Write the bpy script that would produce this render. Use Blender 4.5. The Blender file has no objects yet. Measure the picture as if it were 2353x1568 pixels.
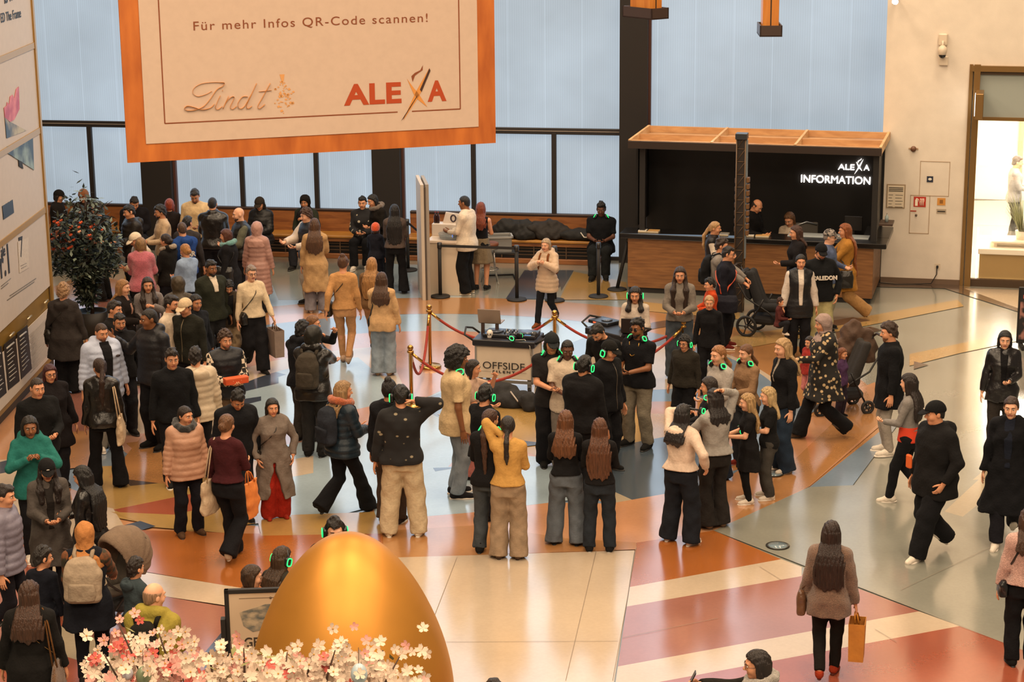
import bpy, math, random
import numpy as np
from mathutils import Vector, Matrix, Euler

# ------------------------------------------------------------------ camera
sc = bpy.context.scene
COL = sc.collection
FPX = 70 / 36 * 2353
CAM_H, PITCH, ROLL = 8.15, math.radians(14.4), math.radians(-0.55)
cd = bpy.data.cameras.new('camera'); cd.lens = 70; cd.sensor_width = 36
cd.clip_start = 0.1; cd.clip_end = 200
cam = bpy.data.objects.new('camera', cd); COL.objects.link(cam)
cam.matrix_world = (Matrix.Translation((0, 0, CAM_H)) @ Matrix.Rotation(math.pi / 2 - PITCH, 4, 'X')
                    @ Matrix.Rotation(ROLL, 4, 'Z'))
sc.camera = cam
# ------------------------------------------------------------------ world, lights, exposure
sc.view_settings.view_transform = 'Standard'
sc.view_settings.look = 'None'
sc.view_settings.exposure = 0.34
sc.view_settings.gamma = 1.0
wd = bpy.data.worlds.new('world'); sc.world = wd; wd.use_nodes = True
bg = wd.node_tree.nodes['Background']
bg.inputs['Color'].default_value = (1.0, 0.76, 0.54, 1); bg.inputs['Strength'].default_value = 0.2


def area(name, loc, sx, sy, power, color, rot=(0, 0, 0)):
    l = bpy.data.lights.new(name, 'AREA'); l.shape = 'RECTANGLE'; l.size = sx; l.size_y = sy
    l.energy = power; l.color = color
    o = bpy.data.objects.new(name, l); COL.objects.link(o); o.location = loc; o.rotation_euler = rot
    return o


WARM = (1.0, 0.77, 0.53)
for lx in (-7.5, 0.5, 8):                         # the hall's long ceiling lamps
    for ly, lw in ((3, 1150), (13, 800), (23, 620), (32, 700)):
        area('ceiling_lamp', (lx, ly, 13.6), 2.4, 5.0, lw, WARM)
# daylight through the glazed back wall
area('window_daylight', (-2.6, 35.9, 5.0), 14, 9, 260, (0.62, 0.8, 1.0), (math.radians(-90), 0, math.radians(-8.9)))
# ------------------------------------------------------------------ pixel <-> place helpers
_R = np.array(cam.matrix_world.to_3x3()); _C = np.array([0, 0, CAM_H])


def ray(px, py):
    return _R @ np.array([(px - 1176.5) / FPX, -(py - 784) / FPX, -1.0])


def G(px, py, z=0.0):
    d = ray(px, py); return _C + d * ((z - CAM_H) / d[2])


def onpl(px, py, p0, n):
    d = ray(px, py); n = np.array(n, float); return _C + d * (np.dot(np.array(p0, float) - _C, n) / np.dot(d, n))


# ------------------------------------------------------------------ materials
def s2l(c):
    c = c / 255.0
    return c / 12.92 if c <= 0.04045 else ((c + 0.055) / 1.055) ** 2.4


def rgb(c):
    if isinstance(c, str):
        c = [int(c[i:i + 2], 16) for i in (0, 2, 4)]
    return tuple(s2l(x) for x in c) + (1.0,)


_M = {}


def node(nt, t, **kw):
    n = nt.nodes.new(t)
    for k, v in kw.items():
        if k in n.inputs.keys():
            n.inputs[k].default_value = v
        else:
            setattr(n, k, v)
    return n


def base_mat(key):
    m = bpy.data.materials.new(key); m.use_nodes = True
    nt = m.node_tree; b = nt.nodes['Principled BSDF']
    return m, nt, b, nt.links


def mat(c, rough=0.6, metal=0.0, noise=0.0, scale=30.0, bump=0.0, bscale=None, emit=0.0, ecol=None, spec=0.5,
        stretch=(1, 1, 1), coat=0.0, trans=0.0, name='paint', alpha=1.0, sheen=0.0):
    key = (str(c), rough, metal, noise, scale, bump, bscale, emit, str(ecol), spec, stretch, coat, trans, alpha, sheen)
    if key in _M:
        return _M[key]
    m, nt, b, L = base_mat(name)
    col = rgb(c)
    b.inputs['Base Color'].default_value = col
    b.inputs['Roughness'].default_value = rough
    b.inputs['Metallic'].default_value = metal
    b.inputs['Specular IOR Level'].default_value = spec
    b.inputs['Coat Weight'].default_value = coat
    b.inputs['Transmission Weight'].default_value = trans
    b.inputs['Alpha'].default_value = alpha
    b.inputs['Sheen Weight'].default_value = sheen
    if emit:
        b.inputs['Emission Color'].default_value = rgb(ecol if ecol else c)
        b.inputs['Emission Strength'].default_value = emit
    if noise or bump:
        tc = node(nt, 'ShaderNodeTexCoord'); mp = node(nt, 'ShaderNodeMapping', Scale=stretch)
        L.new(tc.outputs['Object'], mp.inputs['Vector'])
    if noise:
        n = node(nt, 'ShaderNodeTexNoise', Scale=scale, Detail=4.0); L.new(mp.outputs[0], n.inputs['Vector'])
        mr = node(nt, 'ShaderNodeMapRange')
        mr.inputs['From Min'].default_value = 0.3; mr.inputs['From Max'].default_value = 0.7
        mr.inputs['To Min'].default_value = 1 - noise; mr.inputs['To Max'].default_value = 1 + noise
        L.new(n.outputs['Fac'], mr.inputs['Value'])
        v = node(nt, 'ShaderNodeVectorMath', operation='SCALE'); v.inputs[0].default_value = col[:3]
        L.new(mr.outputs[0], v.inputs['Scale']); L.new(v.outputs[0], b.inputs['Base Color'])
    if bump:
        n2 = node(nt, 'ShaderNodeTexNoise', Scale=bscale or scale, Detail=3.0); L.new(mp.outputs[0], n2.inputs['Vector'])
        bp = node(nt, 'ShaderNodeBump', Strength=bump, Distance=0.02)
        L.new(n2.outputs['Fac'], bp.inputs['Height']); L.new(bp.outputs[0], b.inputs['Normal'])
    _M[key] = m
    return m


def two_tone(key, c1, c2, tex, lo=0.45, hi=0.55, rough=0.9, **tk):
    """a procedural print: two colours divided by a texture"""
    if key in _M:
        return _M[key]
    m, nt, b, L = base_mat(key)
    tc = node(nt, 'ShaderNodeTexCoord')
    st = tk.pop('stretch', (1, 1, 1)); mp = node(nt, 'ShaderNodeMapping', Scale=st); L.new(tc.outputs['Object'], mp.inputs['Vector'])
    t = node(nt, tex, **tk); L.new(mp.outputs[0], t.inputs['Vector'])
    r = node(nt, 'ShaderNodeMapRange'); r.inputs['From Min'].default_value = lo; r.inputs['From Max'].default_value = hi
    L.new(t.outputs['Distance' if 'Distance' in t.outputs.keys() else 'Fac'], r.inputs['Value'])
    mx = node(nt, 'ShaderNodeMix', data_type='RGBA')
    L.new(r.outputs[0], mx.inputs['Factor']); mx.inputs['A'].default_value = rgb(c1); mx.inputs['B'].default_value = rgb(c2)
    L.new(mx.outputs['Result'], b.inputs['Base Color']); b.inputs['Roughness'].default_value = rough
    _M[key] = m
    return m


def plaid():
    if 'plaid' in _M:
        return _M['plaid']
    m, nt, b, L = base_mat('plaid')
    tc = node(nt, 'ShaderNodeTexCoord'); ck = node(nt, 'ShaderNodeTexChecker', Scale=17.0)
    ck.inputs['Color1'].default_value = rgb('c9b8a2'); ck.inputs['Color2'].default_value = rgb('1a1714')
    L.new(tc.outputs['Object'], ck.inputs['Vector']); L.new(ck.outputs['Color'], b.inputs['Base Color'])
    b.inputs['Roughness'].default_value = 0.95
    _M['plaid'] = m
    return m


def wood(c1, c2, scale=3.0, rough=0.5, stretch=(1, 1, 14)):
    key = ('wood', c1, c2, scale, stretch)
    if key in _M:
        return _M[key]
    m, nt, b, L = base_mat('wood_veneer')
    tc = node(nt, 'ShaderNodeTexCoord'); mp = node(nt, 'ShaderNodeMapping', Scale=stretch); L.new(tc.outputs['Object'], mp.inputs['Vector'])
    n = node(nt, 'ShaderNodeTexNoise', Scale=scale, Detail=6.0, Distortion=0.4); L.new(mp.outputs[0], n.inputs['Vector'])
    mx = node(nt, 'ShaderNodeMix', data_type='RGBA'); mx.inputs['A'].default_value = rgb(c1); mx.inputs['B'].default_value = rgb(c2)
    mr = node(nt, 'ShaderNodeMapRange'); mr.inputs['From Min'].default_value = .35; mr.inputs['From Max'].default_value = .65
    L.new(n.outputs['Fac'], mr.inputs['Value']); L.new(mr.outputs[0], mx.inputs['Factor']); L.new(mx.outputs['Result'], b.inputs['Base Color'])
    b.inputs['Roughness'].default_value = rough
    _M[key] = m
    return m


def fab(c, kind='cloth'):
    if not isinstance(c, str) or not len(c) == 6:
        return c
    if kind == 'puffer':
        return mat(c, 0.5, noise=0.06, scale=14, bump=0.25, bscale=30, spec=.35, name='quilted_nylon')
    if kind == 'leather':
        return mat(c, 0.32, noise=0.15, scale=20, bump=0.35, bscale=22, name='leather')
    if kind == 'denim':
        return mat(c, 0.9, noise=0.22, scale=9, bump=0.25, bscale=60, spec=.2, name='denim')
    if kind == 'fuzzy':
        return mat(c, 1.0, noise=0.25, scale=60, bump=0.9, bscale=110, sheen=0.3, name='fleece')
    if kind == 'hair':
        return mat(c, 0.5, noise=0.45, scale=16, bump=0.7, bscale=24, stretch=(5, 5, 0.45), name='hair')
    if kind == 'curls':
        return mat(c, 0.6, noise=0.35, scale=45, bump=1.0, bscale=55, name='curly_hair')
    return mat(c, 0.92, noise=0.1, scale=26, bump=0.35, bscale=40, spec=.2, name='cloth')


SKIN = ['d29c7c', 'c68a66', 'ad7450', '80502f', '5c3826', '3d241a']


def skin(i):
    return mat(SKIN[i], 0.55, noise=0.06, scale=25, name='skin')


# ------------------------------------------------------------------ object helpers
def tag(o, label=None, cat=None, group=None, kind=None):
    if label: o['label'] = label
    if cat: o['category'] = cat
    if group: o['group'] = group
    if kind: o['kind'] = kind
    return o


def empty(name, loc, rz=0.0, label=None, cat=None, group=None):
    o = bpy.data.objects.new(name, None); COL.objects.link(o)
    o.location = loc; o.rotation_euler = (0, 0, rz); o.empty_display_size = 0.2
    return tag(o, label, cat, group)


def link(name, me, parent=None, mats=None):
    o = bpy.data.objects.new(name, me); COL.objects.link(o)
    if parent: o.parent = parent
    if mats:
        while len(me.materials) < len(mats): me.materials.append(None)
        for i, m in enumerate(mats):
            o.material_slots[i].link = 'OBJECT'; o.material_slots[i].material = m
    return o


def mesh_np(name, V, Q, mats, mi=None, smooth=True):
    """mesh from numpy vertices and quads (n,4) or a list of polygons"""
    me = bpy.data.meshes.new(name)
    if isinstance(Q, list):
        me.from_pydata([tuple(v) for v in V], [], Q)
    else:
        me.vertices.add(len(V)); me.vertices.foreach_set('co', np.asarray(V, np.float32).ravel())
        n = len(Q); me.loops.add(n * 4); me.loops.foreach_set('vertex_index', Q.astype(np.int32).ravel())
        me.polygons.add(n); me.polygons.foreach_set('loop_start', np.arange(0, n * 4, 4, dtype=np.int32))
        try:
            me.polygons.foreach_set('loop_total', np.full(n, 4, np.int32))
        except Exception:
            pass
    for m in mats: me.materials.append(m)
    n = len(me.polygons)
    if mi is not None: me.polygons.foreach_set('material_index', np.asarray(mi, np.int32))
    me.polygons.foreach_set('use_smooth', np.full(n, bool(smooth)))
    me.update(calc_edges=True)
    return me


class MB:
    """collects boxes, tubes, lathes into one mesh"""
    def __init__(s): s.v = []; s.f = []; s.mi = []; s.sm = []

    def _add(s, vs, fs, mi=0, sm=False):
        o = len(s.v); s.v += [tuple(float(c) for c in v) for v in vs]
        s.f += [tuple(i + o for i in f) for f in fs]; s.mi += [mi] * len(fs); s.sm += [sm] * len(fs); return s

    def box(s, lo, hi, mi=0, bev=0.0, M=None):
        (x0, y0, z0), (x1, y1, z1) = lo, hi
        b = min(bev, (x1 - x0) / 3, (y1 - y0) / 3, (z1 - z0) / 3)
        if b <= 0:
            vs = [(x0, y0, z0), (x1, y0, z0), (x1, y1, z0), (x0, y1, z0), (x0, y0, z1), (x1, y0, z1), (x1, y1, z1), (x0, y1, z1)]
            fs = [(0, 3, 2, 1), (4, 5, 6, 7), (0, 1, 5, 4), (1, 2, 6, 5), (2, 3, 7, 6), (3, 0, 4, 7)]
        else:
            vs = []; fs = []
            def ring(z, i):
                return [(x0 + b + i, y0 + i, z), (x1 - b - i, y0 + i, z), (x1 - i, y0 + b + i, z), (x1 - i, y1 - b - i, z),
                        (x1 - b - i, y1 - i, z), (x0 + b + i, y1 - i, z), (x0 + i, y1 - b - i, z), (x0 + i, y0 + b + i, z)]
            for z, i in ((z0, b * .7), (z0 + b, 0), (z1 - b, 0), (z1, b * .7)): vs += ring(z, i)
            for r in range(3):
                for k in range(8):
                    fs.append((r * 8 + k, r * 8 + (k + 1) % 8, r * 8 + 8 + (k + 1) % 8, r * 8 + 8 + k))
            fs.append(tuple(range(7, -1, -1))); fs.append(tuple(range(24, 32)))
        if M is not None: vs = [M @ Vector(v) for v in vs]
        return s._add(vs, fs, mi)

    def tube(s, pts, r, n=8, mi=0, cap=True, flat=1.0):
        P = [Vector(p) for p in pts]; rs = r if isinstance(r, (list, tuple)) else [r] * len(P)
        vs = []; fs = []; up = None
        for i, p in enumerate(P):
            t = (P[min(i + 1, len(P) - 1)] - P[max(i - 1, 0)])
            t = t.normalized() if t.length > 1e-9 else Vector((0, 0, 1))
            if up is None: up = Vector((0, 0, 1)) if abs(t.z) < .9 else Vector((0, 1, 0))
            a = t.cross(up)
            a = a.normalized() if a.length > 1e-6 else Vector((1, 0, 0))
            b = a.cross(t).normalized(); up = b
            for k in range(n):
                th = 2 * math.pi * k / n
                vs.append(p + (a * math.cos(th) + b * math.sin(th) * flat) * rs[i])
        for i in range(len(P) - 1):
            for k in range(n):
                fs.append((i * n + k, i * n + (k + 1) % n, (i + 1) * n + (k + 1) % n, (i + 1) * n + k))
        if cap:
            fs.append(tuple(range(n - 1, -1, -1))); fs.append(tuple(range((len(P) - 1) * n, len(P) * n)))
        return s._add(vs, fs, mi, True)

    def lathe(s, prof, c=(0, 0, 0), n=20, mi=0):
        vs = []; fs = []
        for r, z in prof:
            for k in range(n):
                th = 2 * math.pi * k / n; vs.append((c[0] + r * math.cos(th), c[1] + r * math.sin(th), c[2] + z))
        for i in range(len(prof) - 1):
            for k in range(n):
                fs.append((i * n + k, i * n + (k + 1) % n, (i + 1) * n + (k + 1) % n, (i + 1) * n + k))
        fs.append(tuple(range(n - 1, -1, -1))); fs.append(tuple(range((len(prof) - 1) * n, len(prof) * n)))
        return s._add(vs, fs, mi, True)

    def ball(s, c, r, nu=10, nv=7, mi=0, M=None):
        rx, ry, rz = r if isinstance(r, (tuple, list)) else (r, r, r)
        vs = []; fs = []
        for j in range(nv + 1):
            ph = math.pi * j / nv - math.pi / 2
            for k in range(nu):
                th = 2 * math.pi * k / nu
                v = Vector((rx * math.cos(ph) * math.cos(th), ry * math.cos(ph) * math.sin(th), rz * math.sin(ph)))
                if M is not None: v = M @ v
                vs.append(v + Vector(c))
        for j in range(nv):
            for k in range(nu):
                fs.append((j * nu + k, j * nu + (k + 1) % nu, (j + 1) * nu + (k + 1) % nu, (j + 1) * nu + k))
        return s._add(vs, fs, mi, True)

    def poly(s, pts, mi=0): return s._add(pts, [tuple(range(len(pts)))], mi)

    def prism(s, pts, d, mi=0):
        """polygon (list of 3-D points) pushed along the vector d"""
        n = len(pts); d = Vector(d); vs = [Vector(p) for p in pts] + [Vector(p) + d for p in pts]
        fs = [tuple(range(n - 1, -1, -1)), tuple(range(n, 2 * n))]
        fs += [(k, (k + 1) % n, n + (k + 1) % n, n + k) for k in range(n)]
        return s._add(vs, fs, mi)

    def mesh(s, name, mats):
        me = bpy.data.meshes.new(name); me.from_pydata(s.v, [], s.f)
        for m in mats: me.materials.append(m)
        me.polygons.foreach_set('material_index', s.mi); me.polygons.foreach_set('use_smooth', s.sm)
        me.update(); return me

    def build(s, name, mats, parent=None):
        if not isinstance(mats, (list, tuple)): mats = [mats]
        return link(name, s.mesh(name, mats), parent)


def text_mesh(name, body, size, m, parent, M, align='LEFT', extrude=0.004, shear=0.0, spacing=1.0, bold=0.0):
    cu = bpy.data.curves.new(name, 'FONT'); cu.body = body; cu.size = size; cu.align_x = align
    cu.extrude = extrude; cu.shear = shear; cu.space_character = spacing; cu.offset = bold
    o = bpy.data.objects.new(name, cu); COL.objects.link(o)
    dg = bpy.context.evaluated_depsgraph_get()
    me = bpy.data.meshes.new_from_object(o.evaluated_get(dg))
    bpy.data.objects.remove(o); bpy.data.curves.remove(cu)
    me.name = name; me.transform(M); me.materials.clear(); me.materials.append(m)
    return link(name, me, parent)


def copy_tree(o, parent=None):
    c = o.copy(); COL.objects.link(c)
    if parent: c.parent = parent
    for ch in list(o.children): copy_tree(ch, c)
    return c


# ------------------------------------------------------------------ signed-distance modelling
def axis(lo, hi, r, fine=()):
    out = [lo]; cur = lo
    for a, b, rf in sorted(fine):
        a = max(a, cur); b = min(b, hi)
        if b <= a: continue
        if a > cur + 1e-6:
            n = max(1, int(round((a - cur) / r))); out += list(np.linspace(cur, a, n + 1)[1:])
        n = max(1, int(round((b - a) / rf))); out += list(np.linspace(a, b, n + 1)[1:]); cur = b
    if hi > cur + 1e-6:
        n = max(1, int(round((hi - cur) / r))); out += list(np.linspace(cur, hi, n + 1)[1:])
    return np.array(out, np.float32)


class SDF:
    def __init__(s, lo, hi, r, fx=(), fy=(), fz=()):
        s.ax = [axis(lo[0], hi[0], r, fx), axis(lo[1], hi[1], r, fy), axis(lo[2], hi[2], r, fz)]
        s.D = np.full([len(a) for a in s.ax], 9.0, np.float32); s.r = r

    def sub(s, lo, hi):
        sl = []
        for a, l, h in zip(s.ax, lo, hi):
            i0 = max(0, int(np.searchsorted(a, l)) - 1); i1 = min(len(a), int(np.searchsorted(a, h)) + 1)
            if i1 - i0 < 1: return None, None
            sl.append(slice(i0, i1))
        X = s.ax[0][sl[0]][:, None, None]; Y = s.ax[1][sl[1]][None, :, None]; Z = s.ax[2][sl[2]][None, None, :]
        return tuple(sl), (X, Y, Z)

    def put(s, lo, hi, fn, k=0.02, op='u'):
        m = k + 2.5 * s.r
        sl, P = s.sub([l - m for l in lo], [h + m for h in hi])
        if sl is None: return s
        d = fn(*P); a = s.D[sl]
        if op == 'u':
            h = np.maximum(k - np.abs(a - d), 0) / max(k, 1e-6); s.D[sl] = np.minimum(a, d) - h * h * k * .25
        elif op == 's':
            d = -d; h = np.maximum(k - np.abs(a - d), 0) / max(k, 1e-6); s.D[sl] = np.maximum(a, d) + h * h * k * .25
        return s

    def cap(s, a, b, ra, rb, k=0.02, cut=False, ribs=0.0, pitch=0.07, sy=1.0, cut0=False):
        a = np.array(a, np.float32); b = np.array(b, np.float32); rm = max(ra, rb) + ribs
        ab = b - a; L = float(np.linalg.norm(ab)) + 1e-9; u = ab / L

        def fn(X, Y, Z):
            px, py, pz = X - a[0], Y - a[1], Z - a[2]
            t = px * u[0] + py * u[1] + pz * u[2]; tc = np.clip(t, 0, L)
            q = np.sqrt((px - u[0] * tc) ** 2 + ((py - u[1] * tc) * sy) ** 2 + (pz - u[2] * tc) ** 2)
            r = ra + (rb - ra) * tc / L
            if ribs: r = r + ribs * (np.abs(np.sin(np.pi * (t + a[0]) / pitch)) - .6)
            d = q - r
            if cut: d = np.maximum(d, t - L)
            if cut0: d = np.maximum(d, -t)
            return d
        return s.put(np.minimum(a, b) - rm, np.maximum(a, b) + rm, fn, k)

    def ell(s, c, r, k=0.02, op='u', R=None):
        c = np.array(c, np.float32); r = np.array(r, np.float32)

        def fn(X, Y, Z):
            x, y, z = X - c[0], Y - c[1], Z - c[2]
            if R is not None:
                x, y, z = (R[0][0] * x + R[1][0] * y + R[2][0] * z, R[0][1] * x + R[1][1] * y + R[2][1] * z, R[0][2] * x + R[1][2] * y + R[2][2] * z)
            k0 = np.sqrt((x / r[0]) ** 2 + (y / r[1]) ** 2 + (z / r[2]) ** 2)
            k1 = np.sqrt((x / r[0] ** 2) ** 2 + (y / r[1] ** 2) ** 2 + (z / r[2] ** 2) ** 2) + 1e-6
            return k0 * (k0 - 1) / k1
        e = r if R is None else np.full(3, max(r))
        return s.put(c - e, c + e, fn, k, op)

    def loft(s, prof, k=0.02, ribs=0.0, pitch=0.075, pw=2.4, op='u', wav=0.0, wf=9, ph=0.0):
        """prof rows (z, rx, ry, cx, cy); closed flat at both ends"""
        A = np.array(sorted(prof), np.float32); zz = A[:, 0]
        lo = (float((A[:, 3] - A[:, 1]).min()) - .02, float((A[:, 4] - A[:, 2]).min()) - .02, float(zz[0]))
        hi = (float((A[:, 3] + A[:, 1]).max()) + .02, float((A[:, 4] + A[:, 2]).max()) + .02, float(zz[-1]))

        def fn(X, Y, Z):
            z = Z.ravel(); f = lambda i: np.interp(z, zz, A[:, i]).astype(np.float32)[None, None, :]
            rx, ry, cx, cy = f(1), f(2), f(3), f(4)
            if ribs:
                e = (ribs * (np.abs(np.sin(np.pi * z / pitch)) - .6)).astype(np.float32)[None, None, :]; rx = rx + e; ry = ry + e
            x, y = (X - cx) / rx, (Y - cy) / ry
            q = (np.abs(x) ** pw + np.abs(y) ** pw) ** (1 / pw)
            if wav:
                w = np.clip((zz[-1] - Z) / max(zz[-1] - zz[0], 1e-3), 0, 1)
                q = q - wav * w * np.sin(np.arctan2(y, x) * wf + ph)
            d = (q - 1) * np.minimum(rx, ry)
            return np.maximum(d, np.maximum(zz[0] - Z, Z - zz[-1]))
        return s.put(lo, hi, fn, k, op)

    def fold(s, amp, f, seed, near=0.06):
        rg = random.Random(seed); X = s.ax[0][:, None, None]; Y = s.ax[1][None, :, None]; Z = s.ax[2][None, None, :]
        a = [rg.uniform(0, 6.3) for _ in range(6)]
        n = (np.sin(X * f + Z * f * .9 + a[0] + 1.5 * np.sin(Y * f * .7 + a[1])) * .5 + np.sin(Z * f * 1.3 - X * f * .5 + Y * f + a[2]) * .5
             + .5 * np.sin(X * f * 2.1 + a[3]) * np.sin(Z * f * 1.9 + a[4]))
        s.D += amp * n.astype(np.float32); return s

    def clip(s, fn):
        s.D = np.maximum(s.D, fn(s.ax[0][:, None, None], s.ax[1][None, :, None], s.ax[2][None, None, :])).astype(np.float32); return s

    def nets(s):
        D = s.D; D[0] = D[-1] = 9; D[:, 0] = D[:, -1] = 9; D[:, :, 0] = D[:, :, -1] = 9
        S = D < 0; nx, ny, nz = D.shape
        c = np.zeros((nx - 1, ny - 1, nz - 1), np.int8)
        for i in (0, 1):
            for j in (0, 1):
                for k in (0, 1): c += S[i:nx - 1 + i, j:ny - 1 + j, k:nz - 1 + k]
        act = (c > 0) & (c < 8); I = np.argwhere(act)
        if len(I) == 0: return np.zeros((0, 3)), np.zeros((0, 4), int)
        idx = np.full(act.shape, -1, np.int32); idx[act] = np.arange(len(I), dtype=np.int32)
        acc = np.zeros((len(I), 3), np.float32); cnt = np.zeros(len(I), np.float32)
        ax = s.ax
        for (o1, o2) in [((0, 0, 0), (1, 0, 0)), ((0, 1, 0), (1, 1, 0)), ((0, 0, 1), (1, 0, 1)), ((0, 1, 1), (1, 1, 1)),
                         ((0, 0, 0), (0, 1, 0)), ((1, 0, 0), (1, 1, 0)), ((0, 0, 1), (0, 1, 1)), ((1, 0, 1), (1, 1, 1)),
                         ((0, 0, 0), (0, 0, 1)), ((1, 0, 0), (1, 0, 1)), ((0, 1, 0), (0, 1, 1)), ((1, 1, 0), (1, 1, 1))]:
            A = I + o1; B = I + o2
            da = D[A[:, 0], A[:, 1], A[:, 2]]; db = D[B[:, 0], B[:, 1], B[:, 2]]
            m = (da < 0) != (db < 0); t = np.where(m, da / np.where(m, da - db, 1), 0)
            for q in range(3):
                pa = ax[q][A[:, q]]; pb = ax[q][B[:, q]]; acc[:, q] += m * (pa + t * (pb - pa))
            cnt += m
        V = acc / cnt[:, None]; Qs = []
        for q in range(3):
            a = [slice(0, n) for n in D.shape]; b = list(a); a[q] = slice(0, D.shape[q] - 1); b[q] = slice(1, D.shape[q])
            E = np.argwhere(S[tuple(a)] != S[tuple(b)]); neg = S[E[:, 0], E[:, 1], E[:, 2]]
            u, v = [(1, 2), (2, 0), (0, 1)][q]
            du = np.zeros(3, int); du[u] = 1; dv = np.zeros(3, int); dv[v] = 1
            g = lambda O: idx[O[:, 0], O[:, 1], O[:, 2]]
            Q = np.stack([g(E - du - dv), g(E - dv), g(E), g(E - du)], 1)
            Q[~neg] = Q[~neg][:, ::-1]; Qs.append(Q)
        return V, np.concatenate(Qs)
# ------------------------------------------------------------------ people
def vec(*a): return np.array(a, float)


def ik(a, t, l1, l2, pole):
    a = np.array(a, float); t = np.array(t, float); d = t - a; L = np.linalg.norm(d)
    if L > (l1 + l2) * .998: t = a + d / L * (l1 + l2) * .998; d = t - a; L = np.linalg.norm(d)
    if L < abs(l1 - l2) + .02: t = a + d / max(L, 1e-6) * (abs(l1 - l2) + .02); d = t - a; L = np.linalg.norm(d)
    u = d / L; x = (l1 * l1 - l2 * l2 + L * L) / (2 * L); h = math.sqrt(max(l1 * l1 - x * x, 0))
    p = np.array(pole, float); p = p - u * np.dot(p, u); n = np.linalg.norm(p)
    p = p / n if n > 1e-6 else vec(0, 1, 0)
    return a + u * x + p * h, t


# wrist target (x outwards for the side), elbow pole, finger curl
ARMS = {'d': ((.262, -.03, .87), (.3, 1, 0), .28), 'w': ((.25, -.20, .92), (.2, 1, 0), .3), 'v': ((.25, .17, .91), (.2, 1, 0), .3),
        'f': ((.07, -.30, 1.10), (.6, .5, -.8), .75), 'g': ((.13, -.34, 1.04), (.5, .5, -.8), .6), 'p': ((.235, -.09, .93), (1, .8, 0), .4),
        'h': ((.125, -.03, 1.60), (1, -.25, -.3), .5), 'r': ((.06, -.33, 1.50), (.7, -.1, -.8), .8), 'x': ((-.10, -.21, 1.16), (1, .1, -.5), .45),
        'b': ((.06, .19, .98), (1, .5, 0), .4), 's': ((.13, -.17, 1.31), (.7, .2, -.8), 1.0), 'c': ((.06, -.24, 1.31), (.8, .1, -.6), .8),
        'n': ((.05, .06, 1.74), (1, -.4, .2), .35), 'm': ((.16, -.46, 1.02), (.3, .3, -.9), 1.0), 't': ((.02, -.20, 1.47), (.7, -.2, -.9), .7),
        'l': ((.17, -.40, .60), (.8, .3, .2), .35), 'o': ((.50, -.12, 1.36), (.3, .2, -.9), .4), 'k': ((.15, .03, 1.58), (1, .15, -.35), .35),
        'q': ((.10, -.42, 1.18), (.4, .2, -.9), .8)}


def hand_geo(mb, W, D, N, side, curl, sk=0, sc_=1.0):
    D = Vector(D).normalized(); N = Vector(N); N = (N - D * N.dot(D))
    N = N.normalized() if N.length > 1e-4 else Vector((0, -1, 0)); T = -side * D.cross(N); W = Vector(W)
    # palm
    vs = []; fs = []; n = 8
    for q, (t, w, th) in enumerate(((-.02, .027, .022), (.02, .034, .018), (.05, .04, .016), (.088, .04, .013), (.095, .034, .009))):
        for k in range(n):
            a = 2 * math.pi * k / n; vs.append(W + D * t * sc_ + T * (math.cos(a) * w * sc_) + N * (math.sin(a) * th * sc_))
    for q in range(4):
        for k in range(n): fs.append((q * n + k, q * n + (k + 1) % n, q * n + n + (k + 1) % n, q * n + n + k))
    fs.append(tuple(range(n))); fs.append(tuple(range(5 * n - 1, 4 * n - 1, -1)))
    mb._add(vs, fs, sk, True)
    for q, ln in enumerate((.070, .080, .074, .058)):
        p = W + D * (.086 - .004 * abs(q - 1.3)) * sc_ + T * (.029 - .0195 * q) * sc_; pts = [p - D * .012 * sc_]; ang = curl * (.55 + .1 * q)
        d = (D + T * (.10 - .075 * q)).normalized()
        pts.append(p)
        for j, fr in enumerate((.44, .32, .24)):
            c, s_ = math.cos(ang), math.sin(ang); dd = d * c + N * s_; p = p + dd * ln * fr * sc_; pts.append(p); ang += curl
        mb.tube(pts, [.0088 * sc_, .0088 * sc_, .0084 * sc_, .0076 * sc_, .0055 * sc_], 6, sk)
    p = W + D * .022 * sc_ + T * .026 * sc_; pts = [p]; d1 = (D * .62 + T * .72 + N * .35).normalized(); d2 = (D * .9 + T * (.3 - .3 * curl) + N * (.3 + .5 * curl)).normalized()
    pts.append(p + d1 * .034 * sc_); pts.append(pts[-1] + (d1 + d2).normalized() * .03 * sc_); pts.append(pts[-1] + d2 * .026 * sc_)
    mb.tube(pts, [.0125 * sc_, .011 * sc_, .0095 * sc_, .0065 * sc_], 6, sk)


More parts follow.
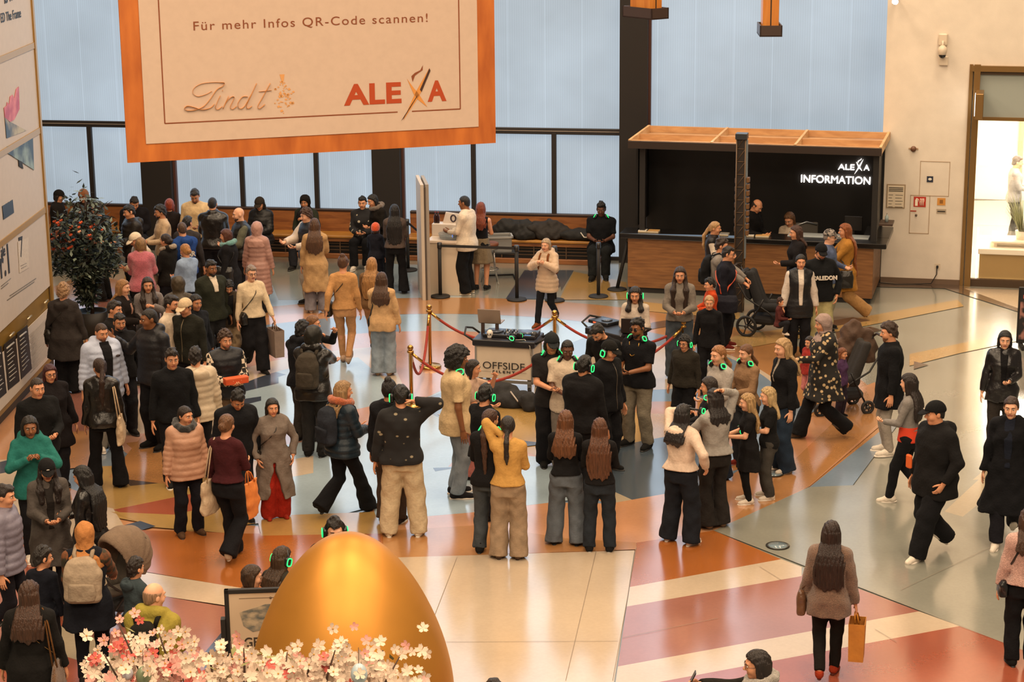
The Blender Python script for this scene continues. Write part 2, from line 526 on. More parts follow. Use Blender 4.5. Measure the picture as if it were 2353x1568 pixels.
TOPS = {  # offset, sleeve radii, hem z, name, fabric kind, ribs, fold amplitude
    'tee': (.020, (.068, .066, .06), .85, 't_shirt', 'cloth', 0, .005), 'shirt': (.026, (.062, .056, .046), .84, 'shirt', 'cloth', 0, .006),
    'sweater': (.028, (.066, .060, .046), .88, 'sweater', 'cloth', 0, .006), 'crop': (.022, (.060, .054, .044), 1.02, 'cardigan', 'cloth', 0, .004),
    'hoodie': (.040, (.076, .070, .052), .86, 'hoodie', 'cloth', 0, .008), 'jacket': (.040, (.072, .064, .054), .84, 'jacket', 'cloth', 0, .008),
    'leather': (.038, (.072, .066, .054), .86, 'leather_jacket', 'leather', 0, .008), 'puffer': (.060, (.092, .084, .062), .82, 'puffer_jacket', 'puffer', .013, .004),
    'lightpuffer': (.042, (.074, .068, .054), .84, 'quilted_jacket', 'puffer', .007, .004),
    'coat': (.046, (.078, .068, .056), .60, 'coat', 'cloth', 0, .008), 'longcoat': (.046, (.078, .068, .056), .36, 'long_coat', 'cloth', 0, .010),
    'longpuffer': (.055, (.088, .08, .06), .38, 'long_puffer_coat', 'puffer', .012, .004), 'fuzzy': (.046, (.080, .072, .058), .82, 'fleece_jacket', 'fuzzy', 0, .008),
    'fuzzycoat': (.052, (.084, .074, .06), .64, 'teddy_coat', 'fuzzy', 0, .010), 'vest': (.046, None, .84, 'vest', 'puffer', .006, .004),
    'dress': (.024, (.066, .06, .048), .48, 'dress', 'cloth', 0, .008), 'tank': (.014, None, .9, 'top', 'cloth', 0, .003)}
LEGS = {'slim': (.098, .070, .056), 'straight': (.104, .084, .080), 'wide': (.112, .104, .112), 'flare': (.102, .076, .112), 'baggy': (.118, .108, .098), 'legging': (.092, .063, .048)}
P_R = {'near': (.0145, .0078), 'mid': (.0165, .009), 'far': (.019, .0105)}
SHOES = {}


def shoe_meshes(kind):
    if kind in SHOES: return SHOES[kind]
    g = SDF((-.07, -.24, -.01), (.07, .12, .22), .0125)
    if kind == 'boot':
        g.cap((0, .02, .16), (0, .015, .07), .055, .05, .02, cut0=True); g.cap((0, .03, .055), (0, -.06, .05), .05, .045, .03); g.cap((0, -.06, .048), (0, -.15, .042), .048, .038, .03)
    else:
        g.cap((0, .02, .105), (0, .03, .07), .042, .045, .02, cut0=True); g.cap((0, .045, .05), (0, -.04, .062), .042, .042, .03); g.cap((0, -.05, .05), (0, -.155, .038), .044, .034, .03)
    g.clip(lambda X, Y, Z: .018 - Z + 0 * X)
    up = mesh_np('shoe', *g.nets(), [None])
    g = SDF((-.07, -.25, -.02), (.07, .13, .06), .0125)
    g.loft([(0, .047, .145, 0, -.055), (.03 if kind != 'flat' else .022, .05, .15, 0, -.055)], pw=2.2)
    g.clip(lambda X, Y, Z: np.abs(X) - (.036 + .012 * np.sin(np.clip((-Y - .0) / .18, -.3, 1) * 2.6)))
    so = mesh_np('sole', *g.nets(), [None])
    SHOES[kind] = (up, so); return SHOES[kind]


HEADS = []


def person(hx, hy, h, yaw, label, sk=1, hair='short', hc='1d1613', top=('jacket', '17161a'), bot=('straight', '1b1b20'), shoe=('sneaker', '1c1a19', '2a2725'),
           f=False, b=1.0, legs='stand', st=.55, lead=1, ws=.10, L='d', R='d', ln=0.0, ht=0.0, hp=8.0, hs=1.0, kid=False, hl=1.15, beard=None, glasses=None,
           hat=None, fx=None, detail=None, inner=None, scarf=None, front=False, z0=0.0, bare=None, cat='person', z_sit=.50, name='person', twin=None):
    rg = random.Random(int(hx * 7 + hy * 13))
    if kid and hs == 1.0: hs = 1.16
    if kid: f = True
    sitting = legs == 'sit'
    tall = 1.755 + (hs - 1) * .10 + (.02 if hair in ('afro', 'curly') else 0)
    if sitting: tall += z_sit - .93
    if h > 4:
        g = G(fx or hx, h); n = vec(g[0], g[1], 0); p = onpl(hx, hy, g, n); base = vec(p[0], p[1], 0); h = p[2]
    else:
        p = G(hx, hy, h); base = vec(p[0], p[1], 0)
        if sitting: pass
    s = (h - z0) / tall
    if ln or hp > 25: pass
    rz = math.radians(yaw) - math.atan2(base[0], base[1])
    d = math.hypot(base[0], base[1]); det = detail or ('near' if d < 24 else 'mid' if d < 29 else 'far'); r, rf = P_R[det]
    T = empty(name, (base[0], base[1], z0), rz, label, cat, 'people in the hall')
    sw = (.156 if f else .180) * (.5 + .5 * b); wst = 1.0
    ph = z_sit if sitting else .93 - (.10 * st * st if legs == 'walk' else 0)
    o = ph - .93
    lean = lambda z: -ln * max(0.0, (z - .93) / .55) ** 1.15
    # ---- torso profile
    if f: TP = [(.80, .148, .112, .012), (.93, .160, .12, .014), (1.06, .122, .092, 0), (1.16, .120, .094, 0), (1.28, .134, .114, -.012), (1.37, .134, .096, .004), (1.43, .095, .066, .012), (1.485, .055, .054, .014)]
    else: TP = [(.80, .152, .108, .01), (.93, .163, .116, .012), (1.05, .142, .104, 0), (1.16, .146, .107, 0), (1.30, .160, .118, 0), (1.39, .156, .10, .008), (1.445, .105, .07, .012), (1.49, .062, .06, .014)]
    bb = [1, 1, 1] if b == 1 else [b, b, b]
    tp = [(z, rx * b, ry * b, cy) for z, rx, ry, cy in TP]
    tr = lambda rows, off, lim=9: [(z + o, rx + off, ry + off, 0, cy + lean(z)) for z, rx, ry, cy in rows]
    # ---- legs
    hip = {q: vec(q * .085, .01, .92 + o) for q in (1, -1)}; knee, ank, fpitch = {}, {}, {}
    for q in (1, -1):
        if sitting:
            a = vec(q * .11, -.44 + (.05 * q), .09); k = vec(q * .12, -.44, .52)
            if z_sit < .35: k = vec(q * .16, -.33, .42); a = vec(q * .13, -.22, .09)
            knee[q], ank[q] = k, a; fpitch[q] = 0
            if legs == 'sit' and z_sit > .7: knee[q] = vec(q * .13, -.4, .72); ank[q] = vec(q * .12, -.30, .33)
            continue
        if legs == 'walk':
            fr = q * lead > 0
            a = vec(q * .065, -st * .5 if fr else st * .5, .09 if fr else .17); fpitch[q] = -8 if fr else 38
        else: a = vec(q * ws, .015 + (.05 * lead * q if legs == 'shift' else 0), .088); fpitch[q] = 0
        knee[q], ank[q] = ik(hip[q], a, .43, .415, (q * .12, -1, 0))
    # ---- arms
    sh = {q: vec(q * sw, .012 + lean(1.42), 1.40 + o) for q in (1, -1)}; elb, wri, curl = {}, {}, {}
    for q, c in ((1, L), (-1, R)):
        if isinstance(c, str): (tx, ty, tz), pl, cu = ARMS[c]
        else: (tx, ty, tz), pl, cu = c[0], c[1], (c[2] if len(c) > 2 else .5)
        if tz > 1.0 or sitting: ty += lean(min(tz, 1.45))
        if c == 'd' and f: tx -= .02
        if c in ('d', 'w', 'v') and top and TOPS[top[0]][0] > .045: tx += (TOPS[top[0]][0] - .03) * 1.1
        if b > 1: tx *= 1 + (b - 1) * .8
        e, w = ik(sh[q], (q * tx, ty, tz + o), .285, .255, (q * pl[0], pl[1], pl[2])); elb[q], wri[q], curl[q] = e, w, cu
    # ---- head frame
    hcn = vec(0, -.018 + lean(1.60), 1.625 + o + (hs - 1) * .03); Rh = (Matrix.Rotation(math.radians(ht), 3, 'Z') @ Matrix.Rotation(math.radians(hp), 3, 'X'))
    piv = vec(0, .02, -.09); hcn = hcn + piv - np.array(Rh @ Vector(piv)); Rn = [list(x) for x in Rh]
    H = lambda x, y, z: hcn + hs * np.array(Rh @ Vector((x, y, z)))
    ymin = min(wri[1][1], wri[-1][1], hcn[1] - .13, -.2) - .1
    # ---- body surface
    hxr = .115 * hs
    g = SDF((-.62, min(ymin, ank[1][1] - .1, ank[-1][1] - .1), .0), (.62, max(.22, ank[1][1] + .1, ank[-1][1] + .1), max(1.80, hcn[2] + .2 * hs)), r,
            [(hcn[0] - hxr, hcn[0] + hxr, rf)], [(hcn[1] - .14 * hs, hcn[1] + .13 * hs, rf)], [(hcn[2] - .135 * hs, hcn[2] + .14 * hs, rf)])
    g.loft([(z - .0, a, c, x, y) for z, a, c, x, y in tr(tp, -.006)], .02)
    for q in (1, -1):
        g.cap((q * .05, lean(1.42) + .01, 1.43 + o), sh[q], .05 * b, .052, .03); g.cap(sh[q], elb[q], .05, .039, .02); g.cap(elb[q], wri[q], .040, .028, .02)
        tg = .088 * b if bare or not f else .084 * b
        lf_ = .84 if bot and bot[0] not in ('none', 'shorts') else 1.0
        g.cap(hip[q], knee[q], tg * lf_, .058 * lf_, .03); g.cap(knee[q], ank[q], .056 * lf_, .037, .02)
        g.cap(knee[q] + (ank[q] - knee[q]) * .12 + vec(0, .018, 0), knee[q] + (ank[q] - knee[q]) * .55 + vec(0, .012, 0), .048 * lf_, .036 * lf_, .03)
    nb = vec(0, .012 + lean(1.47), 1.46 + o)
    g.cap(nb, H(0, .02, -.05), .055 if f else .062, .050 if f else .056, .03)
    E = lambda c, rr, k=.02, op='u': g.ell(H(*c), [x * hs for x in rr], k, op, Rn)
    E((0, .012, .028), (.074, .094, .092)); E((0, -.022, -.035), (.056, .066, .080), .035); E((0, -.060, -.094), (.024, .022, .02), .03)
    E((.036, -.055, -.028), (.026, .026, .026), .025); E((-.036, -.055, -.028), (.026, .026, .026), .025)
    g.cap(H(-.036, -.074, .032), H(.036, -.074, .032), .013 * hs, .013 * hs, .02)
    for q in (1, -1): E((q * .032, -.098, .010), (.018, .02, .013), .012, 's')
    g.cap(H(0, -.086, .016), H(0, -.109, -.020), .008 * hs, .0125 * hs, .012)
    E((.011, -.097, -.026), (.008, .009, .007), .008); E((-.011, -.097, -.026), (.008, .009, .007), .008)
    g.cap(H(-.017, -.082, -.050), H(.017, -.082, -.050), .0075 * hs, .0075 * hs, .008); g.cap(H(-.015, -.081, -.062), H(.015, -.081, -.062), .008 * hs, .008 * hs, .008)
    for q in (1, -1): E((q * .076, .012, -.004), (.011, .022, .032), .01)
    V, Q = g.nets(); C = V[Q].mean(1); Cl = (C - hcn) @ np.array(Rn) / hs
    mi = np.where((np.abs(Cl[:, 0]) < .025) & (Cl[:, 2] > -.069) & (Cl[:, 2] < -.045) & (Cl[:, 1] < -.080) & (Cl[:, 1] > -.12), 1, 0)
    mb = MB()
    for q in (1, -1):
        mb.ball(H(q * .032, -.0790, .010), (.0125 * hs, .009 * hs, .0075 * hs), 8, 6, 2, Rh); mb.ball(H(q * .032, -.0855, .010), (.0055 * hs, .004 * hs, .0062 * hs), 8, 6, 3, Rh)
        mb.tube([H(q * .014, -.093, .030), H(q * .032, -.092, .036), H(q * .052, -.077, .031)], [.004 * hs, .0045 * hs, .002], 5, 4)
        e, w = elb[q], wri[q]; D = (w - e) / np.linalg.norm(w - e); cc = L if q == 1 else R
        N = (-q, 0, 0) if abs(D[0]) < .8 else (0, .4, -1)
        if cc in ('f', 'g', 'q'): N = (-q * .5, .1, .9)
        if cc in ('m', 'c', 's'): N = (-q * .3, .2, -1)
        if cc == 'x': N = (0, 1, 0)
        hand_geo(mb, w + D * .012, D, N, q, curl[q], 0, 1.0 if not f else .93)
    nv = len(V); AV = np.concatenate([V, np.array(mb.v)]) * s
    polys = [tuple(x) for x in Q.tolist()] + [tuple(i + nv for i in fc) for fc in mb.f]
    brow = mat(hc if hc not in ('c9a56a', 'd0b080') else '8a6a40', .7, name='eyebrow')
    me = mesh_np('body', AV, polys, [skin(sk), mat('9c5648' if sk < 3 else '5c2f28', .45, name='lips'), mat('d8d0c4', .3, name='eye_white'), mat('1a0f0a', .2, name='iris'), brow], list(mi) + mb.mi)
    link('body', me, T)

    def part(nm, gr, m, sub=None):
        V, Q = gr.nets()
        if len(Q) == 0: return None
        return link(nm, mesh_np(nm, V * s, Q, [m]), sub or T)
    # ---- trousers
    if bot:
        lk, lc = bot[0], bot[1]; bk = bot[2] if len(bot) > 2 else 'cloth'
        if lk != 'none':
            ra, rk, rb = LEGS[lk]; tb = (.5 + .5 * b)
            g = SDF((-.42, min(-.3, ank[1][1] - .25, ank[-1][1] - .25, knee[1][1] - .2), 0.01), (.42, max(.3, ank[1][1] + .2, ank[-1][1] + .2), 1.10 + o), r)
            g.loft(tr([x for x in tp if x[0] < 1.0] + [(1.03, tp[2][1] + .008, tp[2][2] + .006, 0)], .012), .02)
            for q in (1, -1):
                end = ank[q] + (ank[q] - knee[q]) / np.linalg.norm(ank[q] - knee[q]) * (.045 if lk in ('wide', 'flare', 'baggy') else .015)
                if lk == 'shorts': end = knee[q]
                hx_ = hip[q] + vec(q * .01, 0, -.02)
                g.cap(hx_, knee[q], ra * tb, rk * tb, .035); g.cap(knee[q], end, rk * tb, rb, .02, cut=True)
            g.fold(.006 if lk not in ('legging', 'slim') else .004, 22, hx + hy)
            part('trousers' if lk != 'legging' else 'leggings', g, fab(lc, bk))
        elif bk == 'skirt':
            g = SDF((-.42, -.42, .3), (.42, .42, 1.1), r); g.loft(tr([(.55, .24, .2, .01), (.8, .19, .15, .01), (1.05, .14, .105, 0)], .012), wav=.05); part('skirt', g, fab(lc))
    # ---- shoes
    if shoe:
        up, so = shoe_meshes(shoe[0] if shoe[0] != 'none' else 'flat')
        for q in (1, -1):
            a = ank[q] * s; M = Matrix.Translation(Vector(a)) @ Matrix.Rotation(q * .16, 4, 'Z') @ Matrix.Rotation(math.radians(-fpitch[q]), 4, 'X') @ Matrix.Translation((0, 0, -.088 * s)) @ Matrix.Scale(s * (.95 if f else 1.03), 4)
            u = link('shoe', up, T, [fab(shoe[1])]); u.matrix_local = M
            w_ = link('sole', so, u, [mat(shoe[2], .6, name='rubber')])
    # ---- top
    if top:
        tk, tcol = top[0], top[1]; op = top[2] if len(top) > 2 else {}
        off, sl, hem, nm, kind, ribs, fa = TOPS[tk]; hem = op.get('hem', hem); kind = op.get('kind', kind); nm = op.get('name', nm); off += op.get('off', 0)
        if sitting and hem < .84: hem = .84
        m = fab(tcol, kind)
        lo_z = hem + o
        g = SDF((-.64, min(ymin, -.32), max(lo_z - .05, .02)), (.64, .40, 1.62 + o + (.3 if tk else 0)), r)
        rows = [x for x in tp if x[0] > hem + .03]; fl = op.get('flare', .035 if hem < .7 else 0.0)
        base_rx = np.interp(hem, [x[0] for x in tp], [x[1] for x in tp]); base_ry = np.interp(hem, [x[0] for x in tp], [x[2] for x in tp])
        if hem < .8: base_rx, base_ry = tp[1][1] + .01 + fl, tp[1][2] + .01 + fl
        rows = [(hem, base_rx, base_ry, .012)] + rows
        if tk != 'crop': rows = [(z, max(rx, (.174 if f else .184) * b) if z < .99 else rx, max(ry, .130 * b) if z < .99 else ry, cy) for z, rx, ry, cy in rows]
        rows = [(z, rx, ry, cy) for z, rx, ry, cy in rows if z < 1.47]
        rt = tr(rows, off)
        if op.get('boxy', tk in ('hoodie', 'puffer', 'fuzzy', 'jacket', 'coat', 'longcoat', 'fuzzycoat', 'longpuffer', 'shirt')):
            rt = [(z, max(rx, tp[4][1] + off - (.028 if f else .022)) if hem + o + .0 <= z < 1.3 + o else rx, max(ry, tp[4][2] + off - .02) if z < 1.3 + o else ry, x, y) for z, rx, ry, x, y in rt]
        ctop = op.get('collar', 1.475 if tk in ('tee', 'tank', 'sweater', 'dress', 'crop') else 1.505) + o
        nl = lean(1.48)
        if tk != 'tank': rt += [(1.462 + o, .085 + off * .45, .082 + off * .4, 0, .012 + nl), (ctop, .074 + off * .3, .074 + off * .3, 0, .012 + nl)]
        g.loft(rt, .025, ribs, .085, wav=op.get('wav', .03 if hem < .7 else 0))
        if op.get('slit'):
            z1 = op['slit'] + o; g.loft([(hem + o - .05, .12, .3, -.03, -.25), (z1, .012, .3, -.03, -.25)], .01, op='s')
        sl = tuple(x * (.90 if f else .94) for x in sl) if sl else None
        sleeves = sl
        for q in (1, -1):
            g.cap((q * .06, lean(1.42) + .012, 1.428 + o), sh[q] - vec(q * .02, 0, 0), .05 * b + off * .8, .052 + off * .75, .03)
            if sleeves and 'sleeve' not in op:
                if tk == 'tee' or op.get('short'):
                    g.cap(sh[q], sh[q] + (elb[q] - sh[q]) * .78, sl[0], sl[1], .03, cut=True)
                else:
                    g.cap(sh[q], sh[q] + (elb[q] - sh[q]) * .4, sl[0], sl[0] * .97, .03); g.cap(sh[q], elb[q], sl[0] * .98, sl[1], .008, ribs=ribs * .8); g.cap(elb[q], wri[q], sl[1], sl[2], .008, cut=True, ribs=ribs * .8)
        if op.get('hood') == 'down': g.ell((0, .115 + off * .6 + lean(1.46), 1.44 + o), (.12, .055, .08), .03); g.ell((0, .14 + off * .6 + lean(1.46), 1.53 + o), (.07, .035, .05), .02, 's')
        if op.get('bighood'): g.cap((-.085, .05 + nl, 1.50 + o), (.085, .05 + nl, 1.50 + o), .06, .06, .03); g.cap((-.095, -.03 + nl, 1.475 + o), (-.07, .07 + nl, 1.50 + o), .045, .06, .03); g.cap((.095, -.03 + nl, 1.475 + o), (.07, .07 + nl, 1.50 + o), .045, .06, .03)
        if fa: g.fold(fa * op.get('folds', 1), 17, hx * 3 + hy)
        gD = g
        tob = part(nm, g, m)
        if 'sleeve' in op or (not sleeves and 'arms' in op):
            ac, akind = op.get('sleeve', op.get('arms')), op.get('skind', 'cloth')
            g = SDF((-.64, ymin, .7 + o), (.64, .35, 1.9 + o), r)
            sr = op.get('sr', (.066, .060, .046))
            for q in (1, -1):
                g.cap(sh[q], elb[q], sr[0], sr[1], .03); g.cap(elb[q], wri[q], sr[1], sr[2], .02, cut=True)
            g.fold(.005, 20, hx); part('sleeves', g, fab(ac, akind))
        if inner:   # shirt that shows in the opening of the jacket: (colour, half width, lowest z)
            ic, iw, iz = inner
            sub = SDF((-.16, -.36, max(iz - .04, hem + .005) + o), (.16, .05, 1.56 + o), .012)
            sub.loft([(z, rx + .004, ry + .006 + (.016 if ribs else 0), x, y) for z, rx, ry, x, y in rt], .02)
            zt = 1.50 + o; zb = iz + o
            sub.clip(lambda X, Y, Z: np.maximum(np.abs(X) - (iw * .55 + .45 * iw * np.clip((Z - zb) / (zt - zb), 0, 1)), Y - .0 - lean(1.2)) + 0 * Z)
            sub.clip(lambda X, Y, Z: zb - Z + 0 * X)
            part('shirt', sub, fab(ic))
        if op.get('zip'):
            mbz = MB(); zs = np.linspace(hem + .03, 1.46, 9); pts = []
            for z in zs:
                ry = np.interp(z + o, [x[0] for x in rt], [x[2] for x in rt]); cy = np.interp(z + o, [x[0] for x in rt], [x[4] for x in rt]); pts.append((0, (cy - ry - .004), z + o))
            mbz.tube([Vector(p) * s for p in pts], .006 * s, 5); mbz.build('zip', mat(op['zip'], .35, .6, name='metal'), tob)
    # ---- scarf, hood, headscarf
    if scarf:
        g = SDF((-.3, -.35, 1.2 + o), (.3, .3, 1.62 + o), .014)
        of = TOPS[top[0]][0] if top else .02; rs_ = .080 + of * .55; zs_ = 1.475 + o + of * .5
        for k in range(10):
            a0, a1 = k * .628, (k + 1) * .628
            q0, q1 = [(rs_ * math.sin(t), .008 + nl - (rs_ + .012) * math.cos(t), zs_ - .035 * math.cos(t)) for t in (a0, a1)]
            g.cap(q0, q1, .043, .043, .02)
        g.fold(.006, 34, hx); part('scarf', g, fab(scarf, 'fuzzy'))
    HS = lambda X, Y, Z: tuple(((X - hcn[0]) * Rn[0][k] + (Y - hcn[1]) * Rn[1][k] + (Z - hcn[2]) * Rn[2][k]) / hs for k in range(3))
    yl = np.array([-.14, -.10, -.075, -.05, -.025, -.012, .03, .06, .11, .14])

    def shell(gr, th, line, face=True, squash=1.0, fade=False):
        X, Y, Z = gr.ax[0][:, None, None], gr.ax[1][None, :, None], gr.ax[2][None, None, :]; x, y, z = HS(X, Y, Z)
        rx, ry, rz_ = .076 + th * (.55 if fade else 1), .096 + th, .092 + th * squash
        zz = z - .028; yy = y - .012
        k0 = np.sqrt((x / rx) ** 2 + (yy / ry) ** 2 + (np.where(zz > 0, zz, zz * .62) / rz_) ** 2); d = (k0 - 1) * rx
        if line is not None:
            ln0 = np.interp(y, yl, line)
            if fade: ln0 = ln0 + .022 * np.clip((np.abs(x) - .034) / .022, 0, 1) * np.clip((-y - .03) / .02, 0, 1) + .006 * np.sin(x * 210 + hx)
            d = np.maximum(d, ln0 - z)
        return np.minimum(gr.D, (d * hs)).astype(np.float32)
    hg = lambda e=.05, dn=0.0, rr=None: SDF((-.13 * hs - e, hcn[1] - .16 * hs - e, hcn[2] - .16 * hs - dn), (.13 * hs + e, hcn[1] + .17 * hs + e, hcn[2] + .17 * hs + e), rr or max(rf, .0095))
    LN = {'short': [.10, .086, .074, .064, .026, -.005, -.030, -.055, -.085, -.1], 'long': [.11, .096, .082, .066, .040, .005, -.12, -.14, -.14, -.14],
          'bob': [.12, .098, .082, .062, .036, .0, -.10, -.11, -.11, -.11], 'cover': [.07, .056, .045, .02, -.07, -.115, -.135, -.14, -.14, -.14]}
    hk = 'hair' if hair not in ('afro', 'curly') else 'curls'; hm = fab(hc, hk); hob = None
    if hair in ('short', 'buzz', 'crop', 'fringe', 'curly', 'afro') and hair:
        th = {'short': .0095, 'buzz': .005, 'crop': .012, 'fringe': .006, 'curly': .024, 'afro': .050}[hair]
        g = hg(.04)
        if hair == 'afro':
            g.D = shell(g, th, [.10, .07, .055, .035, -.04, -.07, -.09, -.10, -.11, -.11]); g.fold(.010, 75, hx)
        elif hair == 'fringe':
            g.D = shell(g, th, LN['short']); g.clip(lambda X, Y, Z: HS(X, Y, Z)[2] - .045)
        else:
            g.D = shell(g, th, LN['short'], squash=1 if hat else {'short': 2.0, 'crop': 2.9, 'curly': 1.7, 'buzz': 1}[hair], fade=hair != 'curly' and not hat)
            if hair in ('crop', 'short') and not hat: g.ell(H(.012 * rg.choice((-1, 1)), -.040, .098), (.056, .046, .028 if hair == 'crop' else .019), .025, 'u', Rn)
            g.fold(.009 if hair == 'curly' else .0075 if hair == 'crop' else .0055 if hair != 'buzz' else .001, 85 if hair == 'curly' else 58, hx)
        hob = part('hair', g, hm)
    elif hair in ('long', 'bob', 'pony', 'bun', 'bunlow', 'braid', 'halfbun'):
        dn = 0.04
        if hair in ('long', 'pony', 'braid', 'halfbun'): dn = hcn[2] - (hl + o) + .05
        g = hg(.09 if hair != 'bob' else .04, dn, None if det != 'far' else .0125)
        ln_ = LN['long'] if hair in ('long', 'halfbun') else LN['bob'] if hair == 'bob' else LN['short']
        g.D = shell(g, .017 if hair in ('long', 'bob', 'halfbun') else .010, ln_)
        if hair in ('bob', 'long', 'halfbun'):
            for q in (1, -1): g.cap(H(q * .080, .012, .0), H(q * .082, .008, -.125 if hair == 'bob' else -.14), .024 * hs, .020 * hs, .02)
        if hair in ('long', 'halfbun'):
            off_ = TOPS[top[0]][0] if top else .02
            yb = lambda z: float(np.interp(z, [x[0] for x in tp], [x[3] + x[2] for x in tp])) + off_ + lean(z) + .004
            hd = hl; zc = hcn[2] - o
            hcx = hcn[0]
            rows = [(zc + .02 + o, .085 * hs, .07 * hs, hcx, hcn[1] + .045), (zc - .08 + o, .098 * hs, .068 * hs, hcx, hcn[1] + .055)]
            hw = rg.uniform(1.0, 1.16); hdn = .04 if top and len(top) > 2 and top[2].get('hood') == 'down' else 0
            for z, w in ((1.44, .122), (1.34, .142), (1.24, .146), (1.12, .138), (1.0, .124), (.9, .112)):
                if z > hd + .03 and z < zc - .12: rows.append((z + o, w * hw, .040, hcx * .3, max(yb(z) + (hdn if z > 1.3 else 0), hcn[1] + .06 if z > 1.42 else -9) - .004))
            rows.append((hd + o - .03, (.10 + rg.uniform(-.01, .02)) * hw, .018, hcx * .3, yb(hd)))
            g.loft(rows, .03, wav=.0, pw=2.2)
            if front or hair == 'long' and hair != 'back':
                for q in ((1, -1) if front else ()):
                    g.cap(H(q * .075, -.02, -.02), H(q * .085, -.02, -.11), .026, .03, .03); yf = lambda z: float(np.interp(z, [x[0] for x in tp], [x[3] - x[2] for x in tp])) - off_ + lean(z)
                    g.cap(H(q * .085, -.02, -.11), (q * .098, yf(1.38) - .0, 1.40 + o), .03, .042, .03); g.cap((q * .098, yf(1.38) + .006, 1.40 + o), (q * .092, yf(hd + .1) + .008, max(hd + .08, 1.12) + o), .046, .034, .03)
            X, Y, Z = g.ax[0][:, None, None], g.ax[1][None, :, None], g.ax[2][None, None, :]
            g.D = (g.D + .0035 * np.sin(X * 150 + 6 * np.sin(Z * 9) + 40 * Y) + .002 * np.sin(X * 290 + Z * 14 + 2)).astype(np.float32)
            zr_ = hd + o + .012 * np.sin(X * 95 + hx) + .016 * np.sin(X * 41 + hy) + .10 * (X - hcx * .3) ** 2 / .02 * .35; g.D = np.maximum(g.D, np.where((Z < hd + o + .2) & (Y > 0), zr_ - Z, -9)).astype(np.float32)
            if hair == 'halfbun': g.ell(H(0, .05, .13), (.035, .035, .032), .01)
        elif hair == 'pony' or hair == 'braid':
            zz = 1.50; off_ = TOPS[top[0]][0] if top else .02
            a = H(0, .10, .03) if hair == 'pony' else H(0, .095, -.06); b2 = vec(a[0] * .6, max(a[1] + .04, .13 + off_ + lean(1.45)), 1.47 + o); c2 = vec(a[0] * .3, .13 + off_ + lean(1.3), 1.30 + o)
            w0 = .03 if hair == 'pony' else .024
            g.cap(a, b2, .026, w0 + .006, .02); g.cap(b2, c2, w0 + .006, w0 + .004, .02, sy=1.2); g.cap(c2, (a[0] * .3, .11 + off_ + lean(hl), hl + o), w0 + .004, .014, .02, sy=1.2, ribs=.006 if hair == 'braid' else 0, pitch=.04)
        elif hair == 'bun': g.ell(H(0, .055, .125), (.042, .042, .038), .012)
        elif hair == 'bunlow': g.ell(H(0, .115, -.01), (.045, .036, .042), .012)
        if hair not in ('long', 'halfbun'): g.fold(.0025, 60, hx)
        hob = part('hair', g, hm)
    elif hair in ('hijab', 'hood'):
        g = SDF((-.3, hcn[1] - .25, 1.22 + o), (.3, hcn[1] + .32, hcn[2] + .2), .0125); th = .024 if hair == 'hijab' else .038
        g.D = shell(g, th, LN['cover'])
        zc = hcn[2]; g.loft([(1.30 + o, .20, .17, 0, .0 + lean(1.3)), (1.42 + o, .18, .15, 0, .012 + lean(1.4)), (1.485 + o, .10, .095, 0, .012 + nl * .9), (zc - .09, .088 * hs, .09 * hs, hcn[0], hcn[1] + .02)], .03, wav=.02)
        hyc = H(0, -.085, -.02); g.ell(H(0, -.10, -.012), (.058 * hs, .07 * hs, .082 * hs), .015, 's', Rn)
        g.fold(.004, 40, hx); part('headscarf' if hair == 'hijab' else 'hood', g, fab(hc, 'cloth' if hair == 'hijab' else 'puffer'))
    if hat:
        hk2, hcol = hat[0], hat[1]; g = hg(.06)
        if hk2 == 'beanie': g.D = shell(g, .026, [.05, .045, .04, .03, .01, -.01, -.03, -.04, -.05, -.05], squash=1.25); g.fold(.002, 90, hx); part('beanie', g, fab(hcol, 'fuzzy'))
        else:
            g.D = shell(g, .022, [.052, .05, .045, .04, .04, .038, .03, .022, .015, .015], squash=1.08); cp = part('cap', g, fab(hcol))
            g = hg(.09); sg = -1 if hk2 == 'cap' else 1
            g.ell(H(0, sg * .105 + (.01 if sg > 0 else 0), .040), (.074 * hs, .085 * hs, .011 * hs), .01, 'u', [list(x) for x in (Rh @ Matrix.Rotation(.2 * -sg, 3, 'X'))])
            pc = part('visor', g, fab(hat[2] if len(hat) > 2 else hcol), cp)
            if hk2 == 'cap' and len(hat) > 3:
                mbl = MB(); mbl.ball(Vector(H(0, -.113, .075)) * s, (.02 * s, .006 * s, .008 * s), 8, 5, 0, Rh); mbl.build('emblem', mat(hat[3], .6, name='stitching'), cp)
    if beard:
        g = SDF((hcn[0] - .12, hcn[1] - .15, hcn[2] - .15), (hcn[0] + .12, hcn[1] + .1, hcn[2] + .02), .0085); X, Y, Z = g.ax[0][:, None, None], g.ax[1][None, :, None], g.ax[2][None, None, :]
        g.ell(H(0, -.022, -.037), (.060 * hs, .070 * hs, .083 * hs), .02, 'u', Rn); g.ell(H(0, -.062, -.096), (.028, .026, .024), .02, 'u', Rn)
        x, y, z = HS(X, Y, Z); g.D = np.maximum(g.D, np.maximum(z + .030, y - .002)).astype(np.float32)
        mo = np.sqrt((x / .9) ** 2 + ((z + .056) * 1.7) ** 2) - .021; g.D = np.maximum(g.D, np.where(y < -.06, -mo, -9)).astype(np.float32)
        part('beard', g, fab(beard, 'curls'))
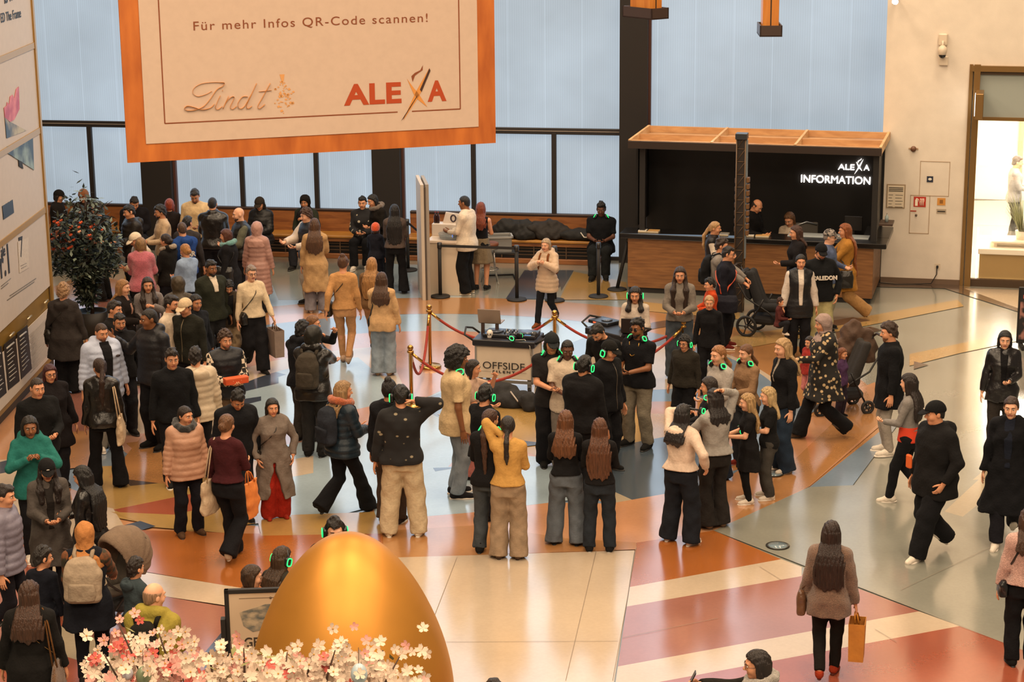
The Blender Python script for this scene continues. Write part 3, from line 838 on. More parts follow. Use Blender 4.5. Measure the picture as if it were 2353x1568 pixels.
    if glasses:
        mbg = MB(); m_ = mat(glasses, .3, name='glasses_frame')
        for q in (1, -1):
            mbg.tube([H(q * (.034 + .022 * math.cos(t)), -.098, .008 + .017 * math.sin(t)) * s for t in np.linspace(0, 6.283, 13)], .0028 * s, 5)
            mbg.tube([H(q * .056, -.096, .012) * s, H(q * .079, -.04, .014) * s, H(q * .08, .015, .010) * s], .0025 * s, 5)
        mbg.tube([H(-.012, -.099, .012) * s, H(.012, -.099, .012) * s], .0025 * s, 5)
        go = mbg.build('glasses', m_, T)
        if glasses == '050505':
            ml = MB()
            for q in (1, -1): ml.ball(H(q * .034, -.098, .008) * s, (.022 * s, .004 * s, .017 * s), 10, 6, 0, Rh)
            ml.build('lens', mat('0a0808', .1, name='dark_lens'), go)
    P = dict(T=T, s=s, o=o, hcn=hcn, Rh=Rh, H=H, sh=sh, elb=elb, wri=wri, rz=rz, base=base, tp=tp, off=TOPS[top[0]][0] if top else .015, lean=lean, hs=hs, z0=z0, nl=lean(1.48), wst=ph, hc=hc,
             M=Matrix.Translation((base[0], base[1], z0)) @ Matrix.Rotation(rz, 4, 'Z') @ Matrix.Scale(s, 4))
    return P


def at(P, v): return P['M'] @ Vector(v)


# ------------------------------------------------------------------ things people wear and carry
def carried(P, name, label, cat, base, group=None):
    """a thing held by a person: an Empty at its own base, axes turned with the person"""
    w = at(P, base); e = empty(name, w, P['rz'], label, cat, group); L = lambda v: (Vector(v) - Vector(base)) * P['s']
    return e, L


def fr(P, z, back=False, extra=0.0):
    A = P['tp']; zz = [x[0] for x in A]; r = float(np.interp(z, zz, [x[2] for x in A])); c = float(np.interp(z, zz, [x[3] for x in A]))
    return c + P['lean'](z) + (1 if back else -1) * (r + P['off'] + extra)


def sdx(P, z): return float(np.interp(z, [x[0] for x in P['tp']], [x[1] for x in P['tp']])) + P['off']


def backpack(P, label, c='4a4238', c2=None, size=1.0, group='backpacks'):
    yb = fr(P, 1.2, True) - .01; o = P['o']; e, L = carried(P, 'backpack', label, 'backpack', (0, yb + .09, 1.0 + o), group)
    g = SDF((-.25, yb - .08, .9 + o), (.25, yb + .3, 1.55 + o), .015); w = .15 * size
    g.loft([(1.0 + o, w * .8, .07, 0, yb + .08), (1.04 + o, w, .09, 0, yb + .085), (1.30 + o, w, .085, 0, yb + .075), (1.42 + o, w * .8, .06, 0, yb + .055), (1.46 + o, w * .4, .03, 0, yb + .03)], pw=3.2)
    g.fold(.005, 20, w * 99); V, Q = g.nets()
    link('pack_body', mesh_np('pack_body', np.array([L(v) for v in V]), Q, [fab(c)]), e)
    g = SDF((-.2, yb + .05, .95 + o), (.2, yb + .3, 1.3 + o), .015); g.loft([(1.03 + o, w * .7, .05, 0, yb + .15), (1.22 + o, w * .72, .05, 0, yb + .15)], pw=3.4); g.fold(.004, 25, 3)
    V, Q = g.nets(); link('front_pocket', mesh_np('front_pocket', np.array([L(v) for v in V]), Q, [fab(c2 or c)]), e)
    ch = lambda x, z: P['lean'](z) + (fr(P, z, extra=.006) - P['lean'](z)) * math.sqrt(max(.1, 1 - (x / (sdx(P, z) + .03)) ** 2))
    for q in (1, -1):
        x = P['sh'][1][0] * .55 * q; pts = [(x * .8, yb, 1.40 + o), (x, fr(P, 1.40, True) - .02, 1.475 + o), (x, P['lean'](1.45), 1.505 + o + P['off'] * .4), (x * 1.05, ch(x, 1.40), 1.42 + o), (x * 1.2, ch(x * 1.2, 1.30), 1.30 + o), (x * 1.35, ch(x * 1.35, 1.18), 1.18 + o), (sdx(P, 1.1) * q * 1.02, P['lean'](1.1), 1.10 + o), (x * 1.1, yb * .8, 1.04 + o)]
        pts = pts[:1] + [pts[1]] + pts[2:]
        MB().tube([L(p) for p in pts], .022 * P['s'], 6, flat=.45).build('strap', fab(c2 or c), e)


def strap_path(P, q, z_end, xe=None):
    """over the shoulder on side q, down to the opposite hip front and back"""
    o = P['o']; xs = P['sh'][1][0] * .5 * q; xe = -q * sdx(P, 1.0) * .95 if xe is None else xe
    F = [(xs, P['lean'](1.45), 1.50 + o + P['off'] * .5)]
    for t in (.25, .5, .75, 1.0):
        z = 1.42 + (z_end - 1.42) * t; x = xs + (xe - xs) * t; k = math.sqrt(max(0.05, 1 - (x / (sdx(P, z) + .02)) ** 2)); y = P['lean'](z) + (fr(P, z, extra=.008) - P['lean'](z)) * k
        F.append((x, y, z + o))
    B = []
    for x, y, z in F[1:]:
        zz = z - o; k = math.sqrt(max(0.05, 1 - (x / (sdx(P, zz) + .02)) ** 2)); B.append((x, P['lean'](zz) + (fr(P, zz, True, .008) - P['lean'](zz)) * k, z))
    return list(reversed(B)) + F


def crossbody(P, label, q=1, c='15120f', bag=(.20, .09, .16), z=.95, strap='15120f', sw=.012, kind='leather', cat='bag', name='shoulder_bag', group='shoulder bags', xe=None, chain=False):
    o = P['o']; xb = -q * (sdx(P, 1.0) + .03) if xe is None else xe; e, L = carried(P, name, label, cat, (xb, -.02, z - bag[2] + o), group)
    g = SDF((xb - .2, -.3, z - bag[2] - .03 + o), (xb + .2, .3, z + .05 + o), .0125)
    g.loft([(z - bag[2] + o, bag[1] * .5, bag[0] * .48, xb, -.02), (z - bag[2] * .3 + o, bag[1] * .55, bag[0] * .5, xb, -.02), (z + o, bag[1] * .25, bag[0] * .42, xb, -.02)], pw=3.5); g.fold(.003, 30, 2)
    V, Q = g.nets(); link('bag_body', mesh_np('bag_body', np.array([L(v) for v in V]), Q, [fab(c, kind)]), e)
    MB().tube([L(p) for p in strap_path(P, q, z + .02, xb * .98)], sw * P['s'], 6, flat=.5).build('strap', fab(strap, 'leather'), e)


def tote(P, label, q=1, c='b9a68c', w=.36, hgt=.34, ztop=1.05, hand=False, name='tote_bag', group='tote bags', kind='cloth', y=None, handle=None, paper=False, cat='bag'):
    """hangs from the shoulder (hand=False) or from the hand on side q"""
    o = P['o']; wr = P['wri'][q]
    if hand: x, y0, zt = wr[0] + q * .03, wr[1] - .02, wr[2] - .17 - (.06 if not paper else .03)
    else: x, y0, zt = q * (sdx(P, 1.1) + .06), (.10 if y is None else y), ztop + o
    th = .055 if not paper else .085; e, L = carried(P, name, label, cat, (x, y0, zt - hgt), group)
    if paper:
        mb = MB(); a = w / 2
        lo = [(-th * .9, -a * .92), (th * .9, -a * .92), (th * .9, a * .92), (-th * .9, a * .92)]; hi = [(-th, -a), (th, -a), (th, a), (-th, a)]
        vs = [L((x + p, y0 + r_, zt - hgt)) for p, r_ in lo] + [L((x + p, y0 + r_, zt)) for p, r_ in hi] + [L((x + p * .93, y0 + r_ * .97, zt)) for p, r_ in hi] + [L((x + p * .85, y0 + r_ * .9, zt - hgt + .02)) for p, r_ in lo]
        fs = [(3, 2, 1, 0)] + [(k, (k + 1) % 4, 4 + (k + 1) % 4, 4 + k) for k in range(4)] + [(4 + k, 4 + (k + 1) % 4, 8 + (k + 1) % 4, 8 + k) for k in range(4)] + [(8 + k, 8 + (k + 1) % 4, 12 + (k + 1) % 4, 12 + k) for k in range(4)] + [(12, 13, 14, 15)]
        mb._add(vs, fs); mb.build('bag_body', mat(c, .8, noise=.1, scale=9, bump=.3, bscale=12, name='paper'), e)
    else:
        g = SDF((x - .2, y0 - w, zt - hgt - .03), (x + .2, y0 + w, zt + .04), .014)
        g.loft([(zt - hgt, th * .8, w * .47, x, y0), (zt - hgt * .6, th * 1.1, w * .5, x, y0), (zt, th * .35, w * .48, x, y0)], pw=3.4); g.fold(.006, 22, w * 77)
        V, Q = g.nets(); link('bag_body', mesh_np('bag_body', np.array([L(v) for v in V]), Q, [fab(c, kind)]), e)
    top_ = (wr[0] + q * .005, wr[1] - .01, wr[2] - .10) if hand else (P['sh'][q][0] * .8, P['sh'][q][1] + .03, P['sh'][q][2] + .05 + P['off'])
    for dx in (-.02, .02):
        pts = [(x + dx, y0 - w * .25, zt - .02), (x + dx * .6 + (top_[0] - x) * .6, y0 - w * .12 + (top_[1] - y0) * .6, zt + (top_[2] - zt) * .75), top_, (x + dx * .6 + (top_[0] - x) * .6, y0 + w * .12 + (top_[1] - y0) * .6, zt + (top_[2] - zt) * .75), (x + dx, y0 + w * .25, zt - .02)]
        MB().tube([L(p) for p in pts], .009 * P['s'], 6).build('handle', fab(handle or c), e)


HP = {}


def headphones(P, label, where='ears', q=1, led='22d868', tilt=0, pos=None):
    """over-ear headphones with a lit ring on each cup: on the ears, round the neck, or in a hand"""
    if not HP:
        m_ = mat('121214', .35, name='black_plastic')
        mb = MB(); mb.tube([(.088 * math.sin(t), 0, .112 * math.cos(t)) for t in np.linspace(-1.65, 1.65, 17)], .0125, 8, flat=1.0)
        HP['band'] = mb.mesh('headband', [m_])
        g = SDF((-.05, -.06, -.07), (.05, .06, .07), .0075); g.loft([(-.046, .016, .028, 0, 0), (-.03, .024, .042, 0, 0), (.03, .024, .042, 0, 0), (.046, .016, .028, 0, 0)], pw=2.8)
        HP['cup'] = mesh_np('ear_cup', *g.nets(), [m_])
        mb = MB(); n = 20; pts = []
        for k in range(n + 1):
            a = 2 * math.pi * k / n; c, s_ = math.cos(a), math.sin(a); pw = .62
            pts.append((0, .030 * math.copysign(abs(c) ** pw, c), .037 * math.copysign(abs(s_) ** pw, s_)))
        mb.tube(pts, .0062, 6, cap=False); HP['ring'] = mb.mesh('light_ring', [None])
    hs = P['hs']; s = P['s']
    if where == 'ears': M = Matrix.Translation(Vector(P['hcn'])) @ P['Rh'].to_4x4() @ Matrix.Scale(1.10 * hs, 4) @ Matrix.Translation((0, .008, -.004))
    elif where == 'neck': M = Matrix.Translation((0, -.015 + P['nl'] - P['off'] * .3, 1.485 + P['o'])) @ Matrix.Rotation(math.radians(-102), 4, 'X') @ Matrix.Scale(1.06, 4)
    elif where == 'hand':
        w = P['wri'][q]; D = w - P['elb'][q]; D = D / np.linalg.norm(D); M = Matrix.Translation(Vector(w + D * .09 + np.array((0, -.03, .02)))) @ Matrix.Rotation(math.radians(tilt), 4, 'Z') @ Matrix.Rotation(math.radians(-70), 4, 'X')
    W = P['M'] @ M if pos is None else pos
    e = empty('headphones', W.to_translation(), 0, label, 'headphones', 'light-up headphones at the silent disco')
    ml = mat(led, .4, emit=1.5, name='led_light')
    K = Matrix.Translation(-W.to_translation()) @ W
    o = link('headband', HP['band'], e); o.matrix_local = K
    for sd in (1, -1):
        sp = Matrix.Rotation(math.radians(35 * sd if where == 'neck' else 0), 4, 'Z') if where == 'neck' else Matrix.Identity(4)
        A = K @ Matrix.Translation((sd * .088, 0, -.012)) @ (Matrix.Rotation(math.radians(-32 * sd), 4, 'Z') if where == 'neck' else Matrix.Identity(4))
        c = link('ear_cup', HP['cup'], e); c.matrix_local = A
        rg_ = link('light_ring', HP['ring'], c, [ml]); rg_.matrix_local = Matrix.Translation((sd * .024, 0, 0))
    return e


def phone(P, label, q=1, c='101014'):
    w = P['wri'][q]; D = Vector(w - P['elb'][q]).normalized(); p = Vector(w) + D * .10
    e, L = carried(P, 'smartphone', label, 'phone', p, 'phones')
    mb = MB(); mb.box((-.037 * P['s'], -.004, -.02), (.037 * P['s'], .004, .125 * P['s']), 0, .003); o = mb.build('phone_case', mat(c, .25, name='phone'), e)
    m2 = MB(); m2.box((-.033 * P['s'], .0042, -.014), (.033 * P['s'], .0052, .119 * P['s'])); m2.build('screen', mat('2a3038', .15, name='screen'), e)
    e.rotation_euler = (math.radians(-25), 0, P['rz'])
# ------------------------------------------------------------------ the hall: floor
def slab_mat(c, name='terrazzo'):
    key = ('terrazzo', c)
    if key in _M: return _M[key]
    m, nt, b, L = base_mat(name); col = rgb(c)
    tc = node(nt, 'ShaderNodeTexCoord')
    n1 = node(nt, 'ShaderNodeTexNoise', Scale=26.0, Detail=4.0); n2 = node(nt, 'ShaderNodeTexNoise', Scale=.7, Detail=3.0)
    L.new(tc.outputs['Object'], n1.inputs['Vector']); L.new(tc.outputs['Object'], n2.inputs['Vector'])
    ad = node(nt, 'ShaderNodeMath', operation='MULTIPLY_ADD'); ad.inputs[1].default_value = .35; L.new(n1.outputs['Fac'], ad.inputs[0]); L.new(n2.outputs['Fac'], ad.inputs[2])
    mr = node(nt, 'ShaderNodeMapRange'); mr.inputs['From Min'].default_value = .4; mr.inputs['From Max'].default_value = .95; mr.inputs['To Min'].default_value = .84; mr.inputs['To Max'].default_value = 1.14
    L.new(ad.outputs[0], mr.inputs['Value'])
    v = node(nt, 'ShaderNodeVectorMath', operation='SCALE'); v.inputs[0].default_value = col[:3]; L.new(mr.outputs[0], v.inputs['Scale']); L.new(v.outputs[0], b.inputs['Base Color'])
    n3 = node(nt, 'ShaderNodeTexNoise', Scale=1.3, Detail=5.0); L.new(tc.outputs['Object'], n3.inputs['Vector'])
    m3 = node(nt, 'ShaderNodeMapRange'); m3.inputs['To Min'].default_value = .10; m3.inputs['To Max'].default_value = .26; L.new(n3.outputs['Fac'], m3.inputs['Value']); L.new(m3.outputs[0], b.inputs['Roughness'])
    b.inputs['Specular IOR Level'].default_value = 1.0; b.inputs['Coat Weight'].default_value = .75; b.inputs['Coat Roughness'].default_value = .16; b.inputs['Coat IOR'].default_value = 1.6
    _M[key] = m
    return m


FC = {'grey': '84847a', 'blue': '6d7e8f', 'pale': '92a3ad', 'dark': '373e4c', 'orange': 'a37346', 'deep': '995928', 'cream': 'b5a38d', 'pink': 'af8571', 'mauve': '8f5e51',
      'red': '914c37', 'ochre': 'a1804a', 'brown': '4f3e32', 'slate': '444f59', 'sand': 'a1937c', 'yellow': 'ab8a56', 'peach': 'b2805b'}  # pale: blue-grey inlay, in many fields window reflections put into the floor colour
fkeys = list(FC); fmb = MB(); fz = [0.0]
fmb.box((-26, 4, -.3), (26, 44, 0), fkeys.index('grey'))


def inlay(c, pts, world=False):
    fz[0] += .00025
    P3 = [(p[0], p[1], fz[0]) if world else (lambda g: (g[0], g[1], fz[0]))(G(*p)) for p in pts]
    a = sum(P3[i][0] * P3[(i + 1) % len(P3)][1] - P3[(i + 1) % len(P3)][0] * P3[i][1] for i in range(len(P3)))
    if a < 0: P3 = P3[::-1]
    fmb.poly(P3, fkeys.index(c))


# rings of the round inlay about the disc-jockey's stand
c0 = [G(*p)[:2] for p in ((1650, 1226), (1860, 1122), (2040, 968))]
far_pt = G(1230, 690)[:2]
def circ(p, q, r):
    A = np.array([[2 * (q[0] - p[0]), 2 * (q[1] - p[1])], [2 * (r[0] - p[0]), 2 * (r[1] - p[1])]]); B = np.array([q @ q - p @ p, r @ r - p @ p]); c = np.linalg.solve(A, B); return c, float(np.linalg.norm(c - p))
CEN, RAD = circ(c0[0], (c0[1] + c0[2]) / 2, far_pt) if False else circ(c0[0], c0[2], far_pt)


def ring(c, r0, r1, a0, a1, n=48):
    A = np.radians(np.linspace(a0, a1, n)); out = [(CEN[0] + r1 * math.cos(t), CEN[1] + r1 * math.sin(t)) for t in A]
    inn = [(CEN[0] + r0 * math.cos(t), CEN[1] + r0 * math.sin(t)) for t in A[::-1]] if r0 > 0 else ([tuple(CEN)] if a1 - a0 < 359 else [])
    inlay(c, out + inn, True)


# left field and wedges first
inlay('pink', [(0, 760), (330, 600), (700, 600), (1000, 640), (1000, 1568), (0, 1568)])
inlay('pale', [(560, 595), (1060, 612), (1060, 690), (740, 760), (560, 860)])
inlay('grey', [(600, 590), (900, 604), (880, 690), (640, 690)])
inlay('sand', [(90, 640), (330, 610), (320, 720), (110, 900)])
inlay('orange', [(120, 660), (200, 630), (300, 650), (180, 780)])
inlay('mauve', [(150, 690), (290, 655), (300, 690), (150, 730)])
inlay('dark', [(150, 715), (190, 708), (190, 718), (150, 725)])
inlay('ochre', [(255, 700), (310, 590), (340, 590), (300, 760)])
ring('orange', 0, RAD, 0, 360, 96)
ring('peach', 0, RAD * .90, 100, 262)
ring('blue', 0, RAD * .82, 40, 225); ring('blue', 0, RAD * .80, 225, 400)
ring('pale', 0, RAD * .815, 55, 95); ring('cream', 0, RAD * .815, 10, 40)
ring('pink', 0, RAD * .64, 60, 262); ring('cream', 0, RAD * .61, 150, 200); ring('orange', 0, RAD * .62, 205, 250)
ring('cream', 0, RAD * .50, 100, 262); ring('pale', 0, RAD * .42, 110, 300); ring('dark', RAD * .385, RAD * .42, 140, 200)
inlay('dark', [(565, 885), (640, 868), (640, 882), (565, 900)]); inlay('dark', [(560, 918), (600, 912), (600, 922), (560, 932)])
ring('pale', 0, RAD * .62, 262, 300); ring('orange', RAD * .20, RAD * .8, 300, 360); ring('ochre', RAD * .1, RAD * .62, 305, 350)
ring('blue', RAD * .7, RAD * .80, 350, 395)
# dark and pale tongues at the back and the right
inlay('dark', [(1205, 622), (1318, 622), (1262, 688), (1162, 688)]); inlay('slate', [(1280, 622), (1318, 622), (1290, 668)])
inlay('ochre', [(1318, 625), (1440, 650), (1440, 690), (1285, 690)])
inlay('yellow', [(1440, 690), (1700, 720), (1700, 735), (1440, 712)])
inlay('brown', [(1500, 742), (1640, 720), (1640, 735), (1450, 765)])
inlay('yellow', [(1640, 790), (1700, 770), (1900, 745), (2200, 690), (2215, 705), (1900, 768), (1720, 800)]); inlay('yellow', [(2090, 815), (2210, 790), (2353, 760), (2353, 782), (2210, 812), (2090, 842)])
inlay('brown', [(1890, 742), (1960, 730), (2000, 738), (1910, 752)]); inlay('brown', [(1920, 765), (2000, 752), (2028, 760), (1925, 785)]); inlay('brown', [(2100, 832), (2134, 840), (2100, 850)])
inlay('brown', [(2000, 651), (2190, 653), (2353, 700), (2353, 722), (2170, 664), (2010, 660)])
inlay('cream', [(2215, 664), (2353, 668), (2353, 715)])
inlay('blue', [(1655, 1085), (1730, 1050), (1880, 940), (1790, 930), (1680, 1030)])
inlay('blue', [(1600, 1130), (1705, 1100), (1705, 1080), (1600, 1100)])
inlay('slate', [(1385, 1060), (1440, 1022), (1560, 1000), (1640, 1050), (1655, 1110), (1580, 1128), (1455, 1152), (1385, 1120)])
inlay('sand', [(1385, 1120), (1455, 1152), (1400, 1160), (1370, 1140)])
inlay('peach', [(1400, 1160), (1580, 1128), (1660, 1110), (1850, 970), (1960, 900), (2010, 880), (2040, 965), (1860, 1120), (1650, 1226), (1400, 1270), (1250, 1280)])
inlay('orange', [(1640, 1224), (1858, 1120), (2030, 965), (1990, 900), (1700, 1180)])
inlay('blue', [(2080, 955), (2045, 975), (1860, 1122), (1650, 1226), (1760, 1200), (1950, 1130)])
inlay('sand', [(2150, 1178), (2262, 1082), (2353, 1000), (2353, 1075), (2262, 1150), (2212, 1190)])
# the fan at the right front
inlay('grey', [(1640, 1222), (1858, 1122), (2353, 1100), (2353, 1500), (2060, 1386)])
inlay('sand', [(2170, 1178), (2262, 1092), (2353, 1010), (2353, 1075), (2262, 1150), (2212, 1190)])
inlay('deep', [(1462, 1250), (1640, 1222), (1795, 1288), (1447, 1352)])
inlay('cream', [(1447, 1352), (1795, 1288), (1842, 1306), (1842, 1328), (1440, 1397)])
inlay('mauve', [(1440, 1397), (1842, 1327), (1850, 1310), (2112, 1408), (1420, 1535)])
inlay('cream', [(1420, 1535), (2112, 1408), (2205, 1442), (1412, 1590)])
inlay('red', [(1412, 1590), (2205, 1442), (2353, 1498), (2500, 1560), (2500, 1900), (1380, 1900)])
# the broad cream path in front
inlay('peach', [(850, 1150), (1400, 1160), (1250, 1285), (850, 1285)]); inlay('pale', [(860, 1010), (1080, 1010), (1090, 1180), (860, 1200)]); inlay('pale', [(1080, 1040), (1330, 1060), (1330, 1150), (1080, 1180)])
inlay('pink', [(1030, 1075), (1095, 1000), (1120, 1075)]); inlay('dark', [(995, 1078), (1060, 1076), (1000, 1086)]); inlay('peach', [(860, 1200), (1100, 1180), (1460, 1230), (1462, 1262), (880, 1286)])
inlay('orange', [(850, 1225), (1100, 1210), (1300, 1240), (1462, 1250), (1462, 1266), (880, 1286), (820, 1270)])
inlay('cream', [(860, 1286), (1458, 1268), (1360, 1900), (500, 1900)])
inlay('dark', [(1120, 1013), (1180, 1013), (1260, 1022), (1180, 1032)])
# the left front
inlay('pale', [(560, 1010), (880, 1000), (880, 1160), (660, 1220), (560, 1180)]); inlay('pink', [(560, 1000), (880, 930), (880, 990), (560, 1040)]); inlay('cream', [(560, 1080), (720, 1050), (720, 1090), (560, 1120)])
inlay('ochre', [(225, 1075), (620, 1060), (640, 1200), (440, 1225), (250, 1190)]); inlay('brown', [(260, 1085), (400, 1080), (400, 1110), (300, 1120)])
inlay('orange', [(330, 1000), (420, 1040), (420, 1120), (250, 1100)]); inlay('red', [(260, 1175), (480, 1130), (500, 1165), (330, 1200)])
inlay('cream', [(0, 1060), (120, 1055), (150, 1150), (260, 1172), (285, 1212), (180, 1240), (0, 1200)]); inlay('dark', [(0, 1065), (60, 1050), (60, 1080), (0, 1092)])
inlay('mauve', [(150, 830), (250, 850), (250, 1030), (150, 1050)]); inlay('orange', [(130, 1000), (220, 990), (230, 1070), (130, 1085)])
inlay('ochre', [(255, 1180), (480, 1190), (560, 1232), (350, 1215)])
inlay('deep', [(322, 1222), (440, 1225), (560, 1230), (880, 1230), (880, 1290), (640, 1372), (515, 1349), (300, 1312)])
inlay('ochre', [(590, 1190), (860, 1180), (880, 1230), (600, 1235)]); 
inlay('dark', [(285, 1211), (322, 1201), (358, 1213), (322, 1223)])
inlay('mauve', [(130, 1330), (372, 1374), (640, 1420), (640, 1900), (100, 1900)]); inlay('red', [(0, 1220), (180, 1240), (320, 1318), (120, 1340), (0, 1400)])
inlay('cream', [(120, 1290), (338, 1320), (514, 1349), (660, 1372), (660, 1420), (514, 1395), (372, 1374), (120, 1330)])
inlay('dark', [(470, 1505), (520, 1445), (540, 1568), (470, 1568)])
inlay('red', [(0, 1400), (120, 1340), (200, 1568), (0, 1700)]); inlay('sand', [(130, 1440), (300, 1500), (300, 1560), (140, 1510)])
tag(fmb.build('floor', [slab_mat(FC[k]) for k in fkeys]), kind='structure')
jm = MB(); jl = mat('7a6c5c', .5, name='joint')
def seam(a, b):
    p, q = G(*a), G(*b); d = Vector(q - p).normalized(); n_ = Vector((-d.y, d.x, 0)) * .0025; z = Vector((0, 0, fz[0] + .0006)); jm.poly([Vector(p) + n_ + z, Vector(p) - n_ + z, Vector(q) - n_ + z, Vector(q) + n_ + z])
for a, b in (((1462, 1262), (1408, 1568)), ((1640, 1222), (2353, 1500)), ((975, 1480), (1050, 1285)), ((1010, 1480), (1420, 1478)), ((2070, 1360), (2290, 1255)), ((1745, 1306), (1795, 1337)), ((2010, 1450), (2060, 1480)),
             ((1300, 1568), (1370, 1270)), ((1430, 1470), (1650, 1425))): seam(a, b)
tag(jm.build('trim_1', [jl]), kind='structure')

# ------------------------------------------------------------------ glazed back wall
A0 = G(1422, 598); zr = 2.6
_n = vec(.1546, .988, 0)
for _ in range(3):                                    # direction of the wall from the level rail
    zr = onpl(1426, 300, A0, _n)[2]; B0 = G(85, 279, zr); dd = B0 - A0; _n = vec(-dd[1], dd[0], 0); _n /= np.linalg.norm(_n)
u_ = dd[:2] / np.linalg.norm(dd[:2]); NW = _n if _n[1] < 0 else -_n     # NW points into the hall
WANG = math.atan2(-u_[1], -u_[0])                       # local +X runs to the right in the photograph
WM = Matrix.Translation(Vector((A0[0], A0[1], 0))) @ Matrix.Rotation(WANG, 4, 'Z')
WI = WM.inverted()


def W(px, py):
    p = WI @ Vector(onpl(px, py, A0, _n)); return p.x, p.z


def wobj(o): o.matrix_world = WM @ o.matrix_world; return o


def glass_mat():
    m, nt, b, L = base_mat('screened_glass')
    tc = node(nt, 'ShaderNodeTexCoord'); sx = node(nt, 'ShaderNodeSeparateXYZ'); L.new(tc.outputs['Object'], sx.inputs[0])
    mm = node(nt, 'ShaderNodeMath', operation='PINGPONG'); mm.inputs[1].default_value = .36; L.new(sx.outputs['X'], mm.inputs[0])
    lt = node(nt, 'ShaderNodeMath', operation='LESS_THAN'); lt.inputs[1].default_value = .012; L.new(mm.outputs[0], lt.inputs[0])
    rb = node(nt, 'ShaderNodeMath', operation='PINGPONG'); rb.inputs[1].default_value = .022; L.new(sx.outputs['X'], rb.inputs[0])
    r2 = node(nt, 'ShaderNodeMapRange'); r2.inputs['From Max'].default_value = .022; r2.inputs['To Min'].default_value = .93; r2.inputs['To Max'].default_value = 1.05; L.new(rb.outputs[0], r2.inputs['Value'])
    n = node(nt, 'ShaderNodeTexNoise', Scale=.55, Detail=3.0); L.new(tc.outputs['Object'], n.inputs['Vector'])
    r3 = node(nt, 'ShaderNodeMapRange'); r3.inputs['From Min'].default_value = .3; r3.inputs['From Max'].default_value = .7; r3.inputs['To Min'].default_value = .86; r3.inputs['To Max'].default_value = 1.16; L.new(n.outputs['Fac'], r3.inputs['Value'])
    m1 = node(nt, 'ShaderNodeMath', operation='MULTIPLY'); L.new(r2.outputs[0], m1.inputs[0]); L.new(r3.outputs[0], m1.inputs[1])
    a1 = node(nt, 'ShaderNodeMath', operation='MULTIPLY_ADD'); a1.inputs[1].default_value = .14; L.new(lt.outputs[0], a1.inputs[0]); L.new(m1.outputs[0], a1.inputs[2])
    s_ = node(nt, 'ShaderNodeMath', operation='MULTIPLY'); s_.inputs[1].default_value = GLASS_E; L.new(a1.outputs[0], s_.inputs[0])
    b.inputs['Base Color'].default_value = rgb('5c6670'); b.inputs['Emission Color'].default_value = (.51, .62, .73, 1); L.new(s_.outputs[0], b.inputs['Emission Strength'])
    b.inputs['Roughness'].default_value = .22; b.inputs['Specular IOR Level'].default_value = .5
    return m


GLASS_E = .54
gm = glass_mat(); fm = mat('1d1716', .55, name='dark_bronze_frame')
XL = W(85, 279)[0] - 9; XR = (WI @ Vector(G(2016, 648))).x + .5; ZT = 11.5
sillz = W(930, 487)[1]; railz = W(700, 292)[1]
PIL = [(W(a, 420)[0], W(b_, 420)[0]) for a, b_ in ((335, 403), (862, 926), (1426, 1489))]
step = PIL[1][0] - PIL[0][0]; pw_ = PIL[0][1] - PIL[0][0]
PIL = [(PIL[0][0] - step, PIL[0][0] - step + pw_), (PIL[0][0] - 2 * step, PIL[0][0] - 2 * step + pw_)] + PIL
PIL.sort(); edges = [XL] + [e for p in PIL for e in p] + [XR]
mull = [W(x, 380)[0] for x in (212, 557, 728, 1089, 1274)]
k = 0
for i in range(0, len(edges), 2):
    a, b_ = edges[i], edges[i + 1]
    if b_ - a < .1: continue
    ms = [a] + [m_ for m_ in mull if a + .2 < m_ < b_ - .2] + [b_]
    k += 1
    last = b_ > XR - .1
    mbw = MB(); mbw.box((a, 0, railz + .06), (b_, .03, ZT)); wobj(tag(mbw.build('window_%d' % k, [gm]), kind='structure'))
    w_ = COL.objects['window_%d' % k]
    for m0, m1 in zip(ms[:-1], ms[1:]):
        k += 1; mbw = MB(); mbw.box((m0, 0, .06), (m1, .03, railz - .06)); wobj(tag(mbw.build('window_%d' % k, [gm]), kind='structure'))
    k += 1
    mbw = MB()
    if not last: mbw.box((a, -.07, railz - .06), (b_, .06, railz + .06), 0, .01); mbw.box((a, -.075, railz + .0), (b_, -.07, railz + .015), 1)
    mbw.box((a, -.06, .0), (b_, .06, .07))
    for m_ in ms[1:-1]: mbw.box((m_ - .045, -.08, .05), (m_ + .045, .05, railz))
    wobj(tag(mbw.build('trim_%d' % (k + 20), [fm, mat('8a8078', .4, name='frame_edge')]), kind='structure'))
for i, (a, b_) in enumerate(PIL):
    m_ = MB(); m_.box((a, -.25, 0), (b_, .2, ZT)); m_.box((b_, -.10, 0), (b_ + .05, .1, ZT), 1)
    wobj(tag(m_.build('trim_%d' % (60 + i), [mat('17110f', .7, name='dark_cladding'), mat('4a2c26', .5, name='red_edge')]), kind='structure'))
# the ends of the hall beyond the picture and a roof
m_ = MB(); m_.box((XL - .3, -30, 0), (XL, .3, ZT + 3)); wobj(tag(m_.build('wall_left', [mat('8f7d68', .8, name='render')]), kind='structure'))
m_ = MB(); m_.box((XL, 0, ZT), (XR + 4, .3, ZT + 3)); wobj(tag(m_.build('wall_back', [mat('6a5a4a', .8, name='render')]), kind='structure'))
m_ = MB(); m_.box((-26, -12, 14.4), (26, 44, 14.6)); tag(m_.build('ceiling', [mat('a89880', .9, name='ceiling_paint')]), kind='structure')

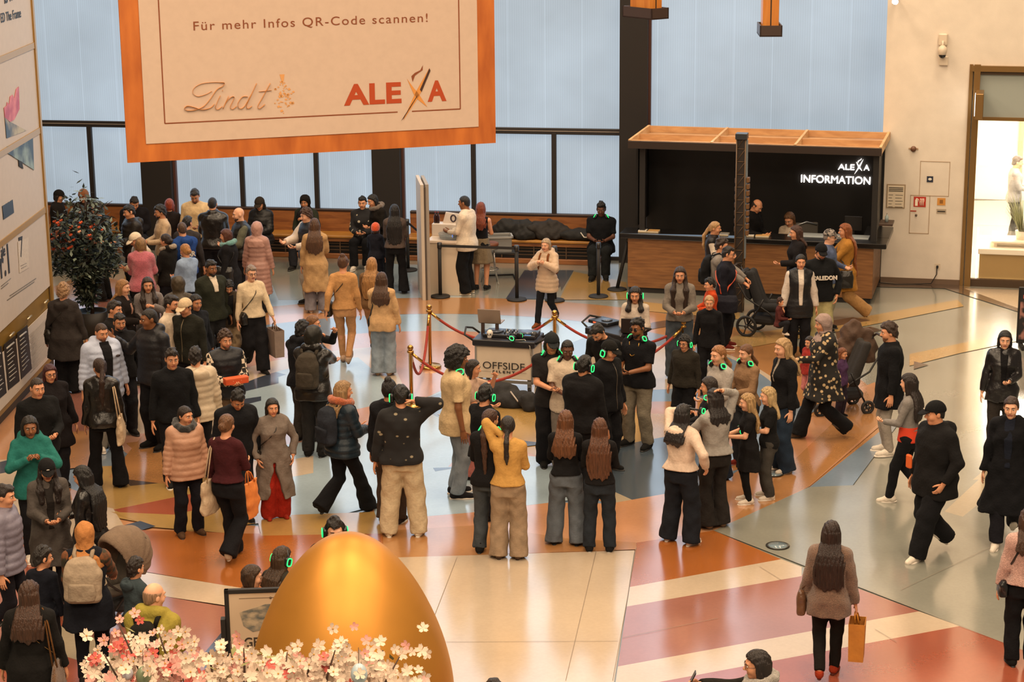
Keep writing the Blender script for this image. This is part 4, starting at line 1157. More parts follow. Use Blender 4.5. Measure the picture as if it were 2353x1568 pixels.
# ------------------------------------------------------------------ benches under the windows
wd1 = wood('6e3f1f', '8f5a2e', 2.0, .5, (1.2, 8, 8)); wd2 = wood('8a5c22', 'a9752f', 2.0, .45, (1.2, 8, 8)); dk = mat('14100e', .7, name='dark_steel')
for nm, a, b_ in (('left', PIL[1][1] + .12, PIL[2][0] - .02), ('mid', W(425, 480)[0], PIL[3][0] - .05), ('right', W(946, 490)[0], W(1384, 500)[0])):
    e = empty('bench', (0, 0, 0), 0, {'left': 'brown wooden bench with high back at the far left behind the crowd', 'mid': 'brown wooden bench with high back between the two thin dark pillars', 'right': 'brown wooden bench heaped with dark coats beside the info kiosk'}[nm], 'bench', 'wooden benches along the window wall')
    e.matrix_world = WM @ Matrix.Translation((a, -.05, 0)); l = b_ - a
    bk_ = MB().box((0, -.10, .05), (l, 0, sillz + .02), 0, .01).build('backrest', [wd1], e)
    MB().box((0, -.11, sillz + .0), (l, .01, sillz + .05), 0, .01).build('top_rail', [mat('2a1710', .5, name='dark_wood')], e)
    MB().box((0, -.56, .42), (l, -.10, .47), 0, .012).build('seat', [wd2], e)
    MB().box((0, -.52, 0), (l, -.10, .10), 0, .01).build('base', [wd1], e)
    gr = MB(); gr.box((.02, -.46, .1), (l - .02, -.44, .42), 1)
    for z in (.17, .235, .30): gr.box((0, -.50, z), (l, -.485, z + .014))
    n_ = int(l / .55)
    for q in range(n_ + 1): gr.box((q * l / n_ - .01 if q else 0, -.505, .10), (q * l / n_ + .012, -.485, .42))
    gr.box((0, -.52, .345), (l, -.48, .42), 2)
    gr.build('grille', [mat('4a3420', .6, name='brass_bar'), dk, wd1], e)

# ------------------------------------------------------------------ info kiosk
KL, KR = G(1442, 672), G(2003, 700); kd = KR - KL; klen = float(np.linalg.norm(kd)); KA = math.atan2(kd[1], kd[0])
KM = Matrix.Translation(Vector(KL)) @ Matrix.Rotation(KA, 4, 'Z'); kn = vec(-kd[1], kd[0], 0); KI = KM.inverted()
def K(px, py, dep=0.0):
    p = KI @ Vector(onpl(px, py, KL + kn / np.linalg.norm(kn) * dep, kn)); return p.x, p.z
kz = K(1700, 546)[1]; rz0, rz1 = K(1443, 340)[1], K(1443, 323)[1]
e = empty('info_kiosk', (0, 0, 0), 0, 'wood fronted information kiosk with slatted roof and lit sign by the beige wall', 'kiosk'); e.matrix_world = KM
KD = 1.75; bl = mat('0e0d0d', .45, noise=.1, scale=40, name='black_panel'); cw = wood('6b3a17', '8a5122', 1.6, .5, (9, 9, .8)); lw = wood('b08358', 'c79b6c', 1.5, .55, (2, 8, 8))
cw = wood('6a4424', '855a32', 3.0, .5, (.8, 1, 9))
MB().box((0, 0, .10), (klen, .06, kz - .09), 0, .005).build('counter_front', [cw], e)
MB().box((klen - .05, .06, .10), (klen, KD - .1, kz - .09), 0, .004).build('counter_side', [cw], e)
MB().box((.02, .05, 0), (klen - .03, .14, .10)).build('plinth', [mat('201c1a', .7, name='dark_plinth')], e)
tp_ = MB(); tp_.box((-.14, -.07, kz - .09), (klen + .22, .50, kz), 0, .01); tp_.box((klen - .25, .5, kz - .09), (klen + .22, KD - .2, kz), 0, .01); tp_.build('worktop', [mat('0d0c0c', .25, name='black_stone')], e)
MB().box((klen - 1.55, .30, kz - .005), (klen - .12, .62, kz + .012), 0, .004).build('desk_pad', [mat('aab2b4', .3, name='steel_sheet')], e)
MB().box((klen + .06, .15, kz + .28), (klen + .3, .55, kz + .32), 0, .004).build('side_shelf', [mat('3a2a20', .4, name='dark_shelf')], e)
MB().box((0, KD, 0), (klen - .0, KD + .08, rz0)).build('back_panel', [bl], e)
for x in (.18, klen - .07):
    MB().box((x, .14, kz), (x + .10, .26, rz0)).build('post', [mat('191615', .5, name='black_post')], e)
MB().box((klen - .08, .2, kz), (klen - .04, KD, rz0)).build('side_panel', [bl], e)
MB().box((.0, .7, kz), (.04, KD, rz0)).build('side_panel', [bl], e)
MB().box((0, -.05, rz0), (klen + .08, -.01, rz1), 0, .004).build('roof_fascia', [mat('2a1d16', .5, name='dark_wood')], e)
rf = MB(); rt_ = .045
rf.box((0, -.01, rz0), (klen + .08, .05, rz1 + .01)); rf.box((0, KD + .02, rz0 + .02), (klen + .08, KD + .08, rz1 + .01)); rf.box((0, .80, rz0 + .02), (klen + .08, .86, rz1 + .005)); rf.build('roof_frame', [lw], e)
for q in range(4):
    x = q * (klen + .03) / 3; MB().box((x, -.01, rz0 + .01), (x + rt_, KD + .08, rz1 + .02)).build('roof_beam', [wood('c49a68', 'd6b284', 1.5, .6, (8, 2, 8))], e)
MB().box((.02, .06, rz0 - .01), (klen + .06, KD, rz0 + .02)).build('roof_board', [lw], e)
# lit sign
em = mat('ffffff', .5, emit=4.0, ecol='fff2e6', name='lit_letters'); sx0, sz0 = K(1841, 418, KD); sx1, _ = K(2000, 418, KD)
sg = empty('sign', (0, 0, 0)); sg.parent = e; sg.matrix_local = Matrix.Identity(4); sg.name = 'lit_sign'
zb_ = sz0 + .0; tw = sx1 - sx0
def TM(x, y, z, w=1.0): return Matrix.Translation((x, y, z)) @ Matrix.Rotation(math.pi / 2, 4, 'X') @ Matrix.Scale(w, 4, (1, 0, 0))
def fit_text(name, body, x0, x1, y, z, hcap, m, parent, bold=0.0, extrude=.004, spacing=1.0, shear=0.0, M0=None):
    o = text_mesh(name, body, hcap / .69, m, parent, Matrix.Identity(4), extrude=extrude, bold=bold, spacing=spacing, shear=shear)
    co = [v.co for v in o.data.vertices]; a = min(c.x for c in co); b_ = max(c.x for c in co)
    o.data.transform((M0 or TM(0, y, 0)) @ Matrix.Translation((x0, z, 0)) @ Matrix.Scale((x1 - x0) / (b_ - a), 4, (1, 0, 0)) @ Matrix.Translation((-a, 0, 0))); return o
fit_text('lettering', 'INFORMATION', sx0, sx1, KD - .03, zb_, .135, em, sg, 0, .02)
ax0, az0 = K(1926, 389, KD); ax1, _ = K(1998, 389, KD); aw = ax1 - ax0
fit_text('lettering', 'ALE', ax0, ax0 + aw * .52, KD - .03, az0, .10, em, sg, 0, .02); fit_text('lettering', 'A', ax0 + aw * .82, ax1, KD - .03, az0, .10, em, sg, 0, .02)
def xmark(mb, x, z, hgt, y, dep, mi=0, mi2=None):
    """the sharp flame-topped X of the mall's wordmark; (x, z) is its crossing, hgt its height"""
    a = hgt
    T_ = lambda pts: [(x + p * a, y, z + r_ * a) for p, r_ in pts]
    mb.prism(T_([(-.36, -.66), (-.05, -.02), (.02, .10), (.33, .60), (.10, .0), (.03, -.12)]), (0, dep, 0), mi)
    mb.prism(T_([(-.24, .36), (-.07, .12), (.02, .02), (.26, -.36), (.02, -.16), (-.08, -.02)]), (0, dep * .9, 0), mi)
    mb.prism(T_([(-.10, .28), (-.13, .42), (-.04, .50), (.10, .56), (.17, .68), (.16, .56), (.06, .50), (-.04, .43)]), (0, dep, 0), mi if mi2 is None else mi2)
xm = MB(); xmark(xm, ax0 + aw * .67, az0 + .07, .22, KD - .05, .03); xm.build('emblem', [em], sg)
# things on the counter
def on_counter(name, label, cat, px, py, build, group=None):
    x, z = K(px, py, .15); t = empty(name, KM @ Vector((x, .18, kz)), KA, label, cat, group); build(t); return t
def booklets(c, w, h_=.025):
    def f(t): MB().box((-w / 2, -.09, 0), (w / 2, .10, h_), 0, .003).build('paper_block', [mat('cfc0a4', .8, name='paper')], t); MB().box((-w / 2, -.09, h_), (w / 2, .10, h_ + .003)).build('cover', [mat(c, .6, name='printed_cover')], t)
    return f
on_counter('leaflet_stack', 'white leaflets lying at the left end of the kiosk worktop', 'leaflets', 1478, 530, booklets('c9c2b4', .17), 'paper goods on the counter')
on_counter('book', 'tan book lying at the left end of the kiosk worktop', 'book', 1500, 532, booklets('a9824c', .22), 'paper goods on the counter')
on_counter('leaflet_stack', 'white leaflets on the worktop right of the dark post', 'leaflets', 1722, 536, booklets('c9c2b4', .17), 'paper goods on the counter')
on_counter('book', 'tan book on the worktop right of the dark post', 'book', 1752, 539, booklets('b98f55', .24), 'paper goods on the counter')
on_counter('leaflet_stack', 'grey leaflets on the worktop just left of the dark post', 'leaflets', 1664, 535, booklets('77736c', .16), 'paper goods on the counter')
# office chair behind the seated clerk
x, z = K(1848, 520, .9); t = empty('office_chair', KM @ Vector((x, 1.05, 0)), KA + .4, 'grey office chair with rounded back behind the seated clerk', 'chair')
MB().box((-.23, -.06, .62), (.23, .0, 1.22), 0, .05).build('backrest', [mat('4a4640', .7, name='grey_fabric')], t)
MB().tube([(-.2, -.07, 1.18), (0, -.08, 1.24), (.2, -.07, 1.18)], .014, 8).build('top_bar', [mat('a8b0b4', .25, .8, name='chrome')], t)
MB().box((-.24, -.48, .46), (.24, -.02, .54), 0, .03).build('seat', [mat('3a3632', .8, name='grey_fabric')], t)
MB().tube([(0, -.25, .08), (0, -.25, .46)], .03, 8).build('gas_column', [dk], t)
bs = MB()
for q in range(5): bs.tube([(0, -.25, .09), (.26 * math.cos(q * 1.257), -.25 + .26 * math.sin(q * 1.257), .05)], .02, 6)
bs.build('star_base', [dk], t)
# computer monitor at the right end
t = empty('monitor', KM @ Vector((klen - .45, .95, kz - .3)), KA, 'dark computer monitor at the right end of the kiosk', 'monitor')
MB().box((-.16, -.02, .32), (.16, .02, .58), 0, .008).build('housing', [dk], t); MB().box((-.02, 0, .02), (.02, .03, .34)).build('stand', [dk], t); MB().box((-.1, -.08, 0), (.1, .1, .02), 0, .006).build('foot', [dk], t)
t = empty('sanitizer_bottle', KM @ Vector((klen + .18, .35, kz + .32)), KA, 'small clear pump bottle on the shelf at the right end of the kiosk', 'bottle')
MB().lathe([(.03, 0), (.032, .09), (.012, .115), (.012, .13)], n=12).build('bottle_body', [mat('8fa0a0', .2, name='plastic')], t); MB().tube([(0, 0, .13), (0, 0, .16), (0, -.03, .165)], .006, 6).build('pump', [mat('d0d0cc', .4, name='plastic')], t)

# ------------------------------------------------------------------ dark lattice post in front of the kiosk
pb = G(1697, 716); ph_ = onpl(1690, 306, pb, (0, 1, 0))[2]
t = empty('lattice_post', pb, KA, 'tall dark square lattice post standing in front of the kiosk', 'post')
pm = mat('241b16', .6, name='dark_steel_post'); bm_ = mat('5c4630', .5, .3, name='brass_mesh')
lt = MB(); w = .075
for z in np.arange(0, ph_ - .1, .22):
    for (x0, y0, x1, y1) in ((-w, -w, w, -w), (w, -w, w, w)):
        lt.tube([(x0, y0, z), (x1, y1, z)], .006, 5); lt.tube([(x0, y0, z), (x1, y1, z + .22)], .005, 5)
for x, y in ((-w, -w), (w, -w), (w, w), (-w, w)): lt.tube([(x, y, 0), (x, y, ph_ - .08)], .012, 5)
lt.build('lattice', [bm_], t); MB().box((-.066, -.066, 0), (.066, .066, ph_ - .06)).build('core', [pm], t)
MB().box((-.10, -.10, ph_ - .1), (.10, .10, ph_), 0, .006).build('cap', [mat('2c3034', .4, name='steel_cap')], t)
MB().box((.078, -.04, .95), (.105, .04, ph_ - .12), 0, .003).build('side_rail', [mat('7b858c', .4, name='steel_rail')], t)
for q in range(9):
    z = 1.36 + q * .115; MB().box((.095, -.06, z), (.15, .05, z + .085), 0, .006).build('holder', [mat('6b4a2a', .5, name='bronze_holder')], t)
for q in range(7):
    z = 1.42 + q * .14; MB().box((-.105, -.04, z), (-.08, .04, z + .08), 0, .004).build('holder', [mat('4a3524', .5, name='bronze_holder')], t)

# ------------------------------------------------------------------ beige wall and shop at the right
W1, W2 = G(2016, 648), G(2206, 656); wv = W2 - W1; wl = float(np.linalg.norm(wv)); RA = math.atan2(wv[1], wv[0]); RM = Matrix.Translation(Vector(W1)) @ Matrix.Rotation(RA, 4, 'Z'); RI = RM.inverted(); rn = vec(-wv[1], wv[0], 0)
def RW(px, py): p = RI @ Vector(onpl(px, py, W1, rn)); return p.x, p.z
beige = mat('d6cabb', .85, noise=.05, scale=3, bump=.08, bscale=60, name='plaster')
m_ = MB(); m_.box((0, 0, 0), (wl, 1.6, ZT + 2)); o = tag(m_.build('wall_right', [beige]), kind='structure'); o.matrix_world = RM
sf = mat('8a6a3e', .35, .55, name='bronze_frame'); sfd = mat('4a3826', .5, .3, name='dark_bronze')
S0 = wl + .02; SX1 = S0 + 3.6
zt0 = RW(2230, 150)[1]; zh0, zh1 = RW(2240, 268)[1], RW(2240, 168)[1]; zb0 = RW(2230, 640)[1]; zs_ = RW(2240, 588)[1]
m_ = MB(); m_.box((wl, .0, zt0), (SX1, 1.6, ZT + 2)); o = tag(m_.build('wall_right_upper', [beige]), kind='structure'); o.matrix_world = RM
fr_ = MB()
for x0, x1, y0, y1 in ((S0 - .03, S0 + .03, -.06, .1), (S0 + .05, S0 + .16, -.09, .1)): fr_.box((x0, y0, 0), (x1, y1, zt0 + .02))
fr_.box((S0, -.09, zt0 - .10), (SX1, .1, zt0)); fr_.box((S0 + .16, -.04, zh1 - .02), (SX1, .06, zh1 + .06), 1); fr_.box((S0 + .16, -.05, zh0 - .06), (SX1, .06, zh0)); fr_.box((S0 + .16, -.04, 0), (SX1, .06, zb0), 1)
o = tag(fr_.build('trim_80', [sf, sfd]), kind='structure'); o.matrix_world = RM
m_ = MB(); m_.box((S0 + .16, 0, zh0), (SX1, .03, zh1)); o = tag(m_.build('window_91', [mat('9aa09a', .25, name='frosted_glass')]), kind='structure'); o.matrix_world = RM
# lit shop interior behind the pane
sw_ = mat('e8ddca', .8, name='white_shop_paint')
sh_ = MB(); sh_.box((S0 + .1, 9.0, 0), (SX1 + 3, 9.1, 4.2)); o = tag(sh_.build('wall_shop_back', [sw_]), kind='structure'); o.matrix_world = RM
sh_ = MB(); sh_.box((S0 - .02, .1, 0), (S0 + .1, 9.1, 4.2)); o = tag(sh_.build('wall_shop_side', [sw_]), kind='structure'); o.matrix_world = RM
sh_ = MB(); sh_.box((S0, .1, zh0 + .35), (SX1 + 3, 9.1, zh0 + .45)); o = tag(sh_.build('ceiling_shop', [sw_]), kind='structure'); o.matrix_world = RM
l_ = area('shop_lamp', (0, 0, 0), 2.6, 5.5, 950, (1.0, .86, .68)); l_.matrix_world = RM @ Matrix.Translation((S0 + 2.0, 4.2, zh0 + .25))
m_ = MB(); m_.box((S0 + .16, .02, zb0), (SX1, .03, zh0 - .06)); o = tag(m_.build('window_90', [mat('ffffff', .02, trans=1.0, alpha=.12, name='clear_glass')]), kind='structure'); o.matrix_world = RM
# ------------------------------------------------------------------ fittings on the beige wall
def on_wall(name, label, cat, px0, py0, px1, py1):
    x0, z1 = RW(px0, py0); x1, z0 = RW(px1, py1); e = empty(name, RM @ Vector((x0, -.0, z0)), RA, label, cat); return e, x1 - x0, z1 - z0
def wallbox(e, nm, x0, z0, x1, z1, d, m, y=0.0, bev=.0): return MB().box((x0, -y - d, z0), (x1, -y, z1), 0, bev).build(nm, [m], e)
ink = mat('3c342c', .7, name='ink')
e, w, h = on_wall('notice_board', 'framed house rules board on the beige wall right of the kiosk', 'notice', 2038, 423, 2079, 479)
wallbox(e, 'frame', 0, 0, w, h, .015, mat('9a8468', .5, name='board_frame')); wallbox(e, 'sheet', .02, .02, w - .02, h - .02, .004, mat('d6c6ae', .7, name='paper'), .015)
tx = MB()
for q in range(3): tx.box((.04, -.021, h - .07 - q * .03), (w - .04, -.019, h - .055 - q * .03))
for q in range(5):
    for x0, x1 in ((.04, .12), (.16, w - .04)): tx.box((x0, -.021, h - .2 - q * .055), (x1 - .02 * (q % 2), -.019, h - .192 - q * .055))
tx.build('printed_lines', [ink], e)
e, w, h = on_wall('fire_extinguisher_sign', 'red fire extinguisher sign on the hatch in the beige wall', 'sign', 2100, 452, 2127, 476)
wallbox(e, 'plate', 0, 0, w, h, .008, mat('b02a14', .5, name='red_sign'))
sy = MB(); sy.box((w * .12, -.012, h * .1), (w * .34, -.008, h * .72), 0); sy.box((w * .18, -.012, h * .72), (w * .28, -.008, h * .86)); sy.tube([(w * .28, -.010, h * .82), (w * .42, -.010, h * .7), (w * .44, -.010, h * .5)], .006, 5)
for q in range(3): sy.tube([(w * (.56 + q * .12), -.010, h * .15), (w * (.52 + q * .13), -.010, h * .45), (w * (.60 + q * .12), -.010, h * .62), (w * (.56 + q * .12), -.010, h * .85)], .008, 5)
sy.build('pictogram', [mat('efe0cc', .6, name='white_print')], e)
e, w, h = on_wall('wall_hatch', 'flush beige service hatch with round lock under the red sign', 'hatch', 2092, 448, 2134, 538)
ml_ = mat('a58c70', .7, name='hatch_line'); hm = MB()
for a in ((0, 0, w, .012), (0, h - .012, w, h), (0, 0, .012, h), (w - .012, 0, w, h)): hm.box((a[0], -.006, a[1]), (a[2], 0, a[3]))
hm.build('frame', [ml_], e); lk_ = MB(); lk_.tube([(w * .33, 0, h * .48), (w * .33, -.02, h * .48)], .022, 10); lk_.build('lock', [mat('6a5a50', .4, .5, name='lock')], e); wallbox(e, 'label_strip', .01, h * .57, w * .33, h * .60, .008, mat('a03a20', .6, name='red_strip'))
e, w, h = on_wall('wall_hatch', 'large flush beige hatch panel behind the small blue sign', 'hatch', 2115, 370, 2180, 452); hm = MB()
for a in ((0, 0, w, .01), (0, h - .01, w, h), (0, 0, .01, h), (w - .01, 0, w, h)): hm.box((a[0], -.005, a[1]), (a[2], 0, a[3]))
hm.build('frame', [ml_], e)
e, w, h = on_wall('wall_sign', 'small dark blue square pictogram sign on the beige wall', 'sign', 2130, 405, 2144, 419); wallbox(e, 'plate', 0, 0, w, h, .008, mat('1c2438', .5, name='blue_sign')); MB().ball((w * .5, -.008, h * .5), (w * .3, .004, h * .22)).build('pictogram', [mat('d8d4cc', .6, name='white_print')], e)
e, w, h = on_wall('wall_sign', 'small orange square sign right of the red extinguisher sign', 'sign', 2154, 455, 2172, 472); wallbox(e, 'plate', 0, 0, w, h, .008, mat('c98a3c', .5, name='orange_sign')); wallbox(e, 'pictogram', w * .3, h * .25, w * .7, h * .75, .003, mat('8a5a20', .6, name='print'), .008)
e, w, h = on_wall('wall_sign', 'small grey label plate below the orange square sign', 'sign', 2152, 480, 2174, 491); wallbox(e, 'plate', 0, 0, w, h, .008, mat('a89884', .5, name='grey_sign')); wallbox(e, 'printed_lines', w * .1, h * .3, w * .9, h * .6, .002, ink, .008)
e, w, h = on_wall('smoke_detector', 'small brown round detector high on the beige wall', 'detector', 2092, 337, 2106, 347); mb_ = MB(); mb_.tube([(w / 2, 0, h / 2), (w / 2, -.04, h / 2)], w / 2.2, 12); mb_.build('housing', [mat('6e4a34', .5, name='brown_plastic')], e); MB().box((-.03, -.01, h * .3), (w + .03, 0, h * .7)).build('base_plate', [mat('a08468', .6, name='plate')], e)
e, w, h = on_wall('security_camera', 'white dome security camera high on the beige wall', 'camera', 2153, 76, 2180, 150); wm_ = mat('cdbda8', .4, name='white_plastic')
wallbox(e, 'mount', w * .15, h * .62, w * .85, h, .10, wm_, 0, .02); wallbox(e, 'junction_box', w * .25, 0, w * .95, h * .28, .06, wm_, 0, .01); mb_ = MB(); mb_.lathe([(.03, .0), (.07, .04), (.085, .12), (.07, .16), (.03, .2)], (w * .5, -.16, h * .30), 14); mb_.build('housing', [wm_], e); MB().ball((w * .5, -.16, h * .30 + .03), .065).build('dome', [mat('181616', .1, name='dark_dome')], e); MB().tube([(w * .5, -.02, h * .75), (w * .5, -.16, h * .75), (w * .5, -.16, h * .55)], .025, 8).build('arm', [wm_], e)
e, w, h = on_wall('wall_socket', 'small socket with a dark plug low on the beige wall', 'socket', 2150, 608, 2158, 616); wallbox(e, 'plate', -.02, -.02, w + .02, h + .02, .01, wm_); wallbox(e, 'plug', w * .2, 0, w * .8, h * .8, .05, dk, .01, .01)
cb = MB(); s0 = RM.inverted(); pts = [RM @ Vector(v) for v in [(RW(2153, 614)[0], -.05, RW(2153, 614)[1]), (RW(2152, 640)[0], -.06, .2), (RW(2140, 645)[0], -.08, .03), (RW(2100, 648)[0], -.12, .012), (RW(2060, 650)[0], -.2, .012), (RW(2025, 650)[0], -.12, .012), (.05, -.1, .012)]]
cp = []
for q in range(len(pts) - 1):
    for t in (0, .25, .5, .75): cp.append(pts[q].lerp(pts[q + 1], t))
tag(cb.tube(cp, .008, 6).build('cable', [dk]), 'thin dark cable running from the wall socket along the skirting', 'cable')
m_ = MB(); m_.box((-.01, -.02, 0), (wl, .0, .10)); o = tag(m_.build('baseboard_right', [mat('6a5442', .6, name='skirting')]), kind='structure'); o.matrix_world = RM
# spotlight high on the wall
p = onpl(2057, 4, W1 - rn / np.linalg.norm(rn) * .5, rn); e = empty('spotlight', p, RA, 'bright white spotlight at the top beside the beige wall', 'lamp')
MB().tube([(0, 0, 0), (0, .16, .05)], .06, 12).build('housing', [wm_], e); MB().tube([(0, -.005, 0), (0, .02, .01)], .055, 12).build('lens', [mat('ffffff', .4, emit=14, ecol='fff4e8', name='lamp_glass')], e); MB().tube([(0, .16, .05), (0, .5, .05)], .02, 8).build('arm', [wm_], e)
# projecting shop sign
p = RM @ Vector((S0 + .10, -.10, RW(2232, 262)[1])); e = empty('shop_sign', p, RA, 'white lit shop sign box projecting beside the shop window frame', 'sign')
hs_ = RW(2232, 208)[1] - RW(2232, 266)[1]; MB().box((0, -.62, 0), (.14, -.02, hs_), 0, .01).build('frame', [sf], e); MB().box((-.012, -.56, .05), (.0, -.08, hs_ - .05)).build('lit_face', [mat('dfe8ea', .4, emit=1.4, ecol='e8f0f0', name='lit_sign')], e)
pm_ = MB(); pm_.box((-.016, -.42, hs_ * .42), (-.012, -.22, hs_ * .47)); pm_.box((-.016, -.40, hs_ * .52), (-.012, -.24, hs_ * .56)); pm_.build('printed_lines', [mat('8a969a', .5, name='print')], e)
# window display
e = empty('display_table', RM @ Vector((S0 + .3, .12, 0)), RA, 'low white display table inside the lit shop window', 'table')
MB().box((0, 0, .10), (3.2, .75, zs_ + .02)).build('plinth', [mat('a88a58', .45, .2, name='gold_panel')], e); MB().box((-.03, -.05, zs_ + .02), (3.25, .8, zs_ + .12), 0, .01).build('table_top', [sw_], e); MB().box((.2, .1, zs_ + .20), (3.1, .7, zs_ + .24), 0, .01).build('shelf', [sw_], e)
for x in (.25, 3.0): MB().box((x, .2, zs_ + .12), (x + .05, .6, zs_ + .20)).build('leg', [sw_], e)
strip = mat('ffffff', .5, emit=3, ecol='fff0d8', name='light_strip'); MB().box((-.06, -.02, .1), (-.03, .0, zs_ + .5)).build('light_strip', [strip], e); MB().box((-.06, -.03, .08), (3.2, -.0, .10)).build('light_strip', [strip], e)
wt_ = fit_text('lettering', 'shoeline', 1.2, 1.75, 0, 0, .05, mat('e8d8b8', .5, name='white_print'), e, M0=TM(0, -.008, .35)); bpy.data.objects.remove(wt_)
for lab, xo, n_, hh in (('tall pale green grass in a white pot left in the shop window', .75, 60, .85), ('tall pale green grass in a white pot right in the shop window', 1.62, 60, .85)):
    t = empty('potted_grass', RM @ Vector((S0 + .3 + xo, .50, zs_ + .24)), RA, lab, 'plant', 'grass in the shop window'); MB().lathe([(.11, 0), (.14, .16), (.13, .16), (.12, .12)], n=14).build('pot', [sw_], t)
    bl_ = MB(); rg = random.Random(n_ + int(xo * 9))
    for q in range(90):
        a = rg.uniform(0, 6.28); l = hh * rg.uniform(.6, 1.0); sp = rg.uniform(.05, .30); bl_.tube([(.05 * math.cos(a), .05 * math.sin(a), .1), ((.05 + sp * .4) * math.cos(a), (.05 + sp * .4) * math.sin(a), l * .6), ((.05 + sp) * math.cos(a), (.05 + sp) * math.sin(a), l)], [.007, .006, .002], 4)
    bl_.build('blades', [mat('8a8c66', .7, noise=.3, scale=5, name='grass')], t)
t = empty('clothes_rail', RM @ Vector((S0 + 1.25, 6.8, 0)), RA, 'clothes rail with hangers at the back of the lit shop', 'rail'); MB().tube([(0, 0, 0), (0, 0, 1.5), (.9, 0, 1.5), (.9, 0, 0)], .018, 8).build('frame', [sf], t)
for q in range(5): MB().box((.12 + q * .15, -.2, .6), (.17 + q * .15, .2, 1.45), 0, .02).build('garment', [mat(('d8c8b0', 'b09878', 'e6dccb', '8a7458', 'c9b79a')[q], .9, name='cloth')], t)
for q, (lab, x, z0_, w, h_, c) in enumerate((('pale wood wall panel beside the shop window edge', 1.0, .3, .10, 2.7, 'c9a880'), ('pale wood wall panel in the middle of the shop wall', 1.8, .3, .10, 2.7, 'c9a880'), ('slatted wood grille high on the shop back wall', 2.15, 2.1, .5, .6, '6a4a2c'))):
    t = tag(MB().box((0, 0, 0), (w, .06, h_), 0, .01).build('wall_panel', [mat(c, .6, name='wood_panel')]), lab, 'panel'); t.matrix_world = RM @ Matrix.Translation((S0 + x, 8.9, z0_))

# ------------------------------------------------------------------ advertising tower at the left
L1, L2 = G(128, 838), G(0, 980); lv = L2 - L1; LA = math.atan2(lv[1], lv[0]); LM = Matrix.Translation(Vector(L1)) @ Matrix.Rotation(LA, 4, 'Z'); LI = LM.inverted(); ln_ = vec(-lv[1], lv[0], 0)
def LW(px, py): p = LI @ Vector(onpl(px, py, L1, ln_)); return p.x, p.z
side = 1 if (LI @ Vector((0, 26, 0))).y > 0 else -1        # which local y faces the hall
gold = mat('8a6a2c', .4, .25, noise=.08, scale=3, name='gold_lacquer'); bannerc = mat('b9aca0', .6, noise=.03, scale=8, name='printed_board')
e = empty('advertising_tower', L1, LA, 'tall gold framed advertising tower with printed white boards at the left edge', 'advertising tower')
TL = 6.2; TH = 9.5; ys = side
def lb(nm, x0, z0, x1, z1, d0, d1, m, par=None, bev=0.0):
    a, b_ = sorted((ys * d0, ys * d1)); return MB().box((x0, a, z0), (x1, b_, z1), 0, bev).build(nm, [m], par or e)
lb('core', 0, .12, TL, TH, -.9, -.01, gold); lb('plinth', .02, 0, TL, .12, -.9, -.02, mat('2a2018', .6, name='dark_plinth'))
zz_ = [LW(122, 812)[1], LW(115, 700)[1], LW(113, 663)[1], LW(100, 483)[1], LW(83, 303)[1], LW(66, 108)[1], LW(60, -60)[1] + .9, TH]
lb('info_board', .12, zz_[0], TL, zz_[1] - .02, 0, .012, bannerc)
bands = [zz_[2], zz_[3], zz_[4], zz_[5], zz_[6], TH]; boards = []
for q in range(5): boards.append(lb('printed_board', .06, bands[q] + .04, TL, bands[q + 1] - .04, 0, .012, bannerc))
gf = MB()
for z in bands[1:5]: a, b_ = sorted((0, ys * .03)); gf.box((0, a, z - .045), (TL, b_, z + .045))
a, b_ = sorted((-ys * .02, ys * .04)); gf.box((-.03, a, .12), (.06, b_, TH)); gf.build('frame', [mat('a07c40', .4, .3, name='gold_frame')], e)
lb('door_seam', .085, .2, .10, zz_[2] + .4, 0, .006, mat('1c150c', .8, name='gap'))
for q, x in enumerate((LW(100, 713)[0], LW(62, 757)[0], LW(22, 803)[0])):
    hd = MB(); z = (zz_[1] + zz_[2]) / 2; hd.tube([(x - .12, ys * .05, z + .02), (x + .12, ys * .05, z + .02)], .014, 8); hd.tube([(x - .12, ys * .05, z + .02), (x - .12, 0, z - .0)], .012, 6); hd.build('handle', [mat('c8b898', .3, .7, name='brass')], e)
def L3(px, py, d=.016): x, z = LW(px, py); return Vector((x, ys * d, z))
tvm = MB(); tvm.prism([L3(72, 312), L3(75, 391), L3(14, 352), L3(13, 337)], (0, ys * .008, 0)); tvm.build('picture', [two_tone('tv_picture', '1d2f3a', '7e8f86', 'ShaderNodeTexNoise', .42, .62, .5, Scale=2.6, Detail=4.0)], boards[1])
tv2 = MB(); tv2.prism([L3(58, 300), L3(20, 280), L3(8, 270), L3(12, 318)], (0, ys * .006, 0)); tv2.build('picture', [two_tone('tv_picture2', '2a3a48', 'a89a78', 'ShaderNodeTexNoise', .4, .6, .5, Scale=2.2, Detail=3.0)], boards[2])
rd = MB(); rd.prism([L3(6, 248), L3(12, 243), L3(13, 235), L3(18, 240), L3(20, 222), L3(26, 218), L3(30, 226), L3(34, 205), L3(40, 199), L3(42, 250), L3(30, 275), L3(18, 282), L3(8, 270)], (0, ys * .006, 0)); rd.build('picture', [two_tone('red_picture', 'a33444', 'c96a6a', 'ShaderNodeTexNoise', .4, .6, .5, Scale=3.0, Detail=4.0)], boards[2])
st_ = MB(); st_.prism([L3(47, 372), L3(39, 368), L3(40, 382), L3(50, 388)], (0, ys * .01, 0)); st_.build('printed_stand', [dk], boards[1])
bd = MB(); bd.prism([L3(2, 474), L3(26, 459), L3(29, 489), L3(5, 505)], (0, ys * .006, 0)); bdo = bd.build('badge', [mat('16202c', .5, name='navy_print')], boards[1])
